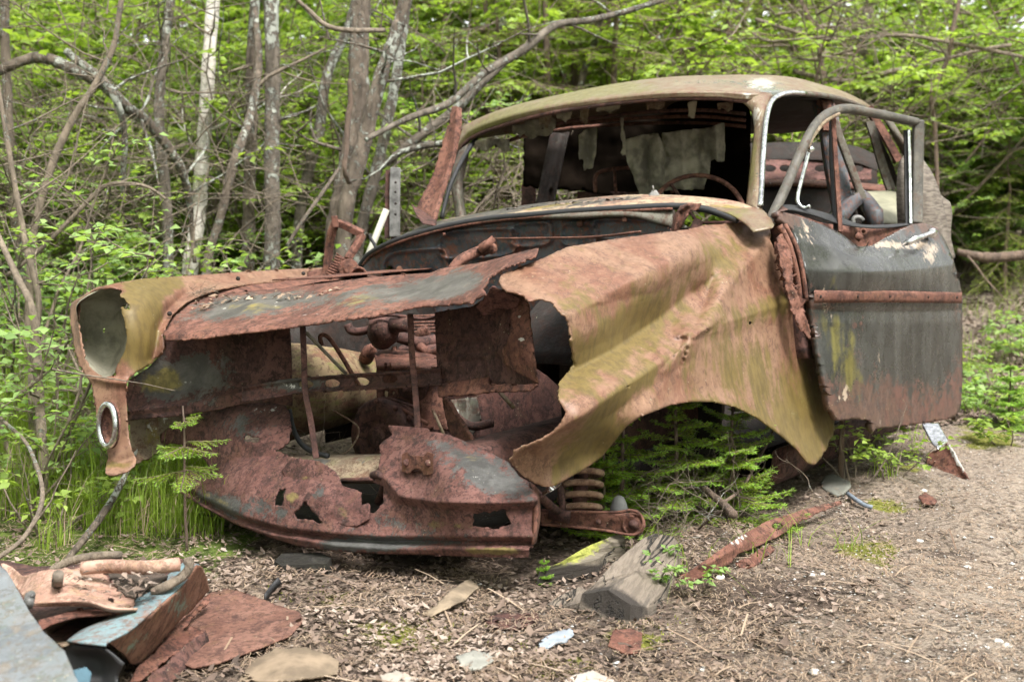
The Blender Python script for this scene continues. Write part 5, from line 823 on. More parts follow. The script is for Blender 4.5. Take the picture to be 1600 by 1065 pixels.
def bush_field(spec, seed):
    """spec: list of (proto, [(px,t,scale)...])"""
    rg = random.Random(seed)
    for proto, spots in spec:
        first = True
        for px, t, s in spots:
            b_ = gp(px, t); b_[2] -= .03
            if first: proto.location = b_; proto.rotation_euler = (0, 0, rg.uniform(0, 6)); proto.scale = (s, s, s); first = False
            else: place(proto, b_, rg.uniform(0, 6), s)
s1 = make_shrub('leafy_shrub', 'green leafy shrub among the dense growth behind the car', 'leafy shrubs behind the car', 1.7, .55, 7, 3600, 1, LEAF, TWIGR, (.034, .07))
s2 = make_shrub('leafy_shrub', 'green leafy shrub among the dense growth behind the car', 'leafy shrubs behind the car', 1.9, .4, 6, 3600, 2, LEAF, TWIGR, (.04, .085))
s3 = make_shrub('pale_leaf_shrub', 'pale blue-green leafy shrub in the undergrowth behind the car', 'pale leafed shrubs behind the car', 1.5, .6, 7, 3400, 3, LEAF2, TWIG, (.035, .065))
s4 = make_shrub('bare_shrub', 'tangle of bare brown twigs with few leaves in the undergrowth', 'twiggy shrubs behind the car', 1.8, .7, 9, 380, 4, LEAF, TWIG, (.025, .04), dens=1.5)
p1 = make_spruce('young_spruce', 'yellow-green young spruce with drooping boughs behind the car', 'young spruces behind the car', 2.6, 5, nl=.05, per=22, nw=.17, droop=.6, rad=.40)
p2 = make_spruce('young_spruce', 'yellow-green young spruce with drooping boughs behind the car', 'young spruces behind the car', 2.2, 6, nl=.045, per=22, nw=.17, droop=.75, rad=.5)
rg = random.Random(9)
def row(t, n, x0, x1, s0, s1_, jt=.4):
    return [(x0 + (x1 - x0) * (i + rg.uniform(.1, .9)) / n, t + rg.uniform(-jt, jt), rg.uniform(s0, s1_)) for i in range(n)]
bush_field([
 (s1, [(1400, 9.0, .95), (1580, 9.5, 1.05), (1480, 9.6, 1.0)] + row(7.3, 6, -60, 640, .6, .9) + row(9.2, 6, 600, 1700, .9, 1.2) + row(9, 4, -700, -120, .9, 1.3) + row(13, 5, -900, -120, 1.6, 2.2) + row(12, 4, 1750, 2500, 1.2, 1.6) + row(16, 4, 1750, 2600, 1.8, 2.4) + row(8.6, 7, -80, 1700, .85, 1.15) + row(11, 7, -100, 1750, 1.2, 1.6) + row(14.5, 7, -100, 1750, 1.7, 2.2, .8)),
 (s2, row(7.9, 5, -60, 700, .7, 1.0) + row(9.4, 6, -80, 1700, .9, 1.2) + row(10.5, 4, -800, -120, 1.1, 1.5) + row(10, 3, 1800, 2400, 1.0, 1.4) + row(12.2, 7, -100, 1750, 1.3, 1.8) + row(17, 7, -150, 1800, 2.0, 2.6, 1)),
 (s3, row(5.9, 3, -60, 170, .45, .65) + row(8.0, 3, 0, 620, .7, .95) + [(1600, 9.0, .95), (1530, 9.3, 1.0), (1690, 8.8, 1.0), (1560, 8.5, .6), (1490, 8.8, .8), (1440, 9.0, .85)] + row(13, 4, -80, 1750, 1.2, 1.6)),
 (s4, row(7.2, 4, -40, 640, .7, 1.0) + [(1350, 8.6, 1.2), (1430, 9.4, 1.3), (1260, 9.6, 1.1), (740, 7.4, .8)] + row(10.8, 4, -60, 1700, 1.1, 1.6)),
 (p1, [(760, 9.0, .95), (880, 10.2, 1.15), (690, 10.4, 1.1), (1010, 11.2, 1.3), (1160, 12.0, 1.3), (620, 8.8, .65), (850, 8.7, 1.0), (1060, 9.2, 1.15), (700, 9.3, 1.1), (960, 8.5, .95), (1180, 10, 1.2)]),
 (p2, [(820, 9.6, 1.05), (950, 9.4, 1.0), (1080, 10.6, 1.2), (560, 11, 1.1), (1570, 8.3, .5), (780, 8.4, .95), (900, 9.0, 1.1), (1130, 9.0, 1.05), (1230, 9.8, 1.15)])], 3)
# far wood: one mass of leaves on the rising slope
lb = LB(); rr = random.Random(77)
NF = 42000; fx = rng.uniform(-13, 13, NF); fy = rng.uniform(17, 25, NF); fx = fx * fy / 20; fh = rng.random(NF) ** 1.1 * 6.5
cl = np.array([mn.noise(Vector((a * .5, b_ * .3, c_ * .6))) for a, b_, c_ in zip(fx, fy, fh)]); kk = cl > -.22; fx, fy, fh, cl = fx[kk], fy[kk], fh[kk], cl[kk]; n = len(fx)
lb.c = np.stack([fx, fy, gz(fx, fy) + fh], 1); lb.d = rng.normal(0, 1, (n, 3)); lb.n = rng.normal(0, .5, (n, 3)) + [0, -.3, 1]; lb.l = rng.uniform(.10, .2, n); lb.w = lb.l * .65; lb.t = np.clip(rng.normal(.45, .22, n) + cl * .4, 0, 1)
fo_ = lb.build('distant_foliage', LEAF); tag(fo_, kind='stuff'); fo_['label'] = 'far mass of green leaves closing off the woods'

lb = LB(); NB = 15000; an = rng.uniform(math.radians(150), math.radians(390), NB); rr_ = rng.uniform(6.5, 10, NB); fx = np.cos(an) * rr_; fy = np.sin(an) * rr_ + 2.0; fh = rng.random(NB) ** .9 * 8.0  # unseen leaf ring around the camera, added to cut flat frontal light
kk = ~((np.abs(fx) < fy * .55 + .5) & (fy > 0)); fx, fy, fh = fx[kk], fy[kk], fh[kk]; n = len(fx)
lb.c = np.stack([fx, fy, gz(fx, np.maximum(fy, 0)) + fh], 1); lb.d = rng.normal(0, 1, (n, 3)); lb.n = rng.normal(0, .6, (n, 3)) + [0, 0, 1]; lb.l = rng.uniform(.2, .42, n); lb.w = lb.l * .6; lb.t = np.clip(rng.normal(.3, .2, n), 0, 1)
fb_ = lb.build('unseen_woods_ring', LEAF); tag(fb_, kind='stuff'); fb_['label'] = 'unseen ring of woods behind the camera, added to cut frontal light'

# ---------------------------------------------------------------- tree stems
def stem(name, label, cat, pts, mat, seed, branches=5, up=5.2, group=None, wob=.05, base_ext=True):
    """pts = (px,py,t,radius in px) from the lowest seen point to the top of the picture"""
    P = [W(p[0], p[1], p[2]) for p in pts]; R = [p[3] * .86 / FPX * p[2] for p in pts]
    b0 = P[0].copy(); dirn = unit(P[1] - P[0])
    if base_ext:
        k = max(.05, (b0[2] - gz(b0[0], b0[1]) + .05)) ; b1 = b0 - np.array([dirn[0] * .4, dirn[1] * .4, 1]) * k; b1[2] = gz(b1[0], b1[1]) - .05; P.insert(0, b1); R.insert(0, R[0] * 1.18)
    d = unit(P[-1] - P[-2]); last = P[-1].copy(); L = max(.4, (up - last[2]) / max(.4, d[2])); 
    for k in (.33, .66, 1.): P.append(last + d * L * k + np.array([0, 0, .02])); R.append(R[len(R) - 1] * .8)
    C_ = cr(P, 7); RR = np.interp(np.linspace(0, len(P) - 1, len(C_)), range(len(P)), R); C_ = C_ + np.array([mn.noise_vector(Vector(c * 2.3 + seed)) for c in C_]) * np.mean(R) * .5
    r = root(name, label, cat, P[0], group); mb = MB(); mb.tube(C_, RR * (1 + .06 * np.sin(np.arange(len(C_)) * 1.7)), 12, wob=wob, seed=seed); mb.build('trunk', mat, r)
    rg_ = random.Random(seed * 3 + 1)
    for k in range(branches):
        i = rg_.randint(3, len(C_) - 8); a = rg_.uniform(0, 6.28); m2 = MB(); tp = []
        q = grow(C_[i], [math.cos(a), math.sin(a), rg_.uniform(.1, .9)], rg_.uniform(.3, .9), RR[i] * .17 + .002, rg_, m2, 1, tp, 6, .3)
        for _ in range(2): grow(q[rg_.randint(2, 5)], [rg_.uniform(-1, 1), rg_.uniform(-1, 1), rg_.uniform(-.3, .8)], rg_.uniform(.15, .4), RR[i] * .12 + .0012, rg_, m2, 1, tp, 4, .3)
        m2.build('branch', mat, r)
    cb_ = LB(); top = C_[-1]
    for k in range(260):
        o_ = np.array([rg_.gauss(0, .55), rg_.gauss(0, .55), rg_.gauss(0, .4)]); cb_.add(top + o_ + [0, 0, .3], [rg_.gauss(0, 1), rg_.gauss(0, 1), rg_.gauss(0, .4)], [rg_.gauss(0, .4), rg_.gauss(0, .4), 1], .07, .045, rg_.random())
    cb_.build('crown', LEAF, r); return r
stem('birch_tree', 'pale white barked birch trunk behind the far fender', 'birch tree', [(298,430,6.6,15),(312,330,6.6,14),(316,230,6.6,13),(322,140,6.6,13),(333,0,6.6,12)], BARKW, 1, 3)
stem('lichen_tree', 'straight upright trunk crusted with grey lichen, right of a slim grey one', 'tree', [(424,425,6.2,15),(425,330,6.2,15),(424,220,6.2,14),(426,110,6.2,14),(427,0,6.2,13)], BARKL, 2, 3)
stem('slim_tree', 'slim lichen spotted trunk left of the white birch', 'tree', [(264,432,6.4,9),(262,330,6.4,10),(249,200,6.4,10),(252,120,6.4,9),(268,0,6.4,8)], BARKL, 3, 5)
stem('grey_tree', 'smooth grey trunk immediately left of the lichen crusted one', 'tree', [(388,425,6.5,12),(390,330,6.5,12),(392,220,6.5,11),(392,120,6.5,10),(400,0,6.5,9)], BARK, 4, 4)
stem('leaning_tree', 'brown stem leaning across in front of the grey trunk', 'tree', [(322,420,6.0,8),(345,340,6.0,8),(368,255,6.0,9),(392,180,6.1,8),(404,100,6.2,7),(398,0,6.3,6)], BARK, 5, 4)
stem('lichen_tree', 'lichen speckled trunk curving up to the right, left of the thick pair', 'tree', [(463,418,6.6,10),(470,345,6.6,10),(484,270,6.6,10),(500,200,6.6,10),(510,120,6.6,9),(540,50,6.6,9),(556,0,6.6,8)], BARKL, 6, 5)
stem('thick_tree', 'thickest brown trunk with a peeled pale patch behind the bonnet hinge', 'tree', [(528,380,5.9,22),(538,300,5.9,21),(550,210,5.9,20),(560,120,5.9,19),(566,0,5.9,18)], BARK, 7, 3)
stem('forked_tree', 'dark leaning trunk against the right side of the thickest trunk', 'tree', [(540,350,5.8,14),(556,270,5.8,15),(578,190,5.8,14),(600,110,5.8,13),(622,40,5.8,12),(632,0,5.8,11)], BARK, 8, 4)
stem('lichen_tree', 'thin lichen covered trunk between the thick pair and the aluminium strip', 'tree', [(560,385,6.3,10),(584,280,6.3,11),(606,190,6.3,10),(620,110,6.3,9),(634,20,6.3,9)], BARKL, 10, 6)
stem('leaning_sapling', 'thin pale sapling leaning right at the left of the picture', 'sapling', [(48,420,5.0,7),(62,330,5.0,7),(90,240,5.0,7),(118,180,5.0,6.5),(150,130,5.0,6),(178,70,5.0,5.5),(190,0,5.0,5)], TWIG, 11, 7)
stem('slender_tree', 'upright slender trunk at the left edge of the picture', 'tree', [(34,430,6.2,9),(18,300,6.2,9),(10,180,6.2,9),(8,80,6.2,9),(8,0,6.2,8)], BARK, 12, 5)
stem('distant_tree', 'dark trunk leaning right behind the open door frame', 'tree', [(1330,165,9.5,11),(1345,100,9.5,11),(1354,40,9.5,10),(1360,0,9.5,10)], BARK, 13, 3)
stem('distant_tree', 'dark slender trunk above the centre of the car roof', 'tree', [(905,150,8.5,6),(925,80,8.5,6),(942,0,8.5,6)], BARK, 14, 2)
stem('distant_tree', 'dark thin trunk above the windscreen left end', 'tree', [(722,190,8.8,8),(760,110,8.8,7),(785,40,8.8,7),(790,0,8.8,6)], BARK, 15, 2)
stem('distant_tree', 'very thin dark trunk over the driver side of the roof', 'tree', [(1128,150,9.2,5),(1134,80,9.2,5),(1142,0,9.2,5)], BARK, 16, 2)
stem('distant_tree', 'thin dark wiggly stem right of the open door, above the pale shrubs', 'tree', [(1462,220,7.8,4),(1455,150,7.8,4),(1482,90,7.8,4),(1490,40,7.8,4),(1500,0,7.8,4)], TWIGR, 17, 2)
stem('sapling', 'dark twisted stem just right of the door frame top', 'sapling', [(1288,150,8.2,6),(1283,100,8.2,5),(1278,60,8.2,4),(1250,0,8.2,4)], TWIGR, 18, 3)
stem('leaning_sapling', 'dark sapling beside the headlamp side of the car, left', 'sapling', [(70,740,4.0,9),(62,640,4.1,9),(55,560,4.2,8),(48,480,4.2,7),(20,420,4.3,6)], TWIG, 19, 4, up=1.9)
stem('leaning_sapling', 'curved brown stem rising behind the far headlamp', 'sapling', [(52,690,4.3,7),(50,560,4.4,7),(60,470,4.4,6),(40,380,4.5,6),(26,300,4.5,5)], TWIG, 20, 5, up=2.0)
def limb(name, label, pts, mat, seed, tw=6, cat='branch'):
    P = [W(*p[:3]) for p in pts]; R = [p[3] / FPX * p[2] for p in pts]; C_ = cr(P, 7); RR = np.interp(np.linspace(0, len(P) - 1, len(C_)), range(len(P)), R); C_ = C_ + np.array([mn.noise_vector(Vector(c * 3.1 + seed)) for c in C_]) * .012
    r = root(name, label, cat, P[0]); m = MB(); m.tube(C_, RR, 8, wob=.08, seed=seed); m.build('limb', mat, r); rg_ = random.Random(seed); m = MB(); tp = []
    for k in range(tw):
        m = MB(); i = rg_.randint(2, len(C_) - 2); grow(C_[i], [rg_.uniform(-1, 1), rg_.uniform(-.6, .6), rg_.uniform(-.6, 1)], rg_.uniform(.15, .5), RR[i] * .35 + .001, rg_, m, 1, tp, 5, .35); m.build('twig', mat, r)
    return r
limb('dead_branch', 'long pale dead branch slanting up to the right over the car', [(572,218,5.5,4),(640,185,5.6,5),(700,160,5.7,6),(760,112,5.8,6),(820,78,5.9,7),(870,42,6.0,6),(930,30,6.1,5),(1040,0,6.2,4)], BARKL, 1, 9)
limb('dead_branch', 'shorter pale branch just under the long slanting one', [(624,235,5.9,4),(660,226,5.9,5),(700,222,5.9,5),(712,218,5.9,4)], BARKL, 2, 1)
limb('dead_branch', 'second grey branch crossing below the long slanting one', [(590,262,6.1,4),(640,225,6.1,7),(700,180,6.1,8),(760,125,6.1,5),(800,90,6.1,3)], BARKL, 3, 3)
limb('dead_branch', 'fallen arching branch among the leaves at upper left', [(-30,120,5.6,8),(30,95,5.6,8),(70,90,5.6,9),(120,112,5.6,9),(160,132,5.6,9),(200,170,5.7,9),(232,192,5.8,8),(275,250,5.9,7),(292,300,6.0,6),(300,360,6.1,4),(303,410,6.1,3)], BARK, 4, 8)
limb('dead_branch', 'broken branch dropping from the arch at upper left', [(103,78,5.5,6),(130,100,5.5,7),(160,125,5.5,7),(182,160,5.5,6),(196,215,5.6,5),(192,300,5.7,4)], BARKL, 5, 4)
limb('thin_branch', 'pale thin branch snaking left of the thick trunks at the top', [(460,0,5.3,3),(480,18,5.3,3.5),(510,42,5.3,4),(555,48,5.3,4),(602,46,5.5,4)], TWIG, 6, 2)
limb('thin_branch', 'thin branch across the lichen crusted trunk', [(405,135,5.8,3),(420,122,5.8,3),(445,108,5.8,3),(480,90,5.8,2),(510,74,5.8,1.5)], TWIG, 7, 2)
limb('thin_branch', 'thin stick slanting below the thick trunk toward the hinge', [(450,385,5.4,3),(480,335,5.4,3),(510,290,5.5,3),(532,255,5.6,2)], BARK, 8, 1)
limb('hanging_stick', 'dark snapped stick hooked on the thickest trunk', [(546,125,5.55,3),(549,160,5.55,4),(545,185,5.55,5),(541,230,5.55,4),(536,262,5.55,4),(543,285,5.6,4)], TWIGR, 9, 0)
limb('thin_branch', 'long thin stem crossing low on the left side bushes', [(10,430,4.9,3),(60,392,4.9,3.5),(110,345,4.9,3.5),(150,305,4.9,4),(175,290,4.9,3.5),(230,292,4.9,2.5),(262,310,4.9,2)], TWIG, 10, 6)
limb('dead_branch', 'dark fallen log behind the rear right of the car', [(1495,394,7.3,5),(1540,402,7.3,8),(1600,398,7.3,8),(1660,390,7.3,8)], TWIGR, 11, 2)
limb('thin_branch', 'grey twig spanning above the open door frame', [(1240,110,8,4),(1320,128,8,4),(1400,110,8,4),(1480,90,8,3),(1580,70,8,3)], TWIG, 12, 9)
limb('thin_branch', 'pale twig crossing to the top right corner', [(1180,30,7.8,3),(1290,62,7.8,3),(1400,55,7.8,3),(1500,70,7.8,3),(1620,95,7.8,3)], TWIG, 13, 9)
limb('fallen_stick', 'bent bare stick lying in the grass at lower left', [(0,872,3.25,4),(40,840,3.3,4),(66,790,3.4,4),(64,740,3.5,3.5),(40,690,3.7,3),(0,650,3.9,3)], TWIG, 14, 1)
limb('fallen_stick', 'thin stick under the far headlamp sloping into the grass', [(100,880,3.5,5),(150,820,3.6,6),(185,765,3.7,5),(215,700,3.85,3)], BARK, 15, 0)
limb('fallen_stick', 'brown root like stick under the wheel arch', [(1075,735,3.9,3),(1100,765,3.7,5),(1130,790,3.55,7),(1145,803,3.45,7)], TWIGR, 16, 4)
limb('fallen_stick', 'thin twig from the wheel arch to the soil', [(1128,785,3.6,3),(1160,760,3.75,2.5),(1195,700,3.95,2),(1210,665,4.0,1.5)], TWIGR, 17, 1)
# near leafy saplings at the left
def near_sapling(px, t, h, seed, label, leaves=260, stems=4, spread=.5, mat=LEAF2, lsz=(.03, .055), dens=.8):
    b_ = gp(px, t); return make_shrub('leafy_sapling', label, None, h, spread, stems, leaves, seed, mat, TWIG, lsz, base=b_, dens=dens)
near_sapling(20, 4.0, .95, 31, 'leafy sapling at the left edge level with the headlamp', 420, 5)
near_sapling(95, 4.5, .85, 32, 'leafy sapling close behind the far headlamp', 420, 5)
near_sapling(-40, 4.6, 1.2, 33, 'taller leafy sapling at the very left edge', 500, 5)
near_sapling(330, 5.4, .75, 52, 'airy green sapling spray over the far fender, right of the first one', 300, 5, mat=LEAF2, lsz=(.03, .06))
near_sapling(245, 5.6, 1.0, 34, 'fresh green sapling reaching over the far fender', 420, 5, mat=LEAF)
for i_, (px_, t_, h_, lab_) in enumerate(((150, 4.3, .42, 'low leafy weed under the far headlamp'), (60, 3.75, .30, 'low weed in the grass near the lower left edge'), (10, 3.9, .5, 'leafy weed at the left edge below the headlamp level'), (110, 4.0, .34, 'small leafy weed in the grass left of the trim ring'), (230, 4.1, .25, 'yellow-green weed below the far fender tip'), (30, 5.0, .9, 'bushy weed behind the curved bare stems at left'), (150, 5.4, .9, 'bushy green growth right behind the far headlamp'))): near_sapling(px_, t_, h_, 60 + i_, lab_, 260, 6, .7, mat=(LEAF if i_ % 2 else LEAF2), lsz=(.022, .042))
near_sapling(1075, 3.05, .10, 35, 'tiny bright green seedling beside the grey wooden block', 26, 4, .5, lsz=(.016, .024))
near_sapling(1345, 4.25, .26, 36, 'small bright green weed under the door edge', 60, 5, .6, mat=LEAF, lsz=(.02, .035))
near_sapling(1395, 4.3, .22, 37, 'yellow-green weed right of the one under the door', 60, 5, .6, mat=LEAF, lsz=(.02, .03))
near_sapling(1540, 5.9, .2, 38, 'low pale green seedling beside the path at right', 130, 6, .8)
near_sapling(1590, 7.0, .28, 39, 'pale green seedling at the right edge of the path', 140, 6, .8)
for i_, (px_, t_, h_, lab_) in enumerate(((1528, 6.6, .22, 'leafy plant standing just behind the door rear edge'), (1572, 6.2, .2, 'leafy plant beside the path, second from the door'), (1610, 5.7, .22, 'leafy plant cut by the right edge of the picture'), (1550, 5.3, .16, 'little weed on the mossy path edge'), (1585, 4.9, .14, 'little weed at the far right of the path'))): near_sapling(px_, t_, h_, 80 + i_, lab_, 70, 4, .9, mat=(LEAF2 if i_ % 2 else LEAF), lsz=(.022, .04))
# spruces near the car
make_spruce('spruce_sapling', 'small bright spruce sapling in front of the valance left end', None, .40, 41, base=G(292, 862) + [0, 0, -.01], nl=.013, per=34, mat=NEEDLE, tipm=NEEDLEB, whorls=3, rad=.75, nw=.13, droop=.75, bare=.5, nk=4, rt=.006)
make_spruce('spruce_sapling', 'bushy green spruce filling the left of the wheel arch', None, .37, 42, base=gp(975, 3.56), nl=.015, per=46, mat=NEEDLE, tipm=NEEDLEB, whorls=8, rad=.62, nw=.13, droop=.3)
make_spruce('spruce_sapling', 'bushy green spruce in the middle of the wheel arch', None, .42, 47, base=gp(1060, 3.66), nl=.015, per=46, mat=NEEDLE, tipm=NEEDLEB, whorls=8, rad=.6, nw=.13, droop=.3)
make_spruce('spruce_sapling', 'bright tipped spruce under the right half of the wheel arch', None, .38, 43, base=gp(1150, 3.74), nl=.016, per=46, mat=NEEDLE, tipm=NEEDLEB, whorls=8, rad=.66, nw=.13, droop=.25)
make_spruce('spruce_sapling', 'low green spruce spilling out of the wheel arch beside the coil spring', None, .26, 48, base=gp(945, 3.5), nl=.014, per=46, mat=NEEDLE, tipm=NEEDLEB, whorls=6, rad=.7, nw=.13, droop=.2)
make_spruce('spruce_sapling', 'little green spruce twig sprouting beside the moss topped block', None, .07, 44, base=G(850, 916), nl=.008, per=30, mat=NEEDLEB, whorls=4, rad=.4, nw=.14, droop=.2)
make_spruce('spruce_sapling', 'young spruce shoot poking out between fender and door', None, .62, 46, base=gp(1322, 4.3), nl=.016, per=30, mat=NEEDLEB, whorls=5, rad=.22, nw=.13, droop=.3, bare=.5)
make_spruce('spruce_sapling', 'bright green spruce sapling at the right edge beside the path', None, .26, 45, base=gp(1585, 5.2), nl=.018, per=30, mat=NEEDLEB, whorls=6, rad=.6, nw=.14, droop=.3)
# dead twig tangle in the arch
def tangle(name, label, base, n, L, r, seed, mat, dirs=(0, 0, .3), spread=.12):
    rg_ = random.Random(seed); m = MB(); tp = []
    for i in range(n):
        p = np.array(base) + [rg_.gauss(0, spread), rg_.gauss(0, spread), abs(rg_.gauss(0, spread * .5))]; q = grow(p, [rg_.uniform(-1, 1) + dirs[0], rg_.uniform(-1, .4) + dirs[1], rg_.uniform(-.2, .8) + dirs[2]], L * rg_.uniform(.5, 1.1), r, rg_, m, 1, tp, 7, .5, -.02)
        for _ in range(4): grow(q[rg_.randint(1, 6)], [rg_.uniform(-1, 1), rg_.uniform(-1, 1), rg_.uniform(-.6, .8)], L * .35, r * .55, rg_, m, 1, tp, 4, .5, 0)
    o = m.build(name, mat); recenter(o); tag(o, label, 'twigs'); return o
tangle('dead_twigs', 'tangle of dead spruce twigs in front of the wheel arch spruce', gp(1020, 3.62) + [0, 0, .03], 22, .24, .0018, 1, NEEDLED if False else TWIG, (-.1, -.2, .2), .10)
tangle('dead_twigs', 'dead twigs under the right part of the wheel arch', gp(1130, 3.8) + [0, 0, .04], 14, .22, .0016, 2, TWIG, (0, 0, .2), .10)
tangle('dead_twigs', 'dry twigs standing behind the long grey wooden block', gp(1040, 3.35) + [0, 0, .02], 9, .22, .0013, 3, TWIG, (0, 0, .6), .02)
tangle('dead_twigs', 'dry stalks heaped behind the crank pulley', W(530, 735, 3.9), 14, .22, .0016, 4, TWIG, (0, 0, -.1), .06)
tangle('dead_twigs', 'bundle of dry needles lying on the bonnet nose strip', W(318, 461, 3.93), 16, .07, .0009, 5, TWIG, (0, 0, 0), .022)
tangle('dead_twigs', 'tangled bare twigs among the bushes at left', gp(170, 6.0) + [0, 0, .6], 40, 1.0, .004, 6, TWIG, (0, 0, .2), .4)
tangle('dead_twigs', 'tangled bare twigs seen through the windscreen at its left', gp(760, 6.8) + [0, 0, .5], 34, 1.0, .005, 7, TWIG, (0, 0, .3), .35)
tangle('dead_twigs', 'tangled bare twigs right of the open door frame', gp(1380, 7.9) + [0, 0, .9], 46, 1.1, .004, 8, TWIG, (0, 0, .3), .5)
for i_, (px_, t_, z_, lab_) in enumerate(((120, 5.6, .7, 'fine bare twigs above the far headlamp'), (230, 6.2, 1.0, 'fine bare twigs left of the white birch'), (350, 6.8, .8, 'fine bare twigs right of the white birch'), (480, 7.0, 1.0, 'fine bare twigs behind the lichen trunks'), (660, 7.2, 1.3, 'fine bare twigs above the aluminium channel'))): tangle('dead_twigs', lab_, gp(px_, t_) + [0, 0, z_], 26, .9, .0022, 40 + i_, TWIG, (0, 0, .2), .35)
tangle('dead_twigs', 'dry brown twigs hanging before the spruces of the wheel arch', gp(1080, 3.56) + [0, 0, .03], 26, .2, .0013, 50, TWIG, (0, 0, .3), .09)
tangle('dead_twigs', 'tangled bare twigs in the upper left corner', gp(60, 6.4) + [0, 0, 1.5], 40, 1.0, .004, 9, TWIG, (0, 0, .1), .4)
# grass
def grass(name, label, centers, h, n, seed, w=.0022, mat=GRASSM, lean=.35):
    r_ = np.random.default_rng(seed); V = []; T = []
    c = centers(r_, n); n = len(c); hh = r_.uniform(*h, n) * r_.choice([.5, .8, 1, 1.25], n); an = r_.uniform(0, 6.28, n); bd = r_.uniform(.1, 1.6, n) * lean * (1 + (r_.random(n) < .25) * 1.5); d = np.stack([np.cos(an), np.sin(an), 0 * an], 1); e = np.stack([-np.sin(an + .4), np.cos(an + .4), 0 * an], 1)
    S = []
    for f in (0, .35, .7, 1.0):
        p = c + np.array([0, 0, 1.]) * (hh * (f - .35 * bd * f ** 3))[:, None] + d * (hh * bd * f ** 2)[:, None]; ww = w * (1 - f * .9); S.append(np.stack([p - e * ww, p + e * ww], 1))
    V = np.stack(S, 1).reshape(-1, 3); i = np.arange(n)[:, None] * 8; F = np.concatenate([i + [0, 1, 3, 2], i + [2, 3, 5, 4], i + [4, 5, 7, 6]])
    o = tinted(name, V, F, mat, np.repeat(np.clip(r_.normal(.5, .25, n), 0, 1), 8)); o['kind'] = 'stuff'; o['label'] = label; return o
def area(px0, px1, t0, t1, fn=None):
    def f(r_, n):
        t = r_.uniform(t0, t1, n); p = r_.uniform(px0, px1, n); x = (p - 800) / FPX * t; z = gz(x, t); c = np.stack([x, t, z], 1)
        k = np.array([mn.noise(Vector((a * 2.2, b_ * 2.2, .3))) for a, b_, _ in c]); return c[k > -.1]
    return f
grass('grass', 'green grass growing at the left of the car', area(-60, 340, 3.45, 4.3), (.05, .24), 7000, 1, w=.0016)
grass('grass', 'taller green grass behind the far fender', area(-120, 330, 4.2, 6.2), (.1, .36), 8000, 2, w=.0022)
grass('dry_grass', 'dead straw coloured grass mixed in at the left', area(-100, 340, 3.4, 5.0), (.06, .26), 2000, 7, w=.0016, mat=NEEDLED, lean=.9)
grass('grass', 'thin grass on the bank beside the door', area(1500, 1700, 5.6, 8.5), (.04, .12), 1200, 8, w=.0025)
grass('grass', 'low moss and grass in the undergrowth behind the car', area(-200, 1440, 6.4, 12), (.1, .35), 14000, 3, w=.007)
def tufts(r_, n):
    L = [];
    for px, py, k in ((1118,810,10),(1180,770,24),(1090,770,16),(1235,690,20),(1265,730,20),(1150,865,14),(1240,850,18),(1290,700,30),(1330,860,14),(1380,745,30),(1030,870,16),(1160,745,14),(1060,905,6),(1430,690,16),(1120,900,10),(1210,880,8)):
        g = G(px, py); m = k; o_ = r_.normal(0, .025, (m, 3)); o_[:, 2] = 0; L.append(g + o_)
    return np.concatenate(L)
grass('grass', 'sparse thin grass tufts beside the path', tufts, (.05, .15), 1, 4, w=.0015, lean=.8)

# ---------------------------------------------------------------- loose things
def tz(px, py, h=0.0):
    """distance at which the pixel ray is h above the ground"""
    g = G(px, py); r = (g - CAMP) / (CAMP[2] - g[2] + 1e-9); return PX(CAMP + r * (CAMP[2] - g[2] - h))[2]
def sheet(name, label, cat, out, hs, mat, parent=None, **k):
    """thin piece lying on the ground; hs = list of (px,py,height)"""
    k.setdefault('step', 2.2); k.setdefault('th', .004); o = panel(name, out, [(a, b_, tz(a, b_, c_)) for a, b_, c_ in hs], mat, parent, **k)
    if parent is None: recenter(o); tag(o, label, cat)
    return o
def block(name, label, cat, top, h_, mat, seed=1, stains=(), base=(0, 0, 0), sub=10, drop=None):
    """a solid piece: top outline px points with heights above ground, sides going down into the soil"""
    T = np.array([W(a, b_, tz(a, b_, c_)) for a, b_, c_ in top]); n = len(T); T2 = []
    for i in range(n): T2 += [T[i] + (T[(i + 1) % n] - T[i]) * k / sub for k in range(sub)]
    T2 = np.array(T2); m = len(T2); cen = T2.mean(0); V = []; F = []; rings = 6
    for k in range(rings): V += list(cen + (T2 - cen) * (k + .5) / rings if k < rings - 1 else T2)
    for k in range(1, 7):
        B_ = T2.copy(); g = gz(T2[:, 0], T2[:, 1]) - .03; B_[:, 2] = T2[:, 2] + (g - T2[:, 2]) * k / 6; B_[:, :2] += (B_[:, :2] - cen[:2]) * .015 * k; V += list(B_)
    V = np.array(V); V += np.array([mn.noise_vector(Vector(v * 10 + seed)) for v in V]) * .004 + np.array([mn.noise_vector(Vector(v * 60 + seed)) for v in V]) * .0012
    R_ = rings + 6; F = [(k * m + i, k * m + (i + 1) % m, (k + 1) * m + (i + 1) % m, (k + 1) * m + i) for k in range(R_ - 1) for i in range(m)]; F.append(tuple(range(m)))
    rel = V - CAMP; z_ = rel @ FW; X2 = np.stack([800 + FPX * (rel @ RT) / z_, 532.5 + FPX * (rel @ DN) / z_], 1)
    o = mesh(name, V, F, mat, col=stainmap(X2, stains, base), smooth=False); recenter(o); tag(o, label, cat); return o
block('wooden_block', 'squared wooden block with yellow-green moss on top, black end, under the spring', 'wooden block', [(841,895,.032),(884,872,.045),(924,850,.05),(970,833,.05),(976,840,.045),(968,852,.035),(950,862,.03),(930,874,.038),(880,886,.035)], .1, WOODM, 1, stains=[('a',900,860,70,22,-25,.85),('p',880,905,80,22,-8,1.4),('w',938,880,12,18,0,.9)])
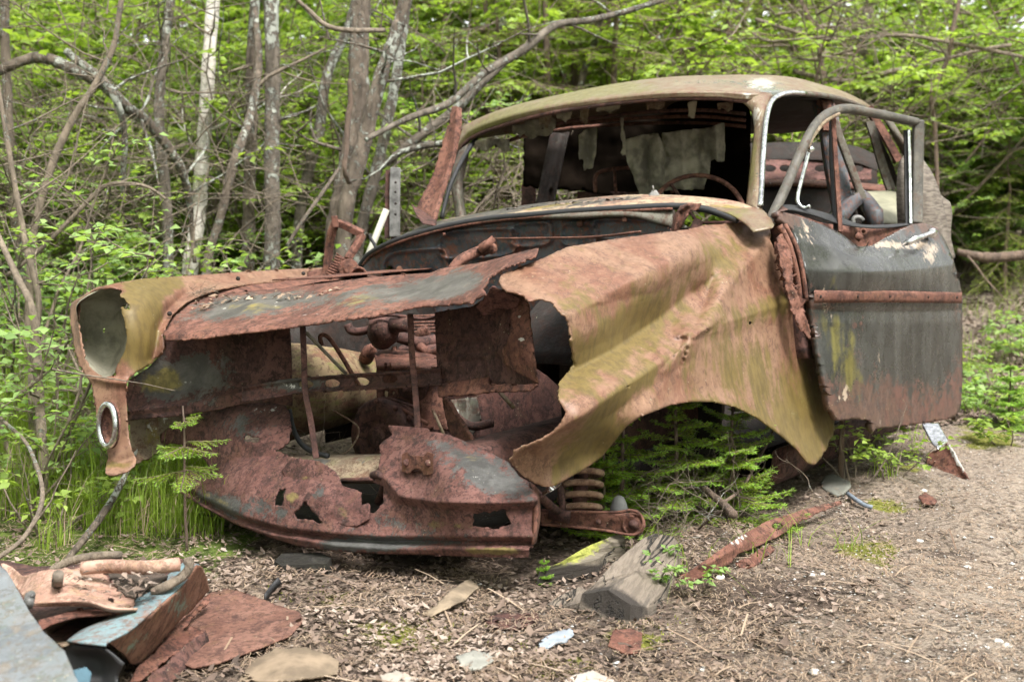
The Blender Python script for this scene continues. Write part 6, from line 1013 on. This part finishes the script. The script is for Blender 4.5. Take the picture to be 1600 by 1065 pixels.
block('wooden_log', 'long grey weathered timber block with dark cracked end lying before the wheel arch', 'wooden block', [(909,928,.05),(932,908,.065),(962,876,.075),(1000,842,.075),(1022,832,.07),(1052,838,.06),(1061,852,.05),(1058,880,.03),(1040,915,.025),(1012,950,.02),(985,944,.04),(950,922,.06)], .1, WOODG, 2, stains=[('p',965,945,55,26,20,1.1),('a',920,905,20,8,-30,.5),('w',1010,880,30,40,30,.22)], base=(0, 0, .06))
block('wood_splinter', 'low dark split wood wedge left of the long timber block', 'wooden block', [(856,944,.012),(876,930,.03),(905,915,.04),(916,922,.03),(915,940,.025),(880,948,.01)], .05, WOODG, 3, stains=[('p',890,945,30,12,0,.5)])
block('shade_dark_block', 'dark mass under the car front, coloured near-black for the shade there', 'block', [(428,876,.03),(440,864,.04),(500,862,.04),(518,870,.035),(512,880,.025),(440,882,.025)], .1, weathered('block_shade_black', (.014,.012,.01), (.02,.018,.014), (.01,.009,.008)), 4)  # shade under the valance is put into the near-black colour
sheet('rusty_strip', 'long rusty metal strip with an oval hole lying on the soil', 'metal strip', [(1047,905,1),(1075,893,1),(1100,876,.8),(1137,850,.6),(1165,832,.5),(1197,814,.5),(1225,805,.5),(1250,797,.8),(1285,788,1),(1314,781,1),(1317,787,1.5),(1290,796,3),(1265,808,3),(1240,820,2.5),(1228,829,1),(1215,838,.6),(1204,843,.8),(1180,855,1),(1153,866,1.2),(1145,876,2),(1125,889,1),(1107,898,1.5),(1085,907,1.2),(1062,908,1)],
      [(1047,905,.005),(1100,880,.03),(1137,852,.05),(1197,816,.06),(1250,798,.06),(1314,782,.03),(1317,787,.02),(1228,829,.035),(1150,868,.02),(1085,906,.008)], RUST, seed=91, ridges=[([(1100,884),(1140,862),(1200,830),(1240,812)], .012, 14, 10)], holes=[[(1215 + 9 * math.cos(a), 821 + 6 * math.sin(a), .3) for a in np.linspace(0, 6.28, 13)[:-1]]], stains=[('w',1150,845,36,8,-28,.55),('a',1160,850,30,10,-28,.3)], step=1.8)
sheet('rust_flake', 'crumpled rusty sheet scrap under the long strip', 'metal scrap', [(1150,880),(1170,866),(1205,850),(1210,860),(1195,872),(1180,884),(1160,888)], [(1150,885,.005),(1205,850,.02),(1195,872,.01),(1170,870,.02)], RUST, seed=92, rag=3)
sheet('rubber_pad', 'round ribbed grey rubber pad on the soil below the fender tip', 'rubber pad', [(1282,752),(1290,742),(1302,740),(1328,752),(1330,758),(1318,770),(1305,773),(1286,764)], [(1282,752,.012),(1330,757,.012),(1300,772,.008),(1300,742,.02)], simple('ribbed_rubber', (.15, .15, .13), .8), seed=93, rag=.4, th=.008, ridges=[([(1285 + 0, 746 + i * 5), (1330, 754 + i * 5)], .004, 2, 2) for i in range(4)])
b = MB(); b.tube(cr([W(1325, 771, tz(1325, 771, .012)), W(1337, 780, tz(1337, 780, .014)), W(1352, 789, tz(1352, 789, .012)), W(1363, 792, tz(1363, 792, .01))], 5), .007, 8); tag(recenter(b.build('hose_piece', simple('blue_grey_hose', (.17, .2, .24), .4))), 'short curved blue-grey hose piece on the soil', 'hose')
for nm, lb_, ct, o_, m_, sd in (('metal_flake', 'pale blue-grey flake with ragged edge on the moss left of the pink tile', 'metal scrap', [(842,1004),(852,993),(870,985),(893,981),(897,990),(884,1002),(868,1005),(856,1011),(844,1011)], simple('pale_blue_flake', (.25, .28, .32), .5), 1),
    ('rust_tile', 'pinkish brown square rust flake right of the blue-grey flake', 'metal scrap', [(950,1008,.4),(958,984,.4),(985,981,.6),(1004,988,.5),(1001,1018,.8),(978,1020,.8)], RUST, 2),
    ('metal_flake', 'grey ragged paper thin flake at the bottom left of centre', 'metal scrap', [(712,1025),(740,1015),(772,1020),(768,1032),(748,1045),(726,1044)], simple('grey_flake', (.24, .235, .21), .6), 3),
    ('torn_card', 'whitish crumpled scrap at the bottom edge', 'scrap', [(882,1060),(905,1052),(925,1046),(962,1062),(985,1072),(880,1078)], simple('whitish_scrap', (.36, .31, .27), .8), 4),
    ('bark_slab', 'tan curled slab on the soil below the valance', 'bark slab', [(658,958,1),(680,945,1),(705,920,1),(735,902,1),(748,916,1),(728,936,1),(700,948,1),(672,962,1)], simple('tan_bark', (.24, .185, .13), .85, var=.5, sc=14), 5),
    ('bark_slab', 'wide flat tan slab beside the rust sheet', 'bark slab', [(372,1062),(395,1030),(430,1012),(480,1010),(530,1030),(528,1052),(470,1060),(430,1064)], simple('sand_slab', (.22, .165, .115), .9, var=.5, sc=12), 6),
    ('metal_scrap', 'flat dark brown scrap left of the wooden wedge', 'metal scrap', [(752,966),(790,957),(838,955),(842,966),(806,984),(780,980)], RUSTD, 7), ('torn_card', 'small pale crumpled scrap on the bottom edge left of centre', 'scrap', [(594,1054),(620,1046),(650,1060),(640,1075),(600,1074)], simple('pale_scrap', (.33, .29, .25), .8), 8),
    ('rust_flake', 'small flat rust flake on the path below the torn sill', 'metal scrap', [(1434,775),(1446,769),(1466,781),(1460,787),(1442,786)], RUST, 9)):
    xs_ = [p[0] for p in o_]; ys_ = [p[1] for p in o_]; x0, x1, y0, y1 = min(xs_), max(xs_), min(ys_), max(ys_)
    sheet(nm, lb_, ct, o_, [(x0, y1, .008), (x1, y1, .012), (x0, y0, .02), (x1, y0, .015), ((x0 + x1) / 2, (y0 + y1) / 2, .028 if 'bark' in nm else .016)], m_, seed=100 + sd, rag=1.6, step=1.8, dent=.004, dsc=20)
b = MB(); b.bar(cr([W(414, 934, tz(414, 934, .02)), W(424, 920, tz(424, 920, .02)), W(437, 906, tz(437, 906, .03))], 4), .018, .004, [0, 0, 1]); tag(recenter(b.build('rubber_scrap', RUBBER)), 'black rubber scrap on the leaves right of the rust sheet', 'rubber scrap')
def rock(name, label, px, py, r, mat, seed, flat=.6):
    g = G(px, py); b_ = MB(); b_.lathe(g + [0, 0, r * flat * .5], [0, 0, 1], [(math.sin(a) * r * flat, math.cos(a) * r) for a in np.linspace(-1.5, 1.5, 9)], 16); V = np.array(b_.V); V += np.array([mn.noise_vector(Vector((v - g) / r * .9 + seed)) for v in V]) * r * .35
    tag(recenter(mesh(name, V, b_.F, mat)), label, 'stone')
for i, (px, py, r, lb_) in enumerate(((964,1042,.013,'pale rounded stone on the bottom edge moss'),(870,904+0,.0,''),(1098,1049,.012,'grey-green stone on the bottom edge right of centre'),(1272,1052,.012,'pale bluish stone low on the path'),(1126,904,.012,'pale blue-white stone beside the rusty strip end'),(1268,900,.009,'white stone on the path, left one of a close pair'),(1285,898,.007,'white stone on the path, right one of a close pair'),(1437,848,.012,'white stone on the path by the mossy patch'),(1511,888,.010,'green-grey stone on the path'),(1444,768,.010,'white stone near the torn sill'),(1547,920,.008,'white stone at the right of the path'),(1560,1004,.010,'whitish stone low at the right, left of its neighbour'),(1574,1010,.009,'whitish stone low at the right edge'))):
    if r: rock('stone', lb_, px, py, r, CONC, i)
# upright scraps behind the engine bay
b = MB(); b.bar(wr((617,370,5.05),(617,310,5.05),(618,262,5.05)), .040, .014, [1, 0, 0]); o = b.build('channel', ALU, mr := root('metal_channel', 'dull aluminium channel standing upright behind the engine bay', 'metal strip', W(617, 370, 5.05)), smooth=False); bevel(o, .002)
b = MB()
for y in (285, 300, 318, 335): b.lathe(W(618, y, 5.02), CAMP - W(618, y, 5.02), [(-.002, .005), (.003, .005)], 8)
b.build('screw_hole', BLACKM, mr)
b = MB(); b.bar(wr((605,372,5.08),(606,310,5.08),(607,266,5.08)), .018, .03, [1, 0, 0]); b.build('dark_edge', RUSTD, mr, smooth=False)
b = MB(); b.bar(wr((617,370,5.07),(617,500,5.07),(617,640,5.07)), .03, .012, [1, 0, 0]); b.build('channel_foot', RUSTD, mr, smooth=False)
b = MB(); b.tube(wr((560,440,4.95),(577,395,4.95),(604,327,4.95)), .0125, 12); tag(recenter(b.build('plastic_tube', PLASTIC)), 'white plastic tube leaning behind the firewall corner', 'tube')
b = MB(); b.tube(cr(wr((588,388,4.8),(584,380,4.8),(579,372,4.8),(578,366,4.8)), 4), .006, 8); tag(recenter(b.build('cable_end', RUBBER)), 'short black cable end beside the white tube', 'cable')
# torn seat cushion leaning behind the door
sc_ = root('torn_seat_cushion', 'grey-brown torn seat cushion standing upright behind the open door', 'seat cushion', W(1460, 420, 4.85))
loft('cover', [[(1404,262,4.86),(1410,247,4.86),(1420,239,4.88),(1431,238,4.9),(1441,250,4.92)], [(1402,300,4.80),(1412,290,4.76),(1428,285,4.74),(1444,278,4.78),(1457,274,4.86)], [(1404,350,4.78),(1415,345,4.72),(1436,335,4.72),(1456,325,4.78),(1471,314,4.86)], [(1410,400,4.82),(1430,395,4.76),(1450,385,4.76),(1468,375,4.80),(1481,360,4.88)], [(1430,450,4.86),(1448,440,4.80),(1464,430,4.80),(1480,420,4.84),(1491,400,4.9)]], SEATF, sc_, ku=7, kv=6, dent=.012, dsc=12, th=.004)
loft('torn_edge', [[(1466,300,4.9),(1474,322,4.88),(1478,350,4.88),(1486,390,4.88)], [(1474,308,4.92),(1485,317,4.90),(1488,335,4.9),(1486,354,4.9),(1497,395,4.9)][:4]], SEATF, sc_, ku=6, kv=3, dent=.01, th=.004)
# scrap body parts in the lower left foreground
sp_ = panel('grey_body_panel', [(-60,820,.3),(0,883,.4),(10,890,.5),(24,914,.5),(45,953,.5),(70,988,.5),(101,1016,.6),(122,1065,.6),(150,1120,.6),(-60,1130,.3)], [(-60,820,2.5),(0,883,2.45),(122,1065,2.05),(150,1120,1.98),(-60,1130,2.0)], SLATE, None, rag=.4, dent=.003, th=.012, seed=111, stains=[('w',60,1020,60,40,50,.2)], step=4); recenter(sp_); tag(sp_, 'slate grey car body panel jutting into the lower left corner', 'car panel')
db = root('scrap_door', 'light blue rusted car door scrap lying in the lower left corner', 'scrap door', G(200, 1040))
top = lambda L: [(x, y, tz(x, y, h)) for x, y, h in L]
loft('top_rail', [top([(311,884,.17),(285,915,.17),(240,955,.17),(205,985,.165),(172,1003,.16),(165,1010,.155)]), top([(298,879,.175),(262,912,.175),(225,940,.175),(190,965,.17),(150,990,.165),(120,1005,.16)]), top([(288,880,.165),(250,910,.165),(214,930,.165),(172,965,.16),(130,985,.155),(105,1003,.15)])], SCRAPB, db, ku=6, kv=4, dent=.003, stains=[('w',240,930,60,8,-40,.25)])
panel('side_face', [(309,882,.5),(316,884,.5),(322,900,.8),(328,921,1),(318,932,2),(290,962,2.5),(262,990,3),(240,1018,3),(222,1034,2),(205,1036,1),(192,1020,1),(170,1003,.5),(205,987,.3),(240,957,.3),(285,917,.3)], top([(312,884,.17),(240,957,.17),(172,1003,.16),(327,921,.07),(262,990,.055),(210,1036,.05)]), weathered('rust_side', (.14,.066,.044), (.19,.10,.068), (.08,.038,.026), paint=(.10,.15,.12), pit=.5), db, dent=.004, seed=113, stains=[('p',280,945,20,30,20,.55),('p',215,1000,30,14,-40,.5)], step=2.4)
panel('lower_flange', [(330,925,1),(326,940,2),(300,965,3),(285,985,3),(300,978,2),(322,985,2),(300,1000,3),(275,1020,3),(250,1040,3),(222,1062,2),(200,1070,1),(215,1040,1.5),(240,1020,2),(262,992,2),(290,964,2)], top([(330,925,.06),(290,965,.045),(262,992,.04),(322,985,.03),(250,1040,.03),(205,1068,.03)]), RUST, db, seed=114, rag=2, dent=.012, dsc=18, step=2.4)
panel('lower_flange', [(322,985,1.5),(330,1010,2),(300,1035,2),(268,1066,2),(225,1075,1),(236,1052,2),(262,1035,2),(292,1005,2)], top([(322,985,.05),(330,1010,.02),(268,1066,.01),(236,1052,.04)]), RUSTD, db, seed=115, rag=2, dent=.01, dsc=18, step=2.4)
loft('inner_tray', [top([(198,952,.165),(160,955,.165),(110,962,.165),(70,975,.165),(60,985,.16)]), top([(195,958,.15),(160,962,.12),(120,970,.11),(85,985,.11),(75,995,.12)]), top([(185,970,.14),(155,985,.09),(125,993,.08),(100,998,.08),(88,1003,.1)]), top([(172,982,.155),(148,990,.13),(125,998,.12),(108,1004,.12),(98,1010,.13)])], weathered('tray_metal', (.12,.10,.06), (.16,.13,.07), (.1,.05,.03), algae=(.12,.14,.04)), db, ku=6, kv=5, dent=.003, col=None) if False else None
loft('inner_tray', [top([(200,951,.172),(160,955,.17),(110,962,.17),(64,978,.168)]), top([(198,957,.13),(160,964,.11),(115,972,.11),(72,984,.12)]), top([(190,972,.11),(155,985,.08),(120,994,.08),(84,1000,.1)]), top([(176,985,.16),(146,994,.15),(120,1001,.15),(96,1008,.15)])], TAN, db, ku=6, kv=6, dent=.003, stains=[('a',130,985,50,12,-10,.8)])
panel('tray_rim', [(60,968,.5),(120,952,.4),(200,947,.4),(210,950,.4),(196,957,.4),(120,962,.4),(80,974,.4),(62,985,.5)], top([(60,970,.175),(205,948,.178),(120,958,.178),(65,984,.172)]), RUST, db, seed=116, step=2)
loft('dark_liner', [top([(105,1005,.14),(130,1008,.15),(165,1012,.15),(195,1035,.13)]), top([(108,1030,.1),(130,1025,.11),(160,1030,.11),(185,1058,.1)]), top([(120,1075,.06),(140,1070,.07),(165,1072,.07),(190,1085,.07)])], RUBBER, db, ku=6, kv=5, dent=.01)
panel('blue_tab', [(114,1046,.5),(135,1041,.5),(143,1050,.5),(140,1068,.5),(124,1070,.5)], top([(114,1046,.13),(143,1050,.13),(130,1070,.12)]), simple('blue_plastic', (.05, .10, .13), .5), db, step=1.8)
loft('frame_tube', [top([(42,940,.20),(100,937,.20),(140,938,.20),(175,948,.20),(215,949,.19)]), top([(42,946,.19),(100,943,.19),(140,944,.19),(175,954,.18),(212,953,.18)])], PINK, db, ku=6, kv=3, base=(0, 0, 0))
panel('vinyl_sheet', [(0,878,1),(18,884,1),(35,900,1.5),(60,893,2),(90,888,2),(140,886,2),(160,892,2),(172,905,3),(185,915,3),(180,925,3),(195,922,2),(208,932,3),(210,945,2),(190,950,1),(150,945,1),(100,942,1),(50,944,1),(35,930,1),(15,905,1)], top([(0,880,.18),(50,893,.2),(150,888,.19),(210,945,.18),(50,944,.18),(110,915,.20),(30,920,.17)]), PINK, db, seed=117, dent=.012, dsc=12, step=2.6, holes=[[(166,930),(176,932),(178,940),(170,938)],[(86,920),(96,922),(92,926)]])
b = MB(); b.tube(cr(wr(*top([(128,887,.22),(170,884,.22),(230,886,.215),(280,881,.21)])), 6), .014, 10); b.build('padded_roll', PINK, db)
b = MB(); b.tube(cr(wr(*top([(292,872,.21),(296,885,.2),(285,900,.19),(262,914,.19),(240,925,.18)])), 6), .010, 8); b.tube(cr(wr(*top([(80,892,.2),(110,876,.21),(150,868,.21),(190,867,.2)])), 6), .009, 8); b.build('wire_binding', TWIG, db)
panel('dirt_pad', [(160,892),(200,886),(240,890),(262,898),(250,912),(225,922),(205,935),(190,925),(175,905)], top([(160,892,.19),(262,898,.19),(205,935,.18)]), simple('dark_debris', (.06, .045, .035), .95, sc=60, bump=1), db, rag=3, dent=.01, dsc=30, step=2.4, seed=118)
panel('backing_board', [(-20,870,.5),(60,885,.5),(180,876,.5),(285,872,.5),(300,885,.5),(240,955,.5),(200,1000,.5),(100,1020,.5),(0,1010,.5)], top([(-20,880,.10),(285,875,.12),(200,1000,.10),(0,1010,.08)]), RUSTD, db, seed=119, step=5)
b = MB(); b.tube(wr(*top([(89,915,.2),(90,905,.24),(91,896,.25)])), .011, 8); b.build('peg', WOODG, db)
b = MB(); b.tube(wr(*top([(44,945,.2),(47,930,.22)])), .010, 8); b.tube(cr(wr(*top([(42,928,.22),(50,924,.225),(53,928,.225),(48,932,.22)])), 3), .003, 6); b.build('metal_peg', ALU, db)
sheet('rust_sheet', 'flat rusty steel sheet lying on the soil between the blue scrap and the leaves', 'metal sheet', [(280,960,.5),(329,925,1),(350,918,1),(385,926,1),(420,939,1),(450,950,1),(469,955,1),(474,968,1),(455,991,.8),(402,1012,.8),(370,1024,.8),(339,1035,.6),(300,1042,.5),(250,1020,.5)], [(280,960,.02),(350,920,.02),(470,962,.025),(339,1033,.03),(400,980,.03),(250,1020,.02)], weathered('sheet_rust', (.11,.052,.038), (.15,.075,.055), (.06,.03,.024), pit=.6), seed=120, stains=[('w',400,970,60,30,0,.1)], dent=.004, step=3)

def debris(name, label, region, n, size, mat, seed, rows_):
    rg_ = random.Random(seed); m = LB()
    for i in range(n):
        u = rg_.random() * (len(rows_) - 1); k_ = min(int(u), len(rows_) - 2); p = np.array(rows_[k_], float) + (np.array(rows_[k_ + 1], float) - np.array(rows_[k_], float)) * (u - k_)
        p = W(p[0] + rg_.gauss(0, 2), p[1] + rg_.gauss(0, region), p[2] - .004); a = rg_.uniform(0, 6.28); l = rg_.uniform(*size); m.add(p, [math.cos(a), math.sin(a), rg_.gauss(0, .25)], [rg_.gauss(0, .3), rg_.gauss(0, .3), 1], l, l * rg_.choice((.12, .4, .6)), rg_.random())
    o = m.build(name, mat); o['kind'] = 'stuff'; o['label'] = label
debris('cowl_debris', 'dry leaf scraps and needles lying along the cowl', 2.2, 420, (.008, .028), LITTER, 3, [(625,371,4.78),(680,353,4.68),(747,339,4.60),(815,328,4.50),(882,320,4.38),(950,315,4.26),(1000,312,4.24)])
debris('nose_debris', 'dry needles lying on the bonnet nose', 4, 130, (.010, .035), NEEDLED, 4, [(300,478,3.70),(340,468,3.84),(400,466,3.76),(480,462,3.66),(560,455,3.6)])
debris('sill_debris', 'leaf scraps on the blue scrap door', 9, 120, (.008, .03), LITTER, 5, [tuple(top([(110,905,.22)])[0]),tuple(top([(200,905,.205)])[0]),tuple(top([(240,915,.205)])[0]),tuple(top([(120,930,.215)])[0])])
